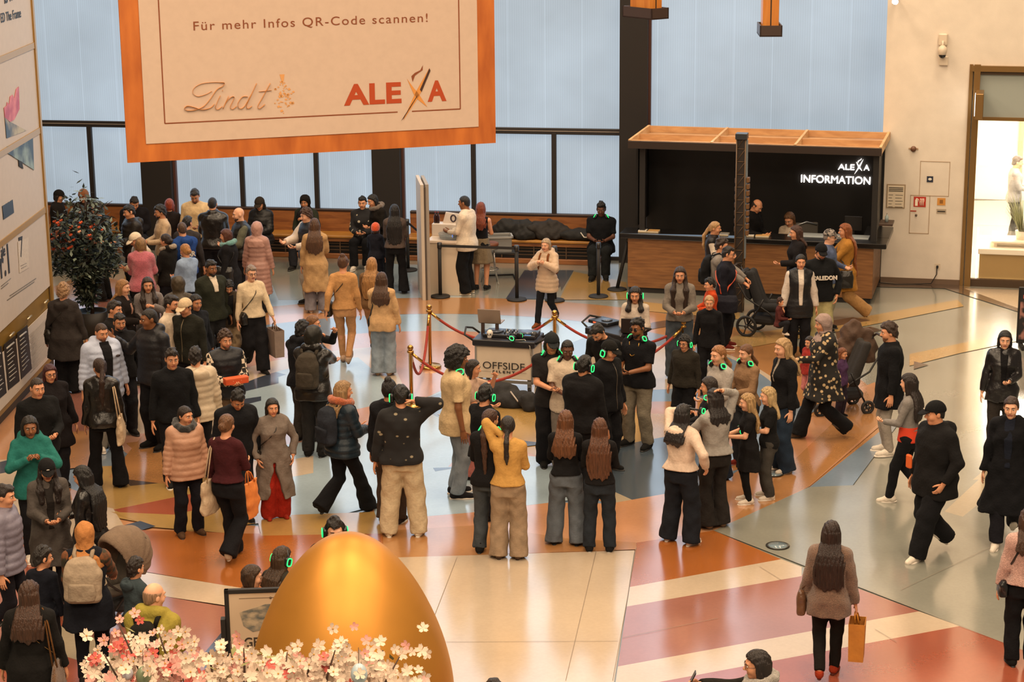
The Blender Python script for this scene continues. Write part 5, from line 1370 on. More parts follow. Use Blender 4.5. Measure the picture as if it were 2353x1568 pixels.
def Ltext(nm, body, px, py, pxe, pye, hcap, m, par, bold=0.002):
    a, b_ = L3(px, py, .019), L3(pxe, pye, .019); X = (b_ - a); l = X.length; X.normalize(); Y = Vector((0, ys, 0)); Zv = Vector((0, 0, 1))
    M0 = Matrix(((X.x, 0, Y.x, a.x), (X.y, 0, Y.y, a.y), (X.z, 1, Y.z, a.z), (0, 0, 0, 1)))
    return fit_text(nm, body, 0, l, 0, 0, hcap, m, par, bold=bold, extrude=.001, M0=M0)
navy = mat('20242c', .6, name='dark_print')
Ltext('lettering', 'Made for', 6, 482, 24, 470, .07, mat('c8ccd0', .6, name='white_print'), bdo); Ltext('lettering', 'Germany', 7, 494, 26, 482, .07, mat('c8ccd0', .6, name='white_print'), bdo)
Ltext('lettering', 'r.1', 0, 640, 20, 626, .42, navy, boards[0], .008); Ltext('lettering', 'ale', 0, 592, 10, 586, .16, navy, boards[0]); Ltext('lettering', 'is here', 8, 8, 44, -8, .20, navy, boards[3], .004); Ltext('lettering', 'ED The Frame', 0, 52, 46, 39, .13, navy, boards[3], .002)
sv = MB(); sv.prism([L3(38, 556), L3(62, 545), L3(64, 615), L3(42, 628)], (0, ys * .004, 0)); svo = sv.build('award_badge', [mat('c2b6a8', .5, noise=.1, name='silver_print')], boards[0]); Ltext('lettering', '7', 43, 592, 52, 588, .30, navy, svo, .004)
ll = MB()
for (p, q) in (((0, 658), (22, 640)), ((0, 664), (16, 651)), ((20, 680), (80, 640)), ((14, 690), (76, 648)), ((44, 612), (58, 605)), ((45, 618), (58, 611))): ll.tube([L3(*p, d=.018), L3(*q, d=.018)], .006, 4)
ll.build('printed_lines', [mat('5a544e', .7, name='grey_print')], boards[0])
ib = [c for c in e.children if c.name.startswith('info_board')][0]
for (tl, tr_, br_, bl_) in (((36, 765), (60, 747), (70, 848), (46, 872)), ((6, 792), (32, 771), (42, 876), (16, 897)), ((-26, 815), (0, 795), (12, 903), (-14, 925))):
    tb = MB(); tb.prism([L3(*tl), L3(*tr_), L3(*br_), L3(*bl_)], (0, ys * .006, 0)); to = tb.build('text_panel', [mat('1c1816', .5, name='black_print')], ib); tl_ = MB()
    for q in range(9):
        t0 = .12 + q * .09; a = Vector((tl[0] + (bl_[0] - tl[0]) * t0 + 4, tl[1] + (bl_[1] - tl[1]) * t0 - 3, 0)); b_ = Vector((tr_[0] + (br_[0] - tr_[0]) * t0 - 5 - (q * 5) % 7, tr_[1] + (br_[1] - tr_[1]) * t0 + 4 + ((q * 5) % 7) * .7, 0)); tl_.tube([L3(a.x, a.y, .024), L3(b_.x, b_.y, .024)], .008 if q else .016, 4)
    tl_.build('printed_lines', [mat('9a948c', .6, name='white_print')], to)
pl_ = MB()
for q in range(24):
    z = zz_[0] + .08 + q * (zz_[1] - zz_[0] - .2) / 24; pl_.tube([(.2, ys * .014, z), (LW(64, 800)[0] - .05 * ((q * 3) % 4), ys * .014, z)], .004, 4)
pl_.build('printed_lines', [mat('8f857a', .7, name='grey_print')], ib)

# ------------------------------------------------------------------ the hanging banner
BY = 20.0; d_ = ray(293, 374); bl0 = _C + d_ * (19.6 / d_[1]); br0 = G(1138, 328, bl0[2]); bv = br0 - bl0; BW = float(np.linalg.norm(bv)); BA = math.atan2(bv[1], bv[0]); BM = Matrix.Translation(Vector(bl0)) @ Matrix.Rotation(BA, 4, 'Z'); BI = BM.inverted(); bn = vec(-bv[1], bv[0], 0)
def BX(px, py): p = BI @ Vector(onpl(px, py, bl0, bn)); return p.x, p.z
e = empty('hanging_banner', bl0, BA, 'large hanging banner with orange brown border and cream centre', 'banner'); BH = 5.0
cop = two_tone('copper_print', '9a4c12', 'bd6a26', 'ShaderNodeTexNoise', .3, .7, .55, Scale=2.2, Detail=8.0, stretch=(3, 1, .8))
MB().box((0, -.02, 0), (BW, .02, BH)).build('border_cloth', [cop], e)
cx0, cz0 = BX(335, 330); cx1, _ = BX(1098, 295); cx0 = max(.1, cx0)
ce = MB().box((cx0, -.03, cz0), (cx1, -.0205, BH - .3)).build('cream_field', [mat('bda593', .8, noise=.03, scale=14, name='cream_print')], e)
brown = mat('7a3c18', .6, name='brown_print'); gp = mat('c8843e', .5, name='gold_print'); rp = mat('a33c10', .5, name='rust_print')
x0, z0 = BX(378, 283); x1, z1 = BX(1056, 252); gx0, gx1 = BX(912, 258)[0], BX(945, 256)[0]; ln2 = MB(); t_ = .006
ln2.box((x0, -.0325, z0 - t_), (gx0, -.0305, z0 + t_)); ln2.box((gx1, -.0325, z0 - t_), (x1, -.0305, z0 + t_)); ln2.box((x0 - t_, -.0325, z0), (x0 + t_, -.0305, BH - .5)); ln2.box((x1 - t_, -.0325, z0), (x1 + t_, -.0305, BH - .5)); ln2.build('border_line', [brown], ce)
def btext(body, p0, p1, hpx, m, bold=0, spacing=1.0, shear=0.0):
    a, z = BX(*p0); b_, _ = BX(*p1); return fit_text('lettering', body, a, b_, -.0325, z, hpx, m, ce, bold=bold, spacing=spacing, shear=shear, extrude=.001)
ppm = BW / math.hypot(1138 - 293, 46)
btext('Für mehr Infos QR-Code scannen!', (444, 69), (981, 53), 19 * ppm, brown, 0, 1.18)
btext('ALE', (789, 240), (921, 235), 44 * ppm, rp, .010, 1.06); btext('A', (981, 231), (1024, 230), 44 * ppm, rp, .010)
xm = MB(); xx, xz = BX(956, 213); xmark(xm, xx, xz, 92 * ppm, -.034, .003, 0, 1); xm.build('emblem', [gp, brown], ce)
xs = MB(); T_ = lambda pts: [(xx + p * 92 * ppm, -.036, xz + r_ * 92 * ppm) for p, r_ in pts]; xs.prism(T_([(-.42, -.68), (-.34, -.60), (.02, -.04), (.0, -.10)]), (0, .001, 0)); xs.prism(T_([(.08, .08), (.33, .60), (.36, .54), (.12, .02)]), (0, .001, 0)); xs.build('emblem_edge', [mat('3a1c10', .6, name='dark_print')], ce)
# golden script word, drawn as pen strokes
sc_ = MB(); sx, szz = BX(425, 251); k_ = BX(612, 245)[0] - sx; F = lambda pts: [(sx + k_ * p, -.034, szz + .012 + k_ * r_) for p, r_ in pts]
def stroke(pts, r):
    out = [];
    for q in range(len(pts) - 1):
        p0 = pts[max(q - 1, 0)]; p1 = pts[q]; p2 = pts[q + 1]; p3 = pts[min(q + 2, len(pts) - 1)]
        for t in (0, .25, .5, .75):
            f_ = lambda i: .5 * (2 * p1[i] + (p2[i] - p0[i]) * t + (2 * p0[i] - 5 * p1[i] + 4 * p2[i] - p3[i]) * t * t + (3 * p1[i] - p0[i] - 3 * p2[i] + p3[i]) * t ** 3); out.append((f_(0), f_(1)))
    out.append(pts[-1]); sc_.tube(F(out), r * k_, 6, flat=.10)
def pen(r, *pts):
    q = [BX(260 + x / 2.614, y / 2.614) for x, y in pts]; stroke([((x - sx) / k_, (z - szz - .012) / k_) for x, z in q], r)
pen(.022, (640, 492), (665, 495), (655, 515), (620, 535), (585, 585), (545, 632), (500, 655), (450, 662), (425, 652), (440, 634), (480, 640), (530, 656), (580, 645), (605, 622))
pen(.013, (650, 493), (600, 492), (530, 500), (485, 525), (476, 558), (505, 576), (550, 566), (590, 545))
pen(.020, (640, 572), (612, 638), (625, 655), (652, 636)); pen(.020, (652, 545), (656, 540))
pen(.020, (690, 575), (655, 652), (680, 605), (710, 578), (724, 586), (700, 638), (714, 653), (738, 634))
pen(.020, (805, 578), (772, 580), (745, 622), (758, 650), (788, 632), (825, 565)); pen(.022, (858, 498), (820, 580), (798, 630), (806, 650), (830, 634))
pen(.022, (940, 498), (895, 580), (866, 632), (874, 650), (908, 624)); pen(.014, (872, 548), (910, 544), (948, 540))
sc_.build('script_lettering', [gp], ce)
dr = MB(); rg = random.Random(4); dx0, dz0 = BX(650, 225)
for q in range(46):
    a, r_ = rg.uniform(0, 6.28), rg.uniform(0, 1) ** .6; x, z = dx0 + r_ * .105 * math.cos(a), dz0 + r_ * .16 * math.sin(a) + .0; s_ = rg.uniform(.012, .03); dr.prism([(x, -.0335, z), (x + s_, -.0335, z + .3 * s_), (x + .6 * s_, -.0335, z + s_), (x - .2 * s_, -.0335, z + .7 * s_)], (0, .002, 0))
dr.prism([(dx0 - .03, -.0335, dz0 + .24), (dx0 + .0, -.0335, dz0 + .12), (dx0 + .02, -.0335, dz0 + .24)], (0, .002, 0)); dr.build('crest', [mat('c98f55', .6, name='pale_gold_print')], ce)
for x in (.1, BW - .1): MB().tube([(x, 0, BH - .05), (x, 0, 14.3 - bl0[2])], .01, 6).build('suspension_cable', [dk], e)

# ------------------------------------------------------------------ hanging wooden lamps at the top
for lab, px, py, dpx, yaw, Yd in (('hanging wooden lamp with dark tray above the kiosk right of centre', 1771, 84, 52, -.05, 29.0), ('hanging wooden lamp with dark tray at the top beside the dark pillar', 1512, 44, 74, .62, 29.0)):
    d_ = ray(px, py); p = _C + d_ * (Yd / d_[1]); w = dpx / FPX * 30 * .95; 
    if px < 1600: w = .32
    e = empty('pendant_lamp', p, yaw, lab, 'lamp', 'wooden pendant lamps')
    tr_ = MB(); h_ = .16; L_ = .62 if px < 1600 else .55; a = w / 2
    tr_.box((-a, -.05, 0), (a, -.03, h_)); tr_.box((-a, L_ - .02, 0), (a, L_, h_)); tr_.box((-a, -.05, 0), (-a + .02, L_, h_)); tr_.box((a - .02, -.05, 0), (a, L_, h_)); tr_.box((-a, -.05, 0), (a, L_, .02)); tr_.build('tray', [mat('3a2a24', .5, name='dark_metal')], e)
    pw2 = a * .72; MB().box((-pw2, .05, h_ * .7), (pw2, L_ - .12, 3.2), 0, .006).build('wooden_box', [wood('b36a24', 'c98236', 1.2, .45, (9, 9, .8))], e); MB().box((-.008, .045, h_ * .6), (.008, .05, 3.2)).build('joint', [dk], e)
    MB().tube([(0, .25, 3.2), (0, .25, 14.3 - p[2])], .012, 6).build('suspension_cable', [dk], e); MB().box((-a * .25, -.02, .02), (a * .25, .04, h_ * .8)).build('socket', [wd1], e)

# ------------------------------------------------------------------ white booth, partition and the queue posts
b0, b1 = G(968, 693), G(985, 690); scr_h = onpl(975, 418, G(978, 692), (0, 1, 0))[2]
e = empty('partition_screen', G(975, 691), math.radians(97), 'tall narrow white folding screen seen edge on left of the white counter', 'screen'); wp = mat('b3a595', .7, noise=.04, scale=5, name='white_laminate')
MB().box((0, -.03, 0), (1.05, .03, scr_h - .06), 0, .004).build('panel', [wp], e); m2_ = MB().box((.02, -.12, 0), (1.0, -.06, scr_h - .06), 0, .004); m2_.build('panel', [mat('8f8478', .7, noise=.05, scale=5, name='grey_laminate')], e); MB().box((.0, -.06, 0), (.03, -.03, scr_h - .1)).build('hinge', [mat('5a5048', .4, .5, name='hinge')], e)
CA, CB = G(998, 678), G(1056, 680); cw_ = float(np.linalg.norm(CB - CA)); can = math.atan2((CB - CA)[1], (CB - CA)[0]); ch_ = onpl(1040, 552, CA, (0, 1, 0))[2]
e = empty('booth_counter', CA, can, 'white booth counter behind the partition with headphone displays', 'counter'); wh = mat('c3b29c', .6, name='white_laminate')
MB().box((-.1, 0, 0), (cw_, .62, ch_ - .05), 0, .005).build('body', [wh], e); MB().box((-.12, -.02, ch_ - .05), (cw_ + .02, .66, ch_), 0, .006).build('worktop', [mat('d8c6b4', .4, name='white_top')], e); MB().box((-.12, .40, ch_), (.36, .66, ch_ + .22), 0, .01).build('shelf', [mat('d6c8ba', .4, name='white_top')], e)
CM = Matrix.Translation(Vector(CA)) @ Matrix.Rotation(can, 4, 'Z')
t = empty('display_stand', CM @ Vector((.18, .52, ch_ + .22)), can, 'white angled display stand with headphone picture on the booth counter', 'display'); MB().prism([(-.12, 0, 0), (.32, 0, 0), (.40, 0, .15), (-.06, 0, .20)], (0, .03, 0)).build('board', [mat('d9cdc2', .5, name='white_board')], t); dd_ = MB(); dd_.tube([(.08 + .045 * math.cos(a), -.004, .09 + .06 * math.sin(a)) for a in np.linspace(0, 6.28, 17)], .014, 6); dd_.build('printed_headphones', [mat('30222c', .5, name='dark_print')], t)
for q, x in enumerate((-.07, -.02)):
    t = empty('bottle', CM @ Vector((x, .50, ch_ + .22)), can, ('small dark drink bottle left on the booth counter shelf', 'small dark drink bottle beside the display stand')[q], 'bottle', 'drink bottles on the booth counter'); MB().lathe([(.026, 0), (.03, .02), (.03, .12), (.012, .16), (.012, .19)], n=12).build('bottle_body', [mat('2a0f0c', .2, name='cola')], t); MB().lathe([(.014, .19), (.014, .21)], n=10).build('bottle_cap', [mat('8a2018', .5, name='red_cap')], t)
t = empty('tray', CM @ Vector((.28, .20, ch_)), can, 'clear oval tray of dark headphones on the booth counter', 'tray'); MB().lathe([(.20, 0), (.23, .10), (.22, .10), (.19, .015)], n=20).build('tray_body', [mat('8f9a9c', .15, alpha=.35, name='clear_plastic')], t)
pm0 = bpy.data.objects  # headphones lying in the tray come with the people below
# stool, crate and its stand
def stool(px, py, lab):
    p = G(px, py); e = empty('bar_stool', p, .3, lab, 'stool'); ch = mat('b8b4b0', .2, .9, name='chrome')
    MB().lathe([(.15, .70), (.17, .73), (.17, .77), (.13, .79)], n=18).build('seat', [mat('6a3a22', .5, name='brown_leather')], e); MB().lathe([(.165, .66), (.172, .67), (.172, .70), (.165, .71)], n=18).build('seat_ring', [ch], e)
    for q in range(4):
        a = q * 1.571 + .6; MB().tube([(.10 * math.cos(a), .10 * math.sin(a), .68), (.13 * math.cos(a), .13 * math.sin(a), .34), (.21 * math.cos(a), .21 * math.sin(a), .0)], .011, 8).build('leg', [ch], e)
    MB().tube([(.16 * math.cos(a), .16 * math.sin(a), .28) for a in np.linspace(0, 6.28, 20)], .010, 6).build('foot_ring', [ch], e)
stool(1126, 652, 'chrome bar stool with round seat behind the white booth')
p = G(1148, 640); e = empty('cantilever_table', p, .1, 'black steel side table carrying the clear plastic crate', 'table')
MB().box((-.30, -.22, .50), (.30, .22, .53), 0, .005).build('table_top', [dk], e); MB().tube([(-.28, -.2, .5), (-.28, -.2, .02), (-.28, .2, .02), (.28, .2, .02), (.28, -.2, .02), (.28, -.2, .5)], .016, 8).build('frame', [dk], e)
e = empty('storage_crate', p + vec(0, 0, .53), .1, 'clear plastic storage crate on the black side table behind the booth', 'crate'); cr = MB(); cl = mat('8d8d8a', .35, alpha=.55, name='clear_plastic')
for x0, y0, x1, y1 in ((-.22, -.17, .22, -.155), (-.22, .155, .22, .17), (-.22, -.17, -.205, .17), (.205, -.17, .22, .17)): cr.box((x0, y0, 0), (x1, y1, .28))
cr.box((-.22, -.17, 0), (.22, .17, .012)); cr.build('crate_body', [cl], e); rm_ = MB(); [rm_.box(a, b_) for a, b_ in (((-.25, -.2, .27), (.25, -.17, .30)), ((-.25, .17, .27), (.25, .2, .30)), ((-.25, -.2, .27), (-.22, .2, .30)), ((.22, -.2, .27), (.25, .2, .30)))]; rm_.build('rim', [mat('8f8d88', .4, name='grey_plastic')], e)

def queue_post(px, py, lab, tilt=(0, 0), h=1.0):
    e = empty('queue_post', G(px, py), 0, lab, 'post', 'black belt queue posts')
    MB().lathe([(.17, 0), (.18, .015), (.17, .03), (.05, .045)], n=24).build('base', [dk], e); t = MB(); t.tube([(0, 0, .03), (tilt[0], tilt[1], h - .06)], .032, 12); t.build('pole', [dk], e)
    c = MB(); c.tube([(tilt[0], tilt[1], h - .10), (tilt[0], tilt[1], h)], .042, 12); c.build('belt_head', [mat('1c1a1a', .4, name='black_plastic')], e); return e
P1 = queue_post(1012, 683, 'black queue post in front of the white booth counter'); P2 = queue_post(1188, 690, 'black queue post right of the white booth'); queue_post(1275, 692, 'black queue post behind the striding older woman'); P4 = queue_post(1375, 683, 'black queue post right of the striding older woman', (.0, .0)); queue_post(1418, 667, 'leaning black queue post beside the kiosk end', (.20, .0)); P6 = queue_post(938, 622, 'black queue post left of the tall white screen')
def belt(a, b_, z, lab):
    a, b_ = Vector(a), Vector(b_); d = (b_ - a).normalized(); m_ = MB(); n_ = d.cross(Vector((0, 0, 1))) * .003; vs = []
    m_.prism([a + Vector((0, 0, z - .03)) + d * .04, b_ + Vector((0, 0, z - .03)) - d * .04, b_ + Vector((0, 0, z + .02)) - d * .04, a + Vector((0, 0, z + .02)) + d * .04], n_); tag(m_.build('queue_belt', [mat('161414', .7, name='webbing')]), lab, 'belt', 'queue belts')
belt(P1.location, P2.location, .95, 'black belt stretched between two queue posts before the booth'); belt(P6.location, G(978, 660), .95, 'black belt from the left queue post to the white screen')

# ------------------------------------------------------------------ disc-jockey carts
def dj_cart(lab, pl, pr, dep, h, text, rot=None):
    a, b_ = G(*pl), G(*pr); w = float(np.linalg.norm(b_ - a)); an = math.atan2((b_ - a)[1], (b_ - a)[0]); e = empty('flight_case_cart', a, an, lab, 'cart')
    wl_ = mat('c4b4a0', .55, noise=.03, scale=6, name='white_panel'); z0 = .16
    MB().box((0, 0, z0 + .06), (w, dep, h), 0, .008).build('case_body', [wl_], e); mb = MB(); al = mat('a8a29a', .3, .7, name='aluminium')
    for x in (-.01, w - .02): mb.box((x, -.012, z0), (x + .03, .02, h + .01)); mb.box((x, dep - .02, z0), (x + .03, dep + .012, h + .01))
    mb.box((-.01, -.012, z0), (w + .01, .02, z0 + .04)); mb.build('corner_profile', [al], e)
    MB().box((-.04, -.04, h), (w + .04, dep + .04, h + .10), 0, .012).build('case_top', [mat('15141a', .4, name='black_laminate')], e)
    for x in (.06, w - .06):
        for y in (.06, dep - .06):
            c = MB(); c.tube([(x - .02, y, .05), (x + .02, y, .05)], .05, 14); c.build('caster', [dk], e); c = MB(); c.box((x - .03, y - .02, .06), (x + .03, y + .02, z0 + .06)); c.build('caster_fork', [al], e)
    for sx_ in (-.04, w + .04):
        o_ = -1 if sx_ < 0 else 1; MB().tube([(sx_, .06, h + .05), (sx_ + o_ * .14, .05, h + .14), (sx_ + o_ * .18, dep * .5, h + .20), (sx_ + o_ * .14, dep - .05, h + .14), (sx_, dep - .06, h + .05)], .016, 8).build('side_handle', [dk], e)
    MB().tube([(.012, -.02, h * .5), (.012, -.05, h * .5), (.07, -.05, h * .49)], .009, 6).build('latch', [dk], e)
    if text:
        tk = mat('2a2624', .5, name='dark_print'); fit_text('lettering', 'OFFSIDE', w * .13, w * .87, -.014, h * .52, .105, tk, e, extrude=.001); fit_text('lettering', 'SILENT', w * .30, w * .70, -.014, h * .44, .032, tk, e, .002, .001, 1.5)
        m_ = MB(); m_.box((w * .10, -.0145, h * .455), (w * .27, -.013, h * .459)); m_.box((w * .73, -.0145, h * .455), (w * .90, -.013, h * .459)); m_.build('rule_line', [tk], e)
    return e, w, an, a
e, w, an, a0 = dj_cart('white flight case cart with dark lettering carrying the mixing deck', (1094, 900), (1224, 908), .55, onpl(1160, 793, G(1094, 900), (0, 1, 0))[2], True)
hD = onpl(1160, 793, G(1094, 900), (0, 1, 0))[2] + .10; DM = Matrix.Translation(Vector(a0)) @ Matrix.Rotation(an, 4, 'Z')
t = empty('mixing_deck', DM @ Vector((w * .55, .30, hD)), an, 'black mixing deck with two jog wheels on the white cart', 'mixing deck'); bkm = mat('1a1b20', .4, name='black_plastic')
MB().box((-.40, -.19, 0), (.40, .19, .055), 0, .01).build('deck_body', [bkm], t)
for q in (-1, 1): MB().lathe([(.115, 0), (.12, .012), (.115, .024), (.04, .026)], (q * .24, 0, .055), 24).build('jog_wheel', [mat('4a5260', .3, .5, name='metal_platter')], t)
for q in range(12): MB().tube([(-.075 + (q % 4) * .05, -.12 + (q // 4) * .09, .055), (-.075 + (q % 4) * .05, -.12 + (q // 4) * .09, .085)], .011, 8).build('knob', [mat('8a8f98', .4, name='grey_knob') if q % 2 else bkm], t)
for q in range(8): MB().box((-.36 + q * .025 + (.5 if q > 3 else 0), -.17, .055), (-.342 + q * .025 + (.5 if q > 3 else 0), -.14, .062)).build('pad', [mat('4f78a0', .4, emit=.5, ecol='4f88c0', name='lit_pad')], t)
t = empty('laptop', DM @ Vector((w * .16, .34, hD + .16)), an, 'open grey laptop on a stand beside the mixing deck', 'laptop'); gr_ = mat('8d7a6a', .35, .4, name='aluminium')
MB().box((-.17, -.02, 0), (.17, .22, .016), 0, .005).build('keyboard_base', [gr_], t); lid = MB(); lid.box((-.175, -.012, 0), (.175, 0, .23), 0, .004, Matrix.Translation((0, -.02, .012)) @ Matrix.Rotation(math.radians(14), 4, 'X')); lo = lid.build('lid', [gr_], t)
mk = MB(); mk.ball((0, -.012, .125), (.014, .004, .017), 8, 6); mk.ball((.006, -.012, .148), (.004, .002, .006), 6, 4); mk.build('emblem', [mat('2a2420', .4, name='dark_emblem')], lo); 
for x in (-.11, .11): MB().box((x - .025, -.03, -.16), (x + .025, .0, .0)).build('stand_leg', [mat('3a2a24', .5, name='dark_metal')], t)
t = empty('white_mug', DM @ Vector((w * .22, .12, hD)), an, 'white skull shaped mug in front of the laptop', 'mug'); MB().ball((0, 0, .06), (.05, .055, .062)).build('mug_body', [mat('c9c0b6', .4, name='white_ceramic')], t); MB().box((-.03, -.045, 0), (.03, .01, .03), 0, .008).build('jaw', [mat('c9c0b6', .4, name='white_ceramic')], t); ey = MB(); ey.ball((-.02, -.045, .06), .012, 6, 5); ey.ball((.02, -.045, .06), .012, 6, 5); ey.build('eye_sockets', [dk], t)
t = empty('toy_ball', DM @ Vector((w * .97, .22, hD)), an, 'white and black ball on the right end of the cart', 'ball'); MB().ball((0, 0, .05), .055, 14, 10).build('ball_skin', [two_tone('ball', 'd0c8c0', '1c1c1e', 'ShaderNodeTexVoronoi', .16, .2, .5, Scale=16.0)], t)
cb = MB(); cb.tube([(w * .45, .35, hD + .09), (w * .52, .12, hD + .02), (w * .62, -.0, hD + .012), (w * .75, .02, hD + .012), (w * .85, .06, hD + .012), (w * .97, -.05, hD - .06), (w * .985, -.06, hD - .2)], .006, 6); o = tag(cb.build('cable', [mat('9a9488', .5, name='grey_cable')]), 'thin grey cable lying across the mixing deck', 'cable'); o.matrix_world = DM
DJ = (DM, w, hD, an)
e, w2, an2, a2 = dj_cart('second white flight case cart with dark top beside the bending man', (1352, 905), (1425, 925), .5, .92, False)
t = empty('mixing_deck', a2 + vec(.25, .25, 1.02), an2, 'small dark mixing deck on the second cart', 'mixing deck'); MB().box((-.2, -.15, 0), (.2, .15, .05), 0, .01).build('deck_body', [bkm], t); MB().box((-.08, -.16, .02), (-.02, -.15, .035)).build('indicator', [mat('ff4020', .4, emit=3, name='red_led')], t); MB().lathe([(.08, 0), (.085, .012), (.03, .02)], (.05, 0, .05), 18).build('jog_wheel', [mat('4a5260', .3, .5, name='metal_platter')], t)

# gold stanchions and red ropes
gold2 = mat('b98a4a', .22, .95, name='polished_brass')
def stanchion(px, py, lab, topy=None):
    p = G(px, py); h = 1.0 if topy is None else onpl(px, topy, p, (0, 1, 0))[2]; e = empty('rope_stanchion', p, 0, lab, 'stanchion', 'brass rope stanchions')
    MB().lathe([(.17, 0), (.175, .03), (.16, .05), (.06, .06), (.03, .075)], n=28).build('base', [gold2], e); MB().lathe([(.028, .06), (.028, h - .12), (.05, h - .115), (.05, h - .085), (.022, h - .08)], n=16).build('pole', [gold2], e); MB().ball((0, 0, h - .042), .045, 14, 10).build('finial', [gold2], e)
    return p + vec(0, 0, h - .11)
SA = stanchion(946, 935, 'brass stanchion behind the man in the patterned fleece', 793); SB = stanchion(989, 846, 'brass stanchion left of the white cart with its base in view', 700); SC = stanchion(1275, 862, 'brass stanchion behind the man in the dark cap', 713); SD = stanchion(1569, 872, 'brass stanchion behind the man with glasses and headphones', 735); SE = stanchion(1262, 945, 'brass stanchion hidden behind the two men by the cart')
rope_m = mat('8e2a1c', .8, noise=.15, scale=90, bump=.5, bscale=120, name='red_velvet')
def rope(a, b_, sag, lab):
    a, b_ = Vector(a), Vector(b_); d = (b_ - a); pts = []
    for q in range(25):
        t = q / 24; pts.append(a + d * t - Vector((0, 0, sag * (1 - (2 * t - 1) ** 2))))
    e = empty('velvet_rope', a, 0, lab, 'rope', 'red velvet ropes'); loc = [p - a for p in pts]; MB().tube(loc[1:-1], .021, 10).build('rope_cord', [rope_m], e); MB().tube(loc[:3], .023, 8).build('end_hook', [gold2], e); MB().tube(loc[-3:], .023, 8).build('end_hook', [gold2], e)
rope(SB, SC, .42, 'red rope sagging behind the mixing deck'); rope(SC, SD, .38, 'red rope passing behind the bending man'); rope(SB, SA, .62, 'red rope hanging in a deep loop between the two left stanchions'); rope(SA, SE, .46, 'red rope crossing in front of the white cart'); rope(SE, SD, .45, 'red rope running from the hidden stanchion to the right')

# ------------------------------------------------------------------ heaps of dark bags and coats
def heap(name, lab, cat, p, size, seed, c='141212', rz=0, group=None, fold=.02, strap=None):
    e = empty(name, p, rz, lab, cat, group); rg = random.Random(seed); sx_, sy_, sz_ = size; g = SDF((-sx_ * .75, -sy_ * .8, -.02), (sx_ * .75, sy_ * .8, sz_ * 1.4), .02)
    for q in range(7): g.ell((rg.uniform(-.32, .32) * sx_, rg.uniform(-.2, .2) * sy_, rg.uniform(.15, .5) * sz_), (rg.uniform(.2, .34) * sx_, rg.uniform(.25, .4) * sy_, rg.uniform(.25, .5) * sz_), .05)
    g.fold(fold, 19, seed); g.clip(lambda X, Y, Z: .004 - Z + 0 * X); V, Q = g.nets(); o = link('folds', mesh_np('folds', V, Q, [mat(c, .8, noise=.25, scale=8, bump=.5, bscale=16, name='dark_cloth')]), e)
    if strap: MB().tube([(sx_ * .05, -sy_ * .35, sz_ * .6), (sx_ * .15, -sy_ * .5, sz_ * .3), (sx_ * .22, -sy_ * .52, .08), (sx_ * .34, -sy_ * .5, sz_ * .4)], .012, 6).build('strap', [mat(strap, .5, name='strap')], e)
    return e
def bench_pt(px, py, dep=-.38, z=.48): x, _ = W(px, py); return WM @ Vector((x, dep, z))
heap('coat_heap', 'heap of dark coats at the left of the right-hand bench', 'coats', bench_pt(1190, 540), (.95, .5, .42), 3, '131110', -.15, 'heaps on the bench'); heap('coat_heap', 'heap of brown black coats in the middle of the right-hand bench', 'coats', bench_pt(1262, 545), (.8, .5, .40), 5, '1d1713', -.15, 'heaps on the bench'); heap('travel_bag', 'long black travel bag with pale strap on the right-hand bench', 'bag', bench_pt(1338, 550), (.75, .45, .26), 9, '0f0e0e', -.15, 'heaps on the bench', .008, 'c9bfb0')
heap('equipment_bag', 'heap of black equipment bags on the floor before the white cart', 'bag', G(1165, 930), (1.05, .55, .42), 12, '111012', 0, 'bags by the cart', .012, '9a9088'); heap('equipment_bag', 'black bag lying right of the heap before the white cart', 'bag', G(1235, 940), (.5, .4, .3), 14, '131214', .2, 'bags by the cart', .012)

# ------------------------------------------------------------------ golden egg, poster and blossom tree
ez = 2.2; egp = G(797, 1243, 2.42); 
def egg_r(t): return 1.0
e = empty('golden_egg', (egp[0], egp[1], 0), 0, 'giant glossy golden egg standing in the foreground', 'egg'); prof = []
for q in range(49):
    a = math.pi * q / 48 - math.pi / 2; z = math.sin(a); r_ = math.cos(a) * (1 - .20 * z) * .86; prof.append((max(r_, .002), 1.28 + 1.20 * z - .06 * (1 - z * z)))
gm_ = mat('be8436', .48, .64, noise=.05, scale=3, bump=.05, bscale=4, name='gold_leaf')
MB().lathe(prof, n=72).build('egg_shell', [gm_], e); MB().lathe([(.55, 0), (.55, .12), (.45, .16)], n=32).build('egg_foot', [mat('6a4a20', .4, .5, name='dark_gold')], e)
pA, pB = G(518, 1352, 1.62), None
e = empty('poster_stand', (pA[0] + .45, pA[1], 0), math.radians(4), 'black framed poster stand with a landscape picture behind the golden egg', 'poster'); pw3 = .92; ph3 = 1.62
fr3 = MB(); [fr3.box(a, b_, 0, .004) for a, b_ in (((-.46, -.02, .45), (-.42, .02, ph3)), ((.42, -.02, .45), (.46, .02, ph3)), ((-.46, -.02, ph3 - .04), (.46, .02, ph3)), ((-.46, -.02, .45), (.46, .02, .49)))]; fr3.build('frame', [dk], e)
sh3 = MB().box((-.42, -.012, .49), (.42, .0, ph3 - .04)).build('poster_sheet', [mat('b9a48a', .7, name='poster_paper')], e)
MB().box((-.50, -.05, .45), (-.46, .03, 1.35)).build('side_case', [dk], e)
MB().prism([(-.33, -.014, 1.40), (-.30, -.014, 1.27), (-.22, -.014, 1.21), (-.05, -.014, 1.24), (.25, -.014, 1.23), (.30, -.014, 1.34), (.15, -.014, 1.48), (-.1, -.014, 1.47)], (0, .002, 0)).build('landscape_print', [two_tone('landscape', '3f4c50', 'a89a82', 'ShaderNodeTexNoise', .38, .62, .6, Scale=7.0, Detail=5.0, stretch=(1, 1, 2))], sh3)
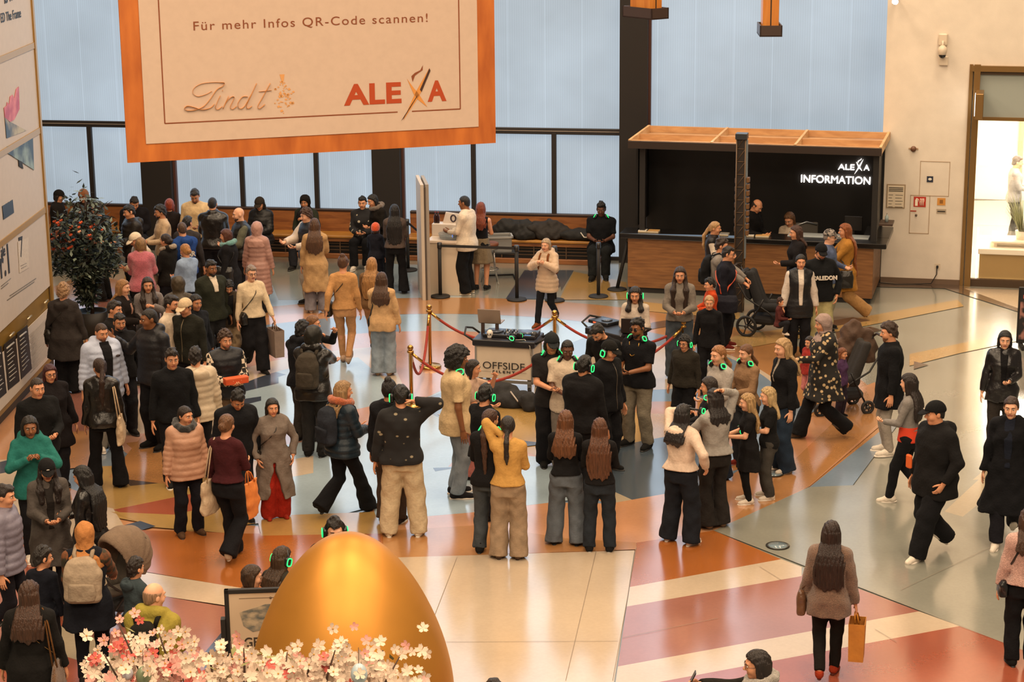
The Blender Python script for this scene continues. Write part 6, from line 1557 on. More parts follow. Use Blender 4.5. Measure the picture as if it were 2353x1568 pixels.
fit_text('lettering', 'GEW', -.30, -.05, -.0135, 1.07, .085, mat('33291f', .6, name='dark_print'), sh3, .002, .001); fit_text('lettering', 'ABSCHLU', -.25, -.06, -.0135, 1.015, .024, mat('4a3d30', .6, name='dark_print'), sh3, .0, .001)
rl = MB(); rl.box((-.33, -.014, 1.53), (.3, -.0125, 1.534)); rl.ball((-.05, -.013, 1.53), (.012, .004, .012), 8, 5); rl.ball((.1, -.013, 1.53), (.012, .004, .012), 8, 5); rl.build('rule_line', [mat('5a4a3a', .6, name='print')], sh3)
for x in (-.3, .3): MB().tube([(x, .0, .47), (x, .0, .03)], .02, 8).build('leg', [dk], e); MB().box((x - .03, -.25, 0), (x + .03, .25, .03), 0, .005).build('foot', [dk], e)

TY = 11.6
def tpt(px, py, Y=TY): d = ray(px, py); return Vector(_C + d * (Y / d[1]))
tc0 = tpt(560, 1640); e = empty('blossom_tree', (tc0.x, tc0.y, 0), 0, 'pink and white artificial blossom tree at the bottom left edge', 'tree'); O3 = Vector((tc0.x, tc0.y, 0)); rg = random.Random(21)
brk = mat('3f2a1c', .8, noise=.2, scale=20, name='bark'); trunk = MB(); hub = Vector((0, 0, 1.7)); trunk.tube([(0, 0, 0), (.03, .02, .9), hub], [.09, .075, .06], 10); trunk.build('trunk', [brk], e); MB().lathe([(.28, 0), (.34, .35), (.31, .35), (.30, .3)], n=24).build('pot', [mat('4a3a2c', .6, name='planter')], e)
tips = [(240, 1505), (275, 1440), (330, 1470), (365, 1455), (420, 1500), (480, 1500), (530, 1475), (560, 1490), (610, 1510), (660, 1500), (720, 1490), (770, 1495), (800, 1478), (840, 1500), (880, 1495), (918, 1510), (300, 1530), (380, 1530), (450, 1530), (520, 1530), (590, 1540), (650, 1535), (705, 1530), (760, 1530), (830, 1540), (880, 1545), (230, 1550), (340, 1560), (420, 1560), (500, 1565), (570, 1570), (640, 1570), (730, 1565), (800, 1565), (270, 1575), (690, 1580), (860, 1575)]
bran = MB(); BL = [[], [], []]; LF = []
def flower(p, n_, s_, col):
    n_ = n_.normalized(); a = n_.cross(Vector((.3, .2, 1))).normalized(); b2 = n_.cross(a); vs = []; fs = []
    for q in range(5):
        t = q * 1.2566 + rg.uniform(0, .2); c, s2 = math.cos(t), math.sin(t); d = a * c + b2 * s2; sd = a * -s2 + b2 * c; i = len(vs)
        vs += [p, p + d * s_ * .55 + sd * s_ * .34 + n_ * s_ * .12, p + d * s_ * .98 + sd * s_ * .16 + n_ * s_ * .30, p + d * s_ * .86 + n_ * s_ * .22, p + d * s_ * .98 - sd * s_ * .16 + n_ * s_ * .30, p + d * s_ * .55 - sd * s_ * .34 + n_ * s_ * .12]; fs.append((i, i + 1, i + 2, i + 3, i + 4, i + 5))
    BL[col].append((vs, fs, p, n_))
for (tx_, ty_) in tips:
    T3 = tpt(tx_, ty_, TY + rg.uniform(-.35, .45)) - O3; mid = hub.lerp(T3, .55) + Vector((0, 0, -.25)); pts = [hub, mid, T3.lerp(mid, .3) + Vector((0, 0, .02)), T3]; bran.tube(pts, [.03, .016, .010, .004], 6)
    for q in range(48):
        u = rg.uniform(.0, .5); p = T3.lerp(mid, u * .7) + Vector((rg.gauss(0, .11), rg.gauss(0, .12), rg.gauss(-.05, .065))); pinkish = (tx_ < 480 and rg.random() < .42) or rg.random() < .10; flower(p, Vector((rg.uniform(-.6, .6), -1 + rg.uniform(-.2, .7), rg.uniform(.1, 1.2))), rg.uniform(.032, .05), (1 if rg.random() < .75 else 2) if pinkish else 0)
    for q in range(3):
        p = T3.lerp(mid, rg.uniform(0, .4)) + Vector((rg.gauss(0, .07), rg.gauss(0, .07), rg.gauss(0, .04))); LF.append((p, Vector((rg.uniform(-1, 1), rg.uniform(-1, .2), rg.uniform(-.2, .8)))))
bran.build('branches', [brk], e)
pet = [mat('c4ae9a', .8, name='white_petal'), mat('c98f84', .8, name='pink_petal'), mat('c2574e', .8, name='deep_pink_petal')]
allb = [(c, f_) for c in range(3) for f_ in BL[c]]; allb.sort(key=lambda t: -(t[1][2].z)); big = allb[:100]; rest = allb[100:]
for c, (vs, fs, p, n_) in big:
    m_ = MB(); m_._add([v - p for v in vs], fs, 0); m_.ball(tuple(n_ * .006), .006, 6, 4, 1); o = m_.build('blossom', [pet[c], mat('b8863c', .8, name='stamen')], e); o.location = p
m_ = MB()
for c, (vs, fs, p, n_) in rest: m_._add(vs, fs, c)
o = m_.build('blossoms', pet, e); o['kind'] = 'stuff'
lm = MB()
for p, d in LF:
    d = d.normalized(); s2 = d.cross(Vector((0, 0, 1))).normalized() * .018; l = .075; lm._add([p, p + d * l * .35 + s2, p + d * l, p + d * l * .35 - s2], [(0, 1, 2, 3)], 0)
o = lm.build('leaves', [mat('6d6a3c', .7, noise=.3, scale=9, name='leaf')], e); o['kind'] = 'stuff'
for px, py, r_, c, lab in ((825, 1548, .052, '9fb0b8', 'pale blue hanging egg among the blossoms at the right'), (293, 1547, .035, 'b4b2ba', 'small pale lilac egg among the pink blossoms at the left'), (330, 1553, .048, '6f7a5e', 'grey green egg among the pink blossoms at the left')):
    p = tpt(px, py, TY - .25); t = empty('ornament_egg', p, 0, lab, 'ornament', 'decorative eggs in the blossom tree'); MB().lathe([(.002, -r_ * 1.25)] + [(r_ * math.cos(a) * (1 - .12 * math.sin(a)), r_ * 1.25 * math.sin(a)) for a in np.linspace(-1.4, 1.4, 14)] + [(.002, r_ * 1.25)], n=16).build('egg_shell', [mat(c, .35, name='painted_egg')], t); MB().tube([(0, 0, r_ * 1.2), (0, .02, r_ * 1.2 + .10)], .002, 4).build('string', [brk], t)
# potted flowering tree by the tower
pp = G(215, 770); e = empty('flowering_tree', pp, 0, 'dark green potted tree with orange flowers beside the gold tower', 'tree'); rg = random.Random(5); sx_ = (pp[1]) / FPX * 1.03
MB().lathe([(.22, 0), (.27, .42), (.24, .42), (.22, .36)], n=20).build('pot', [mat('1e1a18', .6, name='dark_planter')], e); tk_ = MB(); tk_.tube([(0, 0, .3), (.03, 0, 1.0), (-.02, .0, 1.7), (.0, 0, 2.3)], [.035, .03, .025, .01], 8)
for q in range(16): a = rg.uniform(0, 6.28); z = rg.uniform(.9, 2.0); tk_.tube([(0, 0, z), (.25 * math.cos(a), .25 * math.sin(a), z + .3), (.45 * math.cos(a), .4 * math.sin(a), z + .42)], [.014, .009, .004], 5)
tk_.build('trunk', [brk], e); lf = MB(); fl = MB()
for q in range(3600):
    a = rg.uniform(0, 6.28); z = rg.gauss(1.45, .36) if q < 2700 else rg.uniform(.55, 1.3); R_ = (.60 if z > 1.05 else .26) * (1 - ((z - 1.45) / 1.25) ** 2); r_ = R_ * math.sqrt(rg.random()); p = Vector((r_ * math.cos(a) - .06, r_ * math.sin(a) * .9, z)); d = Vector((rg.uniform(-1, 1), rg.uniform(-1, 1), rg.uniform(-.7, .7))).normalized(); s2 = d.cross(Vector((rg.uniform(-.4, .4), rg.uniform(-.4, .4), 1))).normalized() * rg.uniform(.02, .034); l = rg.uniform(.09, .16); lf._add([p, p + d * l * .4 + s2, p + d * l, p + d * l * .4 - s2], [(0, 1, 2, 3)], 0 if rg.random() < .74 else 1)
for q in range(14): a = q * .45; d = Vector((math.cos(a), math.sin(a) * .6, .15)); s2 = d.cross(Vector((0, 0, 1))).normalized() * .014; p = Vector((.0, 0, 2.3)); lf._add([p, p + d * .12 + s2, p + d * .3 - Vector((0, 0, .06)), p + d * .12 - s2], [(0, 1, 2, 3)], 1)
o = lf.build('foliage', [mat('2b342a', .6, noise=.3, scale=6, name='dark_leaf'), mat('6c7868', .5, name='light_leaf')], e); o['kind'] = 'stuff'
for q in range(46):
    a = rg.uniform(2.6, 6.0); z = rg.uniform(1.45, 2.0); r_ = rg.uniform(.3, .50); p = Vector((r_ * math.cos(a) - .08, r_ * math.sin(a), z)); m_ = MB(); m_.ball((0, 0, 0), (.03, .03, .022), 6, 4); m_.ball((.02, 0, .012), .02, 6, 4); o = m_.build('flower', [mat('d2562c' if q % 4 else 'e0a080', .7, name='orange_petal')], e); o.location = p

# lamps let into the floor
for px, py, lab in ((1787, 1258, 'round glass floor lamp in front right of the fan pattern'), (1777, 1092, 'round glass floor lamp beside the two girls')):
    p = G(px, py); t = empty('floor_lamp', p + vec(0, 0, fz[0] + .001), 0, lab, 'lamp', 'round lamps let into the floor'); MB().lathe([(.135, 0), (.14, .002), (.115, .003)], n=32).build('ring', [mat('4a4844', .35, .6, name='steel_ring')], t); MB().lathe([(.112, .0), (.112, .004), (.001, .0042)], n=32).build('glass', [mat('6f7f88', .1, name='lamp_glass')], t)
# dark advertising board cut off by the right edge
e = empty('poster_stand', G(2372, 800), -.1, 'dark poster board with pink print cut off by the right edge', 'poster')
MB().box((-.26, -.02, .08), (.5, .02, 1.0), 0, .006).build('frame', [dk], e); MB().box((-.23, -.026, .14), (.46, -.0205, .96)).build('poster_sheet', [two_tone('dark_poster', '1d1718', '9a6a60', 'ShaderNodeTexNoise', .5, .62, .6, Scale=6.0)], e); MB().box((-.19, -.029, .82), (.3, -.026, .88)).build('printed_band', [mat('b8584c', .6, name='pink_print')], e)
for x in (-.2, .4): MB().box((x, -.2, 0), (x + .05, .2, .08), 0, .01).build('foot', [dk], e)
# strollers
def wheel(par, x, y, r_, nm='wheel', c='181616'):
    o = empty(nm, (x[0], x[1], x[2])); o.parent = par
    t = MB(); t.tube([(0, (r_ - .02) * math.cos(a), (r_ - .02) * math.sin(a)) for a in np.linspace(0, 6.283, 25)], .024, 8, cap=False); 
    for q in range(5): a = q * 1.257; t.tube([(0, 0, 0), (0, (r_ - .02) * math.cos(a), (r_ - .02) * math.sin(a))], .012, 5, 1)
    t.tube([(-.03, 0, 0), (.03, 0, 0)], .03, 10, 1); bpy.data.objects.remove(o); q_ = t.build(nm, [mat(c, .7, name='tyre'), mat('2a2826', .4, name='black_rim')], par); q_.location = x; return q_
def stroller(px, py, rz, lab, fabc, hood=True, rear=.16, s=1.0, hoodc=None, frame='1a1818', flip=1):
    p = G(px, py); e = empty('stroller', p, rz, lab, 'stroller', 'strollers'); e.scale = (s, s, s); fm_ = mat(frame, .4, .3, name='stroller_frame'); fb = mat(fabc, .9, noise=.1, scale=20, bump=.3, bscale=60, name='stroller_fabric')
    for x in (-.25, .25):
        wheel(e, (x, .28, rear), 0, rear); wheel(e, (x * .75, -.42, .10), 0, .10)
        MB().tube([(x * .9, flip * .55, 1.02), (x * .9, flip * .30, .62), (x * .8, -.05, .42), (x * .75, -.42, .13)], .015, 8).build('side_tube', [fm_], e); MB().tube([(x * .95, .28, rear), (x * .9, .10, .45), (x * .9, .02, .62)], .015, 8).build('rear_tube', [fm_], e)
    MB().tube([(-.225, flip * .55, 1.02), (-.2, flip * .60, 1.06), (.2, flip * .60, 1.06), (.225, flip * .55, 1.02)], .018, 8).build('handlebar', [mat('2a1e18', .5, name='leather_grip')], e)
    g = SDF((-.3, -.5, .3), (.3, .5, 1.2), .02); g.cap((-.14, -.25, .50), (-.14, .12, .46), .07, .07, .04); g.cap((.14, -.25, .50), (.14, .12, .46), .07, .07, .04); g.cap((-.12, .12, .5), (-.12, .30, .98), .07, .06, .05); g.cap((.12, .12, .5), (.12, .30, .98), .07, .06, .05); g.cap((0, .12, .5), (0, .3, .95), .08, .07, .06); V, Q = g.nets(); link('seat', mesh_np('seat', V, Q, [fb]), e)
    MB().box((-.2, -.15, .20), (.2, .25, .34), 0, .05).build('basket', [mat('1c1a1c', .9, name='black_mesh')], e); MB().box((-.15, -.42, .40), (.15, -.34, .43), 0, .01).build('foot_rest', [fm_], e)
    if hood:
        g = SDF((-.34, -.45, .55), (.34, .6, 1.35), .018); g.ell((0, .10, .80), (.27, .40, .38), .02); g.ell((0, .06, .76), (.235, .42, .33), .01, 's'); g.clip(lambda X, Y, Z: np.maximum(-(Y + .06) - (Z - .85) * .45, .70 - Z - (Y + .1) * .35) + 0 * X); g.D = (g.D + .005 * np.cos(np.arctan2(g.ax[2][None, None, :] - .7, g.ax[1][None, :, None] - .1) * 14)).astype(np.float32); V, Q = g.nets(); link('hood', mesh_np('hood', V, Q, [mat(hoodc or fabc, .9, noise=.1, scale=25, bump=.3, bscale=70, name='hood_fabric')]), e)
    return e
ST1 = stroller(1765, 770, math.radians(65), 'black stroller with big spoked wheels in front of the kiosk', '141315', False, .17, 1.05)
MB().box((-.16, .10, .62), (.16, .19, 1.10), 0, .04, Matrix.Rotation(-.25, 4, 'X')).build('back_shell', [mat('151416', .7, name='black_shell')], ST1)
ST2 = stroller(1935, 945, math.radians(-75), 'black stroller piled with coats pushed by the woman in floral dress', '201c1a', False, .10, 1.0)
heap('coat_heap', 'pile of brown and green coats hung on the floral-dress woman\'s stroller', 'coats', Vector(G(1962, 925)) + Vector((.0, .0, .62)), (.55, .45, .72), 31, '453022', 0, None, .02)
ST3 = stroller(276, 1432, math.radians(-38), 'stroller with large brown grey hood beside the woman in orange headscarf', '3b342c', True, .13, .9, '6b5847', flip=-1)
# ------------------------------------------------------------------ the crowd
BK, BK2, NV, GY, DG, DN, DN2 = '131214', '1b191a', '171a24', '5e5a55', '2a2926', '46505e', '7b8794'
BR, DB, BL_, RD, LB = '3a2416', '1a110c', 'b48a52', '7a3417', '7a5430'
WS = ('sneaker', 'cfc4b6', 'd6ccc0'); BS = ('sneaker', '161514', '2a2826'); BB = ('boot', '141312', '1c1a19')
p_ = person
# --- back row by the benches
p_(130, 436, 1.30, 70, 'seated person in dark cap at the far left of the bench beside the tower', legs='sit', hat=('cap', '17130f'), hair='bob', hc=DB, top=('jacket', '1a1512'), L='f', R='f', hp=18)
p_(193, 434, 1.34, -25, 'seated person in orange brown beanie and long dark hair beside the potted tree', f=True, legs='sit', hat=('beanie', '8a4f22'), hair='long', hl=1.2, hc=DB, top=('jacket', '231a14'), L='f', R='c', hp=18)
p_(226, 464, 1.80, -120, 'tall person in black hooded parka facing left behind the potted tree', hair='crop', hc=DB, top=('coat', '0f0e10', dict(hood='down', hem=.72)), b=1.1, bot=('straight', '1a1715'))
p_(305, 443, 1.40, 5, 'dark haired man in black coat bowing his head on the far bench', legs='sit', hair='short', hc=DB, top=('coat', '131014'), ln=.12, hp=35, L='f', R='f', b=1.1)
p_(300, 470, 1.76, -70, 'man in dark puffer with big hood facing left before the far bench', hair='short', hc='15110e', top=('puffer', '1c1714', dict(hood='down')), L='f', R='f', hp=12)
p_(371, 471, 1.74, -75, 'bearded man in pale beige shirt facing left in the back crowd', sk=2, hair='crop', hc='15110e', beard='15110e', top=('shirt', 'b0977a'), L='f', R='f', hp=10)
p_(388, 457, 1.62, 170, 'person with bright copper red hair seen from behind near the pillar', f=True, hair='bob', hc='7e2f12', top=('jacket', '1a1312'))
p_(448, 429, 1.86, -8, 'man in two tone cream and tan sweater looking down by the pillar', sk=2, hair='short', hc='1c130e', beard='1c130e', top=('sweater', 'bfa47c', dict()), b=1.1, L='f', R='d', hp=32, bot=('straight', '2a241e'))
p_(487, 453, 1.80, 172, 'broad man in black leather jacket with shaved nape seen from behind', hair='buzz', hc='1b1412', top=('leather', '14100e', dict(collar=1.53)), b=1.16, L='f', R='f')
p_(428, 497, 1.72, 150, 'person in dark grey jacket with black hair behind the blue hoodie', hair='short', hc='15110f', top=('jacket', '2e2a2a'), b=1.1)
bh = p_(418, 510, 1.76, -150, 'man in royal blue hoodie with white back print facing away', hair='buzz', hc='4a3424', top=('hoodie', '1d3a72', dict(hood='down')), b=1.08, L='f', R='f', ht=-20)
p_(551, 476, 1.76, -78, 'bald man in black padded vest with grey green sleeves facing left', sk=0, hair=None, top=('vest', '15120f', dict(sleeve='5c5c4c', sr=(.078, .07, .055))), b=1.12, L='f', R='f', beard='3a2a20')
p_(589, 512, 1.60, 165, 'person in long dusty pink quilted coat behind the bald man', f=True, hair='hood', hc='a0796c', top=('longpuffer', '9a7468'))
p_(598, 451, 1.34, -20, 'seated person in shiny black puffer and cap looking at a phone', f=True, legs='sit', hat=('cap', '2b241e'), hair='long', hl=1.2, hc=DB, top=('puffer', '121112'), L='f', R='f', hp=22)
p_(702, 447, 1.38, -20, 'seated person in black headscarf and dark green jacket on the bench', f=True, legs='sit', hair='hijab', hc='15110f', sk=2, top=('jacket', '23261c'), L='c', R='f', hp=14)
p_(706, 476, 1.76, -60, 'curly haired man in black vest over white puffer sleeves near the bench', sk=0, hair='curly', hc='3a2317', top=('vest', '1a1a20', dict(sleeve='b9a99a', skind='puffer', sr=(.09, .085, .06))), L='f', R='q', bot=('straight', '9f968a'), hp=10)
cm = p_(722, 502, 718, 176, 'woman in long camel coat with long brown hair seen from behind', f=True, hair='long', hl=1.12, hc='4a2f1a', top=('longcoat', 'a5835a', dict(hem=.42)), bot=('wide', '77747a', 'denim'), shoe=('sneaker', 'a58c78', 'b5a494'), L='d', R='f', ws=.12)
tl = p_(522, 526, 1.68, -110, 'woman in black coat with turquoise hood lining and black shoulder bag', f=True, hair='bob', hc='4a2412', top=('coat', '121012', dict(hem=.7)), scarf='5f8f8c', b=1.1)
crossbody(tl, 'black bag on the back of the woman with turquoise hood lining', 1, bag=(.34, .16, .28), z=1.12, xe=.20)
p_(383, 537, 1.66, -125, 'dark haired woman with beige hood facing left in the left crowd', f=True, hair='bunlow', hc='23150d', top=('jacket', '15120f', dict(bighood=1)), scarf='8f7c66', b=1.06, L='f', R='f')
p_(427, 560, 1.62, -140, 'blonde woman with hair bun in pale blue jacket facing away', f=True, hair='bunlow', hc='9a6a3a', top=('jacket', '7f91ab', dict(hem=.9)), b=1.06, L='f', R='f', bot=('straight', '22242c'))
p_(331, 530, 1.70, -60, 'person in cream cap and cream jacket stooping behind the pink fleece', f=True, hat=('cap', 'cbb8a0'), hair='bob', hc='8a6a48', top=('puffer', 'b5a088'), L='q', R='f', ln=.1, hp=25)
pk = p_(322, 546, 1.66, 172, 'woman in pink fleece with short blonde hair seen from behind', f=True, hair='bob', hc='84643f', top=('fuzzy', 'b8606c'), b=1.1, L='f', R='f')
p_(278, 642, 1.68, 65, 'wavy blonde woman in dark coat turning right in the left crowd', f=True, hair='long', hl=1.25, hc='8a6238', top=('coat', '16100e'), L='f', R='f', inner=('9a7464', .04, 1.2), sk=0)
p_(338, 636, 1.66, 5, 'dark haired woman in grey furry coat facing the camera', f=True, hair='long', front=True, hl=1.2, hc='24170f', top=('fuzzy', '6d6360'), L='c', R='f')
p_(408, 637, 1.66, 175, 'person in olive brown furry hood seen from behind', f=True, hair='hood', hc='3a3020', top=('fuzzy', '3a3020'), b=1.12)
p_(258, 690, 1.78, 60, 'short haired bearded man in black looking right behind the two friends', sk=1, hair='short', hc='1f1712', beard='1f1712', top=('jacket', '100f10'))
p_(272, 719, 1.76, 15, 'dark bearded man in black behind the pale puffer man', sk=2, hair='short', hc='120d0b', beard='120d0b', top=('jacket', '121113'))
wp_ = p_(229, 740, 1.80, 25, 'man in pale blue white puffer jacket with short hair', sk=1, hair='buzz', hc='3a2618', beard='6a4630', top=('puffer', 'a5afc6', dict(bighood=1, hem=.74, off=.015)), inner=('131214', .07, .8), b=1.05, L='d', R='d', bot=('baggy', '8f8a80'), shoe=WS, hp=14)
mb_ = MB(); mb_.ball((0, 0, 0), (.035, .012, .018), 12, 7); lg = mb_.build('emblem', [mat('2a1c20', .5, name='dark_patch')], wp_['T']); lg.location = (.13 * wp_['s'], -.215 * wp_['s'], 1.32 * wp_['s'])
p_(346, 708, 1032, -50, 'dark skinned man in black puffer with blue lined hood, arm on a friend', sk=3, hair='buzz', hc='15100c', top=('lightpuffer', '15151a', dict(bighood=1)), R=((.42, -.22, 1.36), (.3, .2, -.9), .4), L='d', ht=-20, b=1.08, bot=('straight', '121216'), shoe=BB)
p_(389, 678, 1.78, 60, 'bearded man in white polo shirt looking right in the left crowd', sk=1, hair='short', hc='1a120d', beard='23170f', top=('shirt', 'c0b09c'), b=1.1)
p_(428, 684, 1.78, -35, 'man in cream baseball cap and dark green zip jacket looking left', sk=1, hat=('cap', 'bfa888'), hair='short', hc='20160f', top=('jacket', '1d1d17', dict(zip='8a7c64')), b=1.1, hp=16)
p_(447, 676, 1.66, 30, 'dark haired woman hidden behind the man in cream cap', f=True, sk=2, hair='long', hl=1.2, hc='14100e', top=('jacket', '15171c'))
p_(482, 596, 1.80, 30, 'bearded man in dark green zip jacket over white tee', sk=3, hair='short', hc='120d0b', beard='120d0b', top=('jacket', '24261d'), inner=('c4b6a4', .06, 1.28), b=1.08, bot=('straight', '1b1b1d'))
p_(523, 637, 845, 5, 'man in open brown jacket and black tee looking down, in camouflage trousers', sk=1, hair='curly', hc='100d0c', top=('jacket', '3b3126', dict(hem=.82)), inner=('100f11', .085, .88), b=1.06, hp=30, ln=.06, L='d', R='p', bot=('baggy', two_tone('camo', '6a5842', '9a8466', 'ShaderNodeTexNoise', .45, .55, .9, Scale=9.0)), beard='1a120d', shoe=WS)
gw = p_(575, 606, 852, 20, 'grey haired woman in white sweater and glasses carrying a paper bag', f=True, sk=0, hair='short', hc='7a6a5e', top=('sweater', 'c6b294', dict(hem=.92)), glasses='4a3028', bot=('wide', '121114'), shoe=BS, legs='walk', st=.45, L='w', R='d', b=1.08, scarf=None)
crossbody(gw, 'black bag on the hip of the woman in white sweater', 1, bag=(.30, .12, .20), z=1.02, xe=-.18)
tote(gw, 'grey brown paper bag carried by the woman in white sweater', 1, '7d6a5e', .34, .44, hand=True, paper=True, name='paper_bag', group='paper bags')
# --- left, beside the tower
gc = p_(143, 650, 905, 160, 'grey blonde woman in long dark grey coat beside the gold tower', f=True, hair='curly', hc='8a6a4a', top=('longcoat', '2d2826', dict(hem=.58, hood='down')), b=1.25, bot=('wide', '111012'))
crossbody(gc, 'dark shoulder bag of the woman in dark grey coat beside the tower', -1, bag=(.3, .14, .24), z=1.05)
p_(112, 836, 1.64, 15, 'woman with dark red bob and glasses in black coat', f=True, sk=1, hair='bob', hc='3a1218', glasses='3a2420', top=('coat', '161214'), b=1.22)
p_(82, 866, 1.80, 20, 'short haired man in black jacket holding his hand at his waist', sk=1, hair='buzz', hc='2a1d14', top=('jacket', '101011'), b=1.12, L='f', R='d', bot=('straight', '2c323c', 'denim'))
p_(66, 955, 1290, 5, 'young woman in teal fleece jacket with fists at her chest', f=True, sk=3, hair='long', hl=1.35, hc='15100e', top=('jacket', '1f5f58', dict(hem=.80, bighood=1, off=.01)), L='c', R='c', bot=('slim', '0f0f13'), shoe=WS, b=1.06)
lj = p_(230, 823, 1122, 174, 'woman in shiny black leather jacket with ponytail seen from behind', f=True, hair='pony', hl=1.15, hc='2a170e', top=('leather', '14110f', dict(off=.02)), bot=('flare', '0e0d10'), shoe=BB, ws=.17, L='d', R='d', ht=30)
tote(lj, 'cream tote bag on the shoulder of the woman in leather jacket', -1, 'b59f84', .40, .36, 1.02, y=.12)
p_(393, 800, 1118, 10, 'smiling young man in black jacket beside the cream puffer', sk=1, hair='crop', hc='1c130e', top=('jacket', '101114', dict(hem=.86)), L='d', R='d', bot=('straight', '111116'), shoe=('sneaker', '1a1a1c', 'c9c0b4'), b=1.05)
cp_ = p_(447, 800, 1.76, -160, 'young man in cream quilted puffer with hood seen from behind', sk=1, hair='crop', hc='1a120d', top=('puffer', 'b7a68e', dict(hood='down')), L='d', R='d', ht=-25, bot=('straight', '15151a'), shoe=('sneaker', '1a1a1c', 'c9c0b4'))
ob = p_(515, 755, 1.78, 20, 'curly haired man in black vest with plaid sleeves holding an orange box', sk=1, hair='curly', hc='3a2618', top=('vest', '111218', dict(sleeve=plaid(), sr=(.078, .07, .056))), L='f', R='f', b=1.1, beard='5a3c28', bot=('baggy', '5f4d3c'))
p_(535, 880, 1.76, 15, 'dark haired man in black jacket looking straight down', sk=2, hair='crop', hc='0f0c0b', top=('jacket', '111216'), hp=38, ln=.10, b=1.1, bot=('straight', '15181f', 'denim'))
e, L_ = carried(ob, 'cardboard_box', 'flat orange box held by the man with plaid sleeves', 'box', (0, -.36, 1.14)); s_ = ob['s']; MB().box((-.16 * s_, -.05 * s_, -.035 * s_), (.16 * s_, .06 * s_, .05 * s_), 0, .006).build('carton', [mat('c24a1e', .6, name='orange_card')], e); MB().box((-.162 * s_, -.052 * s_, .022 * s_), (.162 * s_, .062 * s_, .053 * s_), 0, .006).build('lid', [mat('cc5526', .6, name='orange_card')], e)
p_(421, 932, 1232, 18, 'woman in blush beige puffer with black scarf facing the camera', f=True, sk=1, hair='pony', hl=1.3, hc='20130d', top=('puffer', 'a77e66', dict(off=.012, hem=.80)), scarf='0f0e10', bot=('straight', '111118'), shoe=('boot', '4a3424', '2a2018'), ht=25, ws=.12, legs='stand')
mr = p_(517, 950, 1288, 150, 'woman with low bun in dark maroon top and black flared trousers', f=True, sk=1, hair='bunlow', hc='5a3a20', top=('sweater', '3a1418', dict(hem=.98)), bot=('flare', '0f0e12'), shoe=('flat', 'b9a48c', 'c4b6a4'), L='d', R='f', legs='walk', st=.35, lead=1)
tote(mr, 'stained cream tote bag hanging from the woman in maroon top', 1, 'b09a80', .36, .40, .98, y=.06)
tote(mr, 'bulging orange plastic bag hanging from the hand of the woman in maroon', -1, 'c8763a', .30, .42, hand=True, name='plastic_bag', group='plastic bags', kind='puffer'); 
gl = p_(624, 914, 1193, 12, 'woman in long grey tweed coat with bright red trousers', f=True, sk=1, hair='bob', hc='120e0d', top=('longcoat', '6b6058', dict(hem=.34, slit=.85, flare=.05)), bot=('wide', '8e1f12'), shoe=('flat', '8a2414', '5a1a10'), L='p', R='p', b=1.08)
crossbody(gl, 'black bag strap across the woman in grey tweed coat', 1, bag=(.16, .08, .12), z=1.05)
hb = p_(716, 752, 1050, 160, 'person in black hooded puffer with grey backpack filming', hair='hood', hc='15140f', top=('leather', '121110', dict(bighood=1, hem=.8)), L='r', R='t', b=1.12, bot=('straight', '1d1c1c'), shoe=BB, ht=-20)
backpack(hb, 'dark grey green backpack on the person in black hooded puffer', '3b352d')
p_(690, 738, 1.72, 140, 'dark haired person with blue collar beside the hooded puffer', hair='crop', hc='0f0e10', top=('jacket', '14151a', dict(bighood=1)), L='f', R='f', bot=('straight', '2b2622'), shoe=BB)
p_(714, 724, 1.68, 75, 'blond person in black jacket peering right behind the hooded puffer', f=True, hair='bunlow', hc='6b4522', top=('jacket', '131215'), L='r', R='f', sk=1, bot=('straight', '1d1c1c'))
bp = p_(783, 869, 1183, 125, 'curly blonde woman in dark blue down jacket with backpack striding right', f=True, sk=1, hair='long', hl=1.32, hc='8a6c48', top=('puffer', '15242f', dict(off=-.008)), L='f', R='f', bot=('flare', '0e0e11'), shoe=BB, legs='walk', st=.6, lead=-1, b=1.06, ht=-20, scarf='a8552e')
backpack(bp, 'dark grey hiking backpack with reflectors on the blonde woman', '22262e', '1b1e25', 1.0)
# --- walking pair in the middle
nd = p_(787, 585, 838, 172, 'woman with hair bow in tan sweater and tan leggings walking away', f=True, sk=1, hair='bun', hc='4a2d18', top=('sweater', 'b08252', dict(hem=.92)), bot=('legging', 'b0835a'), shoe=('flat', 'a48a74', '6a5444'), legs='walk', st=.35, lead=1, L='v', R='d')
crossbody(nd, 'black shoulder bag on the woman in tan leggings', -1, bag=(.30, .12, .22), z=1.02, xe=.24)
p_(853, 590, 808, 165, 'woman with long golden blonde hair walking away behind her friend', f=True, hair='long', hl=1.0, hc='946a3c', top=('jacket', '6b4f34'), bot=('legging', '9a7352'), shoe=('sneaker', '1f1c1c', 'c9c0b4'), legs='walk', st=.4)
bj = p_(876, 626, 862, 170, 'woman in belted beige jacket and jeans with brown hair seen from behind', f=True, hair='long', hl=1.22, hc='3f2716', top=('coat', 'b8946a', dict(hem=.78)), bot=('wide', '7b8792', 'denim'), shoe=('flat', '9a7c60', '6a5444'), R='d', L='g', b=1.05)
crossbody(bj, 'small black crossbody bag of the woman in belted beige jacket', 1, bag=(.22, .09, .16), z=1.0, xe=.2)
tote(bj, 'crumpled brown paper bag on the arm of the woman in beige jacket', 1, '9a6528', .34, .36, hand=True, paper=True, name='paper_bag', group='paper bags')
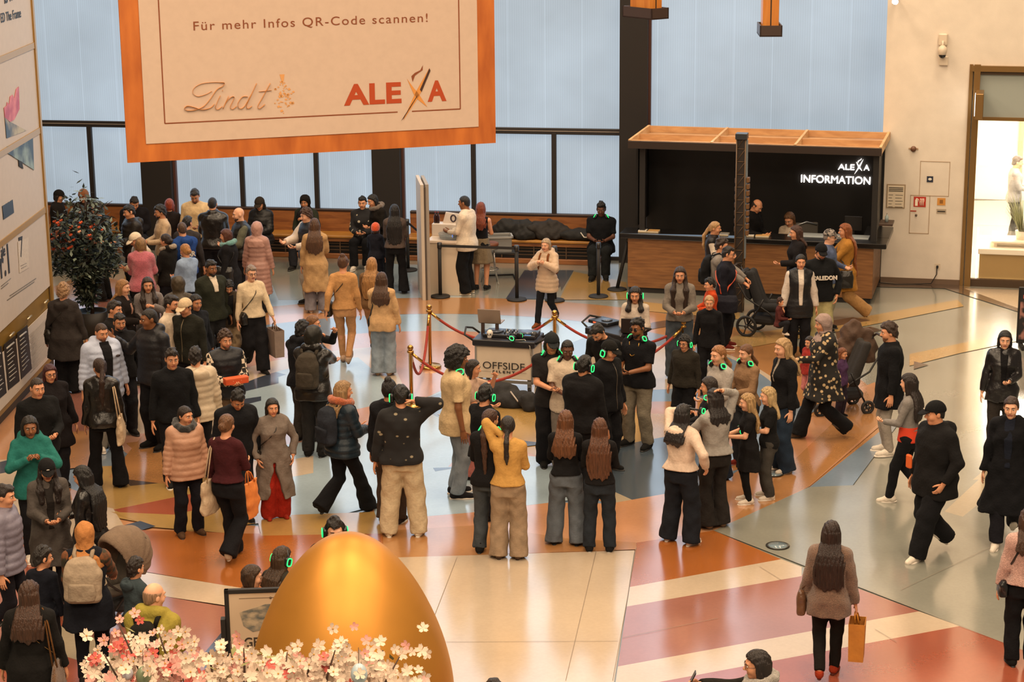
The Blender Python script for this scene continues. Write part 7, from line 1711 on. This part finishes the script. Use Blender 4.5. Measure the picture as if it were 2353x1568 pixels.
# --- right part of the bench and the booth
sk_ = p_(833, 450, 1.36, -10, 'seated woman in black fleece with white printed shoulders legs crossed', f=True, legs='sit', hair='short', hc='0f0d0d', sk=1, top=('fuzzy', two_tone('bones', 'a69c88', '121114', 'ShaderNodeTexVoronoi', .2, .26, .9, Scale=9.0)), L='f', R='f', shoe=WS, bot=('straight', '101013'))
p_(878, 443, 1.64, -60, 'dark haired person with pale fur collar bending by the dark pillar', f=True, hair='bob', hc='120e0c', top=('coat', '17130f'), scarf='6a5c52', ln=.14, hp=20, L='f', R='f')
p_(862, 514, 1.22, 165, 'small child in bright orange beanie and navy jacket', kid=True, hat=('beanie', 'd04a14'), hair='bob', hc='3a2416', top=('jacket', '15161f'), L='f', bot=('straight', '14151d'), shoe=WS)
p_(906, 470, 674, 176, 'woman in grey brown sweater with long black hair seen from behind', f=True, hair='long', hl=.98, hc='120d0c', top=('sweater', '4d413b', dict(off=.02, hem=.92)), bot=('flare', '101013'), shoe=BS, L='f', R='f', ws=.15)
ws_ = p_(1070, 449, 676, -112, 'man with braided hair in loose white shirt at the booth counter', sk=3, hair='buzz', hc='150f0c', top=('shirt', 'c8b8a4', dict(off=.025, hem=.80)), L='f', R='f', bot=('baggy', '0f0f11'), shoe=('sneaker', '9a8468', 'd0c4b4'))
p_(1104, 465, 1.62, 165, 'woman with copper hair in black sleeveless top behind the booth', f=True, sk=1, hair='long', hl=1.22, hc='6e2f14', top=('tank', '0f0e10'), bot=('none', '6a5c48', 'skirt'), L='f', R='f', bare=True)
bm = p_(1382, 463, 1.40, -5, 'seated man in black with green lit headphones round his neck on the bench', legs='sit', sk=4, hair='crop', hc='120c0a', top=('jacket', '101114', dict(short=1)), L='f', R='f', b=1.15, bot=('straight', '171a1c'), shoe=BB, hp=14)
headphones(bm, 'green lit headphones round the neck of the seated man on the bench', 'neck')
ow = p_(1256, 544, 746, -28, 'older grey haired woman in beige quilted coat striding left', f=True, sk=0, hair='bob', hc='9a8468', top=('puffer', 'b49a80', dict(off=-.01, hem=.70, bighood=1)), L='c', R='c', bot=('slim', '101014'), shoe=('flat', '6a3a1c', '2a1a10'), legs='walk', st=.55, lead=-1)
backpack(ow, 'small brown leather backpack on the older woman', '6a3a18', None, .8)
# --- around the kiosk
p_(1725, 452, 1.76, 55, 'balding clerk in black uniform looking down behind the kiosk counter', sk=1, hair='fringe', hc='2a1d14', top=('jacket', '0e0d0e'), hp=35, ln=.06, L='f', R='f')
p_(1818, 484, 1.44, -25, 'seated clerk with highlighted fringe in white blouse behind the kiosk counter', f=True, legs='sit', z_sit=.55, hair='bob', hc='5a3c20', sk=1, top=('sweater', 'b8a894'), hp=28, L='f', R='f')
p_(1640, 508, 1.66, 80, 'woman with curly blonde ponytail in white and black at the counter', f=True, sk=1, hair='pony', hl=1.2, hc='a07c50', top=('vest', '131114', dict(sleeve='c0b2a2')), L='f', R='f')
gb = p_(1655, 547, 1.74, 85, 'dark haired man in grey hoodie pushing the black stroller', hair='crop', hc='2a1b12', top=('hoodie', '77706a'), L='m', R='m', b=1.05, bot=('straight', '1b1b1f'))
backpack(gb, 'big black backpack on the man pushing the stroller', '101113', None, 1.25)
nb_ = p_(1670, 566, 800, 82, 'man with glasses in navy jacket carrying an orange trimmed sports bag', sk=1, hair='short', hc='1a1310', glasses='2a1a14', top=('jacket', '14141d'), b=1.08, L='d', R='d', bot=('straight', '101014'), shoe=('sneaker', '5a1c14', 'c9c0b4'))
crossbody(nb_, 'dark sports bag with orange trim on the man in navy jacket', 1, '1a1a22', (.46, .22, .28), .98, 'b8401a', .016, 'cloth', name='sports_bag', group=None, xe=-.30)
p_(1634, 640, 1.26, -70, 'dark haired child with orange backpack between the adults', kid=True, hair='crop', hc='0f0c0c', top=('jacket', 'a83c18'), L='f', R='f', bot=('straight', '15151a'))
p_(1833, 518, 1.70, -75, 'brown haired woman in long dark coat facing left at the counter', f=True, sk=1, hair='long', hl=1.36, hc='3a2014', top=('longcoat', '151214', dict(hem=.45)), L='f', R='b')
p_(1904, 527, 1.72, 80, 'older man in checked flat cap and blue shirt at the counter', sk=0, hat=('cap', two_tone('check', '1c1a1c', '8a8078', 'ShaderNodeTexNoise', .45, .55, .9, Scale=30.0)), hair='short', hc='8a8078', glasses='3a2a20', top=('shirt', '4d5874'), L='f', R='d', b=1.1, bot=('straight', '8f8a74'))
rh = p_(1946, 506, 735, -80, 'woman with very long copper hair in mustard coat striding left', f=True, sk=1, hair='long', hl=.82, hc='7a4018', top=('coat', '9a6a2c', dict(hem=.60)), L='q', R='c', bot=('wide', '9a7448'), shoe=BB, legs='walk', st=.75, lead=-1)
crossbody(rh, 'black fur trimmed bag behind the woman in mustard coat', -1, '17120e', (.24, .14, .3), .98, xe=.25)
p_(1840, 583, 1.68, 8, 'woman in black waistcoat with white sleeves and hairband beside the stroller', f=True, sk=1, hair='bunlow', hc='15110f', top=('vest', '111013', dict(sleeve='bdb1a6', hem=.70, sr=(.075, .07, .056))), inner=('c0b4a8', .05, .92), bot=('straight', '101014'), b=1.05, shoe=BS)
cl_ = p_(1886, 558, 1.78, 15, 'bearded man in black cap and black jacket with white chest letters', sk=1, hat=('cap', '0f0f11'), hair='short', hc='15110e', beard='1c140f', top=('jacket', '111214'), b=1.12, L='p', R='d', bot=('baggy', 'a39a6e'), hp=18, shoe=BS)
for q, (bd_, z) in enumerate((('CALEDON', 1.20),)):
    s_ = cl_['s']; tmo = text_mesh('lettering', bd_, .085 * s_, mat('c8bdb0', .8, name='white_print'), cl_['T'], TM(-.17 * s_, fr(cl_, 1.22) * s_ - .016, z * s_), extrude=.012, bold=.004)
s_ = bh['s']; text_mesh('lettering', 'STAR', .12 * s_, mat('c0b6aa', .8, name='white_print'), bh['T'], Matrix.Translation((.16 * s_, fr(bh, 1.24, True) * s_ + .018, 1.18 * s_)) @ Matrix.Rotation(math.pi, 4, 'Z') @ Matrix.Rotation(math.pi / 2, 4, 'X'), extrude=.012, bold=.003)
p_(1793, 684, .98, 70, 'toddler with brown hair sitting in the black stroller by the kiosk', kid=True, hs=1.3, legs='sit', z_sit=.34, hair='short', hc='3a2012', top=('jacket', '4a2220'), shoe=WS, L='f', R='f', z0=.40)
# --- middle right, behind the dancers
lp = p_(1460, 657, 1.66, -5, 'woman in pale sweater with headphones holding a laptop', f=True, sk=1, hair='long', hl=1.3, front=True, hc='17100d', top=('sweater', 'b3a598'), L='f', R='f', hp=14, bot=('straight', '15151a'))
headphones(lp, 'green lit headphones on the woman holding a laptop')
e, L_ = carried(lp, 'laptop', 'dark laptop held open by the woman in pale sweater', 'laptop', (0, -.30, 1.06)); s_ = lp['s']; MB().box((-.17 * s_, -.10 * s_, .03), (.17 * s_, .12 * s_, .05), 0, .004).build('keyboard_base', [dk], e); MB().box((-.18 * s_, -.12 * s_, .04), (.18 * s_, -.105 * s_, .27 * s_), 0, .004).build('lid', [mat('1a1212', .4, name='dark_lid')], e); MB().box((-.02 * s_, -.124 * s_, .16 * s_), (.16 * s_, -.12 * s_, .18 * s_)).build('sticker', [mat('8a5a4c', .5, name='sticker')], e)
p_(1563, 612, 868, -2, 'woman in grey hooded jacket with very long dark hair and wide jeans', f=True, sk=1, hair='long', front=True, hl=1.05, hc='2a1a12', top=('hoodie', '6f675f', dict(hood='down', hem=.92)), L='f', R='f', bot=('wide', '3d444c', 'denim'), b=1.08, shoe=('flat', '6a4a30', '3a2a1c'))
p_(1630, 676, 905, 0, 'lean older woman with sunglasses on her blond hair, all in black', f=True, sk=1, hair='bunlow', hc='a8865c', top=('shirt', '111114'), bot=('straight', '0f0f12'), L='d', R='d', ln=.04)
hj = p_(1897, 716, 1008, -70, 'woman in lilac headscarf and floral black dress striding left', f=True, sk=1, hair='hijab', hc='8f7b74', top=('dress', two_tone('floral', 'b39a74', '15120f', 'ShaderNodeTexVoronoi', .30, .38, .9, Scale=15.0), dict(hem=.62, flare=.06, off=.04)), L='q', R='d', bot=('flare', '101013'), shoe=('flat', '5a4a3c', '3a3028'), legs='walk', st=.6, lead=-1, b=1.08)
p_(1862, 772, 1.06, -40, 'small dark haired child in pink trousers beside the floral dress', kid=True, hair='bob', hc='1f130e', top=('jacket', '8a2a24'), bot=('slim', 'b06a66'), shoe=WS, L='d', R='d', legs='walk', st=.4)
p_(1934, 800, 1.02, 60, 'child with reddish hair and purple jacket behind the floral dress', kid=True, hair='bob', hc='6a3a1c', top=('jacket', '4a3252'), bot=('straight', '2a2430'))
p_(2049, 741, 1.82, -78, 'man in long black coat with swept brown hair looking left', sk=1, hair='crop', hc='2f1d12', beard='6b4732', top=('coat', '0d0d10', dict(hem=.66)), L='d', R='d', bot=('slim', '8f867c'), shoe=WS)
gc2 = p_(2094, 856, 1158, -105, 'woman in cropped grey cardigan and red top with long dark hair', f=True, sk=0, hair='long', hl=1.14, hc='1c110e', top=('crop', '75706c'), bot=('slim', '0f0f12'), shoe=WS, legs='walk', st=.4, lead=1, L='f', R='d', ht=-10)
g = SDF((-.3, -.3, .75), (.3, .3, 1.12), .015); g.loft([(.86, .19, .15, 0, .012), (.95, .175, .135, 0, .012), (1.06, .148, .115, 0, 0)]); V, Q = g.nets(); link('top', mesh_np('top', V * gc2['s'], Q, [mat('c03412', .8, name='red_cloth')]), gc2['T'])
crossbody(gc2, 'black bag hanging left of the woman in grey cardigan', 1, '0f0e10', (.28, .14, .26), .92, xe=-.26)
ck = p_(2156, 917, 1278, -48, 'man in black baseball cap and oversized black jacket walking', sk=1, hat=('cap', '0d0d0f', '0d0d0f', 'a8a098'), hair='buzz', hc='15110f', top=('coat', '121112', dict(hem=.72, off=.015, hood='down')), L='p', R='d', bot=('baggy', '0e0e11'), shoe=WS, legs='walk', st=.5, lead=1, b=1.08, ht=-20)
e, L_ = carried(ck, 'gloves', 'orange pouch tucked at the hip of the man in black cap', 'pouch', (-.17, -.22, .98)); MB().box((-.04, -.02, 0), (.05, .02, .16), 0, .015).build('cloth', [mat('c4561c', .8, name='orange_cloth')], e); e.name = 'pouch'
p_(2310, 759, 1.68, 4, 'woman with black chin length bob and black leather coat at the right', f=True, sk=0, hair='bob', hc='0d0b0b', top=('coat', '171517', dict(kind='leather', hem=.75)), inner=('0f0e10', .06, 1.0), L='f', R='d', b=1.05, bot=('straight', '2a2522'))
lc = p_(2326, 904, 1248, -5, 'smiling woman in long open black coat walking towards the camera', f=True, sk=0, hair='bunlow', hc='2f1c12', top=('longcoat', '0c0c10', dict(hem=.42, flare=.10)), inner=('141824', .06, .95), L='d', R='d', bot=('straight', '121117'), shoe=WS, legs='walk', st=.5, lead=-1)
rp = p_(2366, 1170, 1530, -170, 'person in pale pink fleece cut off by the right edge', f=True, sk=1, hair='long', hl=1.3, hc='3a2416', top=('fuzzy', 'b58f84', dict(hem=.95)), bot=('straight', '0d0d10'), shoe=BB, fx=2345)
crossbody(rp, 'small black handbag at the right edge', 1, '0f0e10', (.26, .10, .18), .98, xe=.23)
bc = p_(1911, 1197, 1562, 176, 'woman in brown woollen coat with long dark hair walking away', f=True, sk=1, hair='long', hl=1.06, hc='22110b', top=('fuzzycoat', '6b5040', dict(hem=.76)), bot=('slim', '14110f'), shoe=('flat', '8e3018', '5a2014'), legs='walk', st=.32, lead=-1, L='d', R='d')
tote(bc, 'orange brown paper shopping bag held by the woman in brown coat', -1, 'a86c24', .24, .42, hand=True, paper=True, name='paper_bag', group='paper bags')
crossbody(bc, 'brown crossbody bag hanging at the side of the woman in brown coat', -1, '5a3d2a', (.30, .10, .26), 1.0, '5a3d2a', .02, xe=.28)
fp = p_(1748, 1495, 1.70, -85, 'woman with glasses filming with a phone at the bottom edge', f=True, sk=1, hair='long', hl=1.45, hc='1a100c', glasses='6a4a38', top=('jacket', '17140f'), scarf='8f8880', L='q', R=((.0, -.50, 1.44), (.4, 0, -.9), .8))
phone(fp, 'smartphone in the raised hand of the woman with glasses', -1)
p_(1133, 1558, 1.72, 20, 'person at the bottom edge with only dark hair showing', hair='short', hc='1a1210', top=('jacket', '1a181a'))
# --- the silent disco
d1 = p_(1404, 723, 1.78, -30, 'bearded man in black printed tee bending over the second cart', sk=1, hair='short', hc='15100d', beard='1c140f', top=('tee', '101012'), hp=45, ln=.22, L='f', R='g', b=1.1, bot=('straight', '121215'))
s_ = d1['s']; text_mesh('lettering', 'OUD', .085 * s_, mat('b4aaa0', .8, name='white_print'), d1['T'], TM(.0, (fr(d1, 1.26) - .02) * s_, 1.24 * s_), extrude=.02)
d2 = p_(1468, 731, 1028, -35, 'man in sunglasses and tight black tee with gold necklace and grey trousers', sk=3, hair='crop', hc='0d0a09', beard='140e0b', glasses='050505', top=('tee', '0f0f13'), L='f', R='f', b=1.14, bot=('straight', '6e6658'), shoe=BB, ws=.15)
headphones(d2, 'green lit headphones round the neck of the man in sunglasses', 'neck')
mbn = MB(); mbn.tube([(.075 * math.sin(a), -.10 - .06 * math.cos(a) ** 2 + d2['lean'](1.4), 1.45 - .17 * (1 - (a / 1.5) ** 2) ) for a in np.linspace(-1.5, 1.5, 13)], .006, 5); n_ = mbn.build('necklace', [mat('b8904a', .25, .9, name='gold_chain')], d2['T']); n_.scale = (d2['s'],) * 3
d3 = p_(1575, 768, 1000, -28, 'man with glasses and black hair in dark olive sweater wearing headphones', sk=1, hair='curly', hc='0d0a0b', glasses='1a1210', top=('sweater', '25211b', dict(off=.015)), b=1.1, bot=('baggy', '101013'), L='d', R='d', shoe=BS)
headphones(d3, 'green lit headphones on the man in dark olive sweater')
d4 = p_(1395, 781, 1.78, 50, 'man in black cap and black bomber wearing headphones over the cap', sk=1, hat=('cap', '121110', '121110', 'a89c90'), hair='short', hc='15110f', top=('jacket', '101013', dict(zip='6a6258')), b=1.1, bot=('straight', '101013'), L='d', R='d', hp=16, shoe=BS)
headphones(d4, 'green lit headphones on the man in black cap and bomber')
d5 = p_(1340, 818, 1.80, 150, 'big man in plain black jacket wearing headphones seen from behind', hair='short', hc='0f0c0b', top=('jacket', '0f0e10', dict(off=.02)), b=1.22, bot=('baggy', '0f0f12'), L='f', R='d', shoe=WS, sk=2)
headphones(d5, 'green lit headphones on the big man in plain black jacket')
d6 = p_(1266, 763, 1070, 12, 'man in dark cap and charcoal tee with shoulder length hair', sk=1, hat=('cap', '1c2022'), hair='bob', hc='15100e', top=('tee', '201e1e', dict(off=.015, hem=.80)), L='d', R='f', bot=('baggy', '131215'), hp=16, shoe=BB)
headphones(d6, 'green lit headphones round the neck of the man in dark cap', 'neck')
d7 = p_(1303, 777, 1.78, 5, 'man with braided hair in loose white tee by the cart', sk=4, hair='buzz', hc='0d0a09', top=('tee', 'bfae9a', dict(off=.025, hem=.80)), L='f', R='f', hp=18, bot=('baggy', '6a625a'), shoe=WS)
headphones(d7, 'green lit headphones round the neck of the man in white tee', 'neck')
d8 = p_(1046, 795, 1142, 98, 'man with short dreadlocks in cream tee and pale jeans', sk=3, hair='afro', hc='0f0b0b', top=('tee', 'c4ab84', dict(off=.03, hem=.78)), L='d', R='d', bot=('straight', '7a838c', 'denim'), shoe=('sneaker', '1c1a1c', 'cfc4b8'), b=1.02)
headphones(d8, 'green lit headphones round the neck of the man in cream tee', 'neck')
p_(1082, 826, 1.60, 80, 'person in pink trousers half hidden behind the man in cream tee', f=True, sk=1, hair='bob', hc='1f140f', top=('tee', 'a58a78'), L='r', R='f', bot=('straight', 'b0685e'))
d9 = p_(1113, 886, 1.70, 130, 'person in black jacket with black hair wearing headphones seen from behind', sk=1, hair='crop', hc='0d0b0c', top=('jacket', '0f0f12'), L='f', R='f', ht=20, bot=('straight', '121217'))
headphones(d9, 'green lit headphones on the person before the equipment bags')
d10 = p_(1122, 940, 1272, 165, 'girl with very long brown ponytail in black sweater and rolled jeans', f=True, sk=1, hair='pony', hl=.95, hc='3a2114', top=('sweater', '100f11', dict(off=.012, hem=.86)), L='f', R='f', bot=('straight', '3c4146', 'denim'), shoe=BB, ht=-30, ws=.12)
d10b = headphones(d10, 'green lit headphones round the neck of the girl with brown ponytail', 'neck')
d11 = p_(1166, 957, 1284, 174, 'girl in mustard beige sweater with braid, hand on her neck', f=True, sk=1, hair='braid', hl=1.22, hc='17100e', top=('sweater', 'b08648', dict(hem=.94, off=.008)), L=((.05, .02, 1.52), (1, -.2, .1), .4), R='f', bot=('wide', '8d7862', 'denim'), shoe=('flat', '5a4638', '3a2e26'), ws=.12, hp=15)
d12 = p_(1300, 944, 1252, 172, 'girl with chestnut hair in black sweater and grey jeans seen from behind', f=True, hair='long', hl=1.18, hc='5a351c', top=('sweater', '0f0e10', dict(hem=.95)), L='f', R='f', bot=('wide', '565c64', 'denim'), shoe=BS, ws=.15, ht=10)
d13 = p_(1378, 962, 1268, 178, 'girl with waist length auburn hair in black top and dark jeans', f=True, hair='long', hl=1.0, hc='4c2a15', top=('sweater', '100e0f', dict(hem=.93)), L='f', R='f', bot=('straight', '20252c', 'denim'), shoe=('boot', '141314', '8f8880'), ws=.13)
d14 = p_(920, 886, 1232, 176, 'man in dark patterned fleece and cream trousers touching his headphones', sk=1, hair='short', hc='0d0b0c', top=('fuzzy', two_tone('motif', '857a64', '131214', 'ShaderNodeTexVoronoi', .14, .2, .95, Scale=8.0, stretch=(1, 1, 1.4)), dict(hem=.88)), L='d', R='k', bot=('baggy', 'b3a184'), shoe=('sneaker', 'c9bba6', 'cfc4b4'), b=1.1, ws=.17)
headphones(d14, 'green lit headphones on the man in patterned fleece')
p_(892, 872, 1203, 160, 'person with top knot in black jacket behind the patterned fleece', f=True, sk=2, hair='bun', hc='120e0e', top=('jacket', '15161a'), L='d', R='d', bot=('straight', '3f3128'), shoe=('sneaker', '2a2220', 'c9c0b4'))
d15 = p_(1567, 930, 1248, 150, 'girl in white hooded sweater with black hair, hand at her forehead', f=True, sk=1, hair='long', hl=1.28, hc='150f0f', top=('hoodie', 'c4ae9c', dict(hood='down', hem=.96)), L=((.02, -.17, 1.62), (1, -.2, .0), .6), R=((.30, -.05, 1.0), (.8, .8, 0), .6), bot=('wide', '15181f', 'denim'), shoe=('flat', 'c0ab9c', 'cfc4b8'), ws=.16, b=1.05)
headphones(d15, 'green lit headphones dangling from the hand of the girl in white hoodie', 'hand', 1)
d16 = p_(1646, 894, 1212, -150, 'girl in light grey sweater with one hand on top of her head', f=True, sk=1, hair='long', hl=1.34, hc='17100f', top=('sweater', '8d8882', dict(hem=.96, off=.012)), L='c', R='n', bot=('flare', '221e1c'), shoe=('flat', '7a5f48', '4a3a2c'), ht=15)
d17 = p_(1634, 866, 1.66, -95, 'dark haired person in black behind the girl in light grey sweater', f=True, sk=1, hair='bob', hc='20140f', top=('jacket', '121114'), L='f', R='f', bot=('straight', '131318'), shoe=BS)
headphones(d17, 'green lit headphones round the neck of the person in black by the grey sweater', 'neck')
d18 = p_(1655, 792, 1098, -50, 'auburn fringe girl in pale grey sweatshirt with headphones round her neck', f=True, sk=0, hair='braid', hl=1.2, hc='8a5c34', top=('sweater', '97908a'), L='f', R='d', bot=('wide', '1f2a3a', 'denim'), b=1.05)
headphones(d18, 'green lit headphones round the neck of the girl in pale grey sweatshirt', 'neck')
d19 = p_(1718, 790, 1.66, -50, 'girl with brown braid in tan knit sweater with headphones round her neck', f=True, sk=0, hair='braid', hl=1.15, hc='5c3a20', top=('sweater', '7f6248'), L='f', R='f', bot=('wide', '2a2c30', 'denim'), b=1.05, shoe=('flat', '7a2a20', '8a2a1c'))
headphones(d19, 'green lit headphones round the neck of the girl in tan knit sweater', 'neck')
p_(1804, 777, 1084, -60, 'tall blonde woman in black zip jacket and wide jeans', f=True, sk=0, hair='long', hl=1.25, hc='9f8058', top=('jacket', '0f0f12', dict(hem=.88)), L='d', R='d', bot=('wide', '1f2c3c', 'denim'), shoe=WS, inner=('8f8478', .025, 1.2))
k1 = p_(1722, 905, 1156, -82, 'blonde girl in black dress and leggings holding headphones', kid=True, hs=1.1, sk=0, hair='long', hl=1.15, hc='9a7a50', top=('dress', '141213', dict(short=1, hem=.56)), L='f', R='f', bot=('legging', '0f0f11'), shoe=WS)
headphones(k1, 'green lit headphones in the hands of the girl in black dress', 'hand', -1)
k2 = p_(1769, 890, 1146, -78, 'fair haired girl in black tee and grey jeans behind the girl in dress', kid=True, hs=1.1, sk=0, hair='long', hl=1.28, hc='a58a60', top=('tee', '121112'), L='f', R='f', bot=('straight', '3c3834', 'denim'), shoe=WS)
headphones(k2, 'green lit headphones in the hands of the girl in grey jeans', 'hand', -1)
# --- behind the egg
e1 = p_(768, 1187, 1.74, 4, 'dark haired man with headphones peeking over the golden egg', sk=0, hair='crop', hc='140d0a', top=('jacket', '1c1a20'), beard='8a6048', hp=12)
headphones(e1, 'green lit headphones on the man peeking over the golden egg')
e2 = p_(640, 1258, 1.58, 135, 'brown haired girl with headphones left of the golden egg', f=True, sk=0, hair='long', hl=1.3, hc='33200f', top=('jacket', '2a2620'), L='f', R='f', hp=18)
headphones(e2, 'green lit headphones on the brown haired girl left of the egg')
p_(573, 1301, 1.40, 100, 'small brown haired girl above the poster stand', kid=True, sk=0, hair='bob', hc='33200f', top=('jacket', '6a4a34'))
p_(700, 1262, 1.52, 95, 'person with cream sleeve stooping behind the golden egg', f=True, hair='bob', hc='3a2416', top=('jacket', 'b8a690'), ln=.2, hp=25, L='q', R='f')
# --- bottom left
oh = p_(192, 1203, 1.68, 168, 'woman in orange headscarf with patterned sleeve and grey backpack', f=True, sk=1, hair='hijab', hc='a87040', top=('coat', '11131b', dict(hem=.66, sleeve=two_tone('leafy', '6a3c1c', '2f2a1c', 'ShaderNodeTexNoise', .44, .56, .9, Scale=12.0), sr=(.082, .072, .056))), bot=('slim', '0f1016'), b=1.14, L='f', R='m')
backpack(oh, 'pale grey canvas backpack on the woman in orange headscarf', '978672', '8f7f6c', 1.28)
p_(92, 1260, 1.36, 150, 'dark haired boy in navy top left of the orange headscarf', kid=True, sk=1, hair='crop', hc='17100c', top=('sweater', '11131c'), ht=-40)
p_(306, 1286, 1.30, 130, 'dark haired boy in blue grey jacket beside the stroller hood', kid=True, sk=1, hair='crop', hc='1c120d', top=('jacket', '323c40', dict(hood='down')), L='f', R='f')
yg = p_(346, 1340, 1.74, 155, 'balding man in olive yellow jacket behind the blossoms', sk=0, hair='fringe', hc='8a6a50', top=('jacket', '8a7c34', dict(bighood=1)), b=1.18, L='f', R='f', ht=-35)
backpack(yg, 'dark backpack on the balding man in olive yellow jacket', '15130f', None, .9)
ll_ = p_(62, 1337, 1.66, 168, 'woman with long brown hair in black coat with brown bag', f=True, hair='long', hl=1.2, hc='3a2214', top=('coat', '12100f', dict(hem=.7)), b=1.16, ht=-20)
tote(ll_, 'large brown suede shoulder bag of the woman in black coat', -1, '5a3a1c', .44, .42, .98, y=.10, kind='fuzzy')
crossbody(ll_, 'thin chain strap bag of the woman with long brown hair', 1, '17130f', (.2, .08, .14), 1.0, '8a6a3c', .006)
p_(105, 1052, 1.66, 5, 'woman in black baseball cap and grey wool coat facing the camera', f=True, sk=1, hat=('cap', '121112', '121112', 'a8a098'), hair='long', front=True, hl=1.2, hc='1c110d', top=('longcoat', '4a4440', dict(hem=.5)), inner=('201c1a', .06, .95), L='f', R='f', hp=16, b=1.05)
p_(196, 1070, 1.64, -120, 'woman with glossy long black hair and pale cardigan over black', f=True, sk=1, hair='long', hl=1.0, hc='0d0a0b', top=('leather', '110f10', dict(hem=.8)), L='d', R='f', b=1.08, hp=20)
p_(2, 1108, 1.74, 70, 'person in lilac grey puffer cut off by the left edge', hair='short', hc='1c120d', top=('puffer', '6f6a78'), bot=('slim', '15131a'), legs='walk', st=.5, L='d', R='d')
# --- in the shop
p_(2336, 358, 1.76, 95, 'shop visitor in grey shirt seen through the lit shop window', sk=1, hair='short', hc='2f1f14', top=('shirt', '7d7a78'), L='f', R='f', bot=('straight', '2a2724'))
bg_ = heap('gym_bag', 'cream and black duffel bag left of the potted tree', 'bag', G(150, 500, .48) , (.5, .35, .4), 41, 'b09a80', 0, None, .01); 
for ch in list(DJ[0].to_translation()): pass
# headphones lying on the tables
def lying(M, lab, led): headphones(ws_, lab, pos=M, led=led)
lying(DJ[0] @ Matrix.Translation((DJ[1] * .70, .02, DJ[2] + .06)) @ Matrix.Rotation(1.2, 4, 'Z') @ Matrix.Rotation(math.radians(-80), 4, 'X'), 'green lit headphones lying on the mixing deck edge', '30e070')
lying(CM @ Matrix.Translation((.45, .10, ch_ + .09)) @ Matrix.Rotation(.2, 4, 'Z') @ Matrix.Rotation(math.radians(-75), 4, 'X'), 'blue lit headphones in the clear tray on the booth counter', '3a80ff')
print('VERTS', sum(len(o.data.vertices) for o in bpy.data.objects if o.type == 'MESH'))
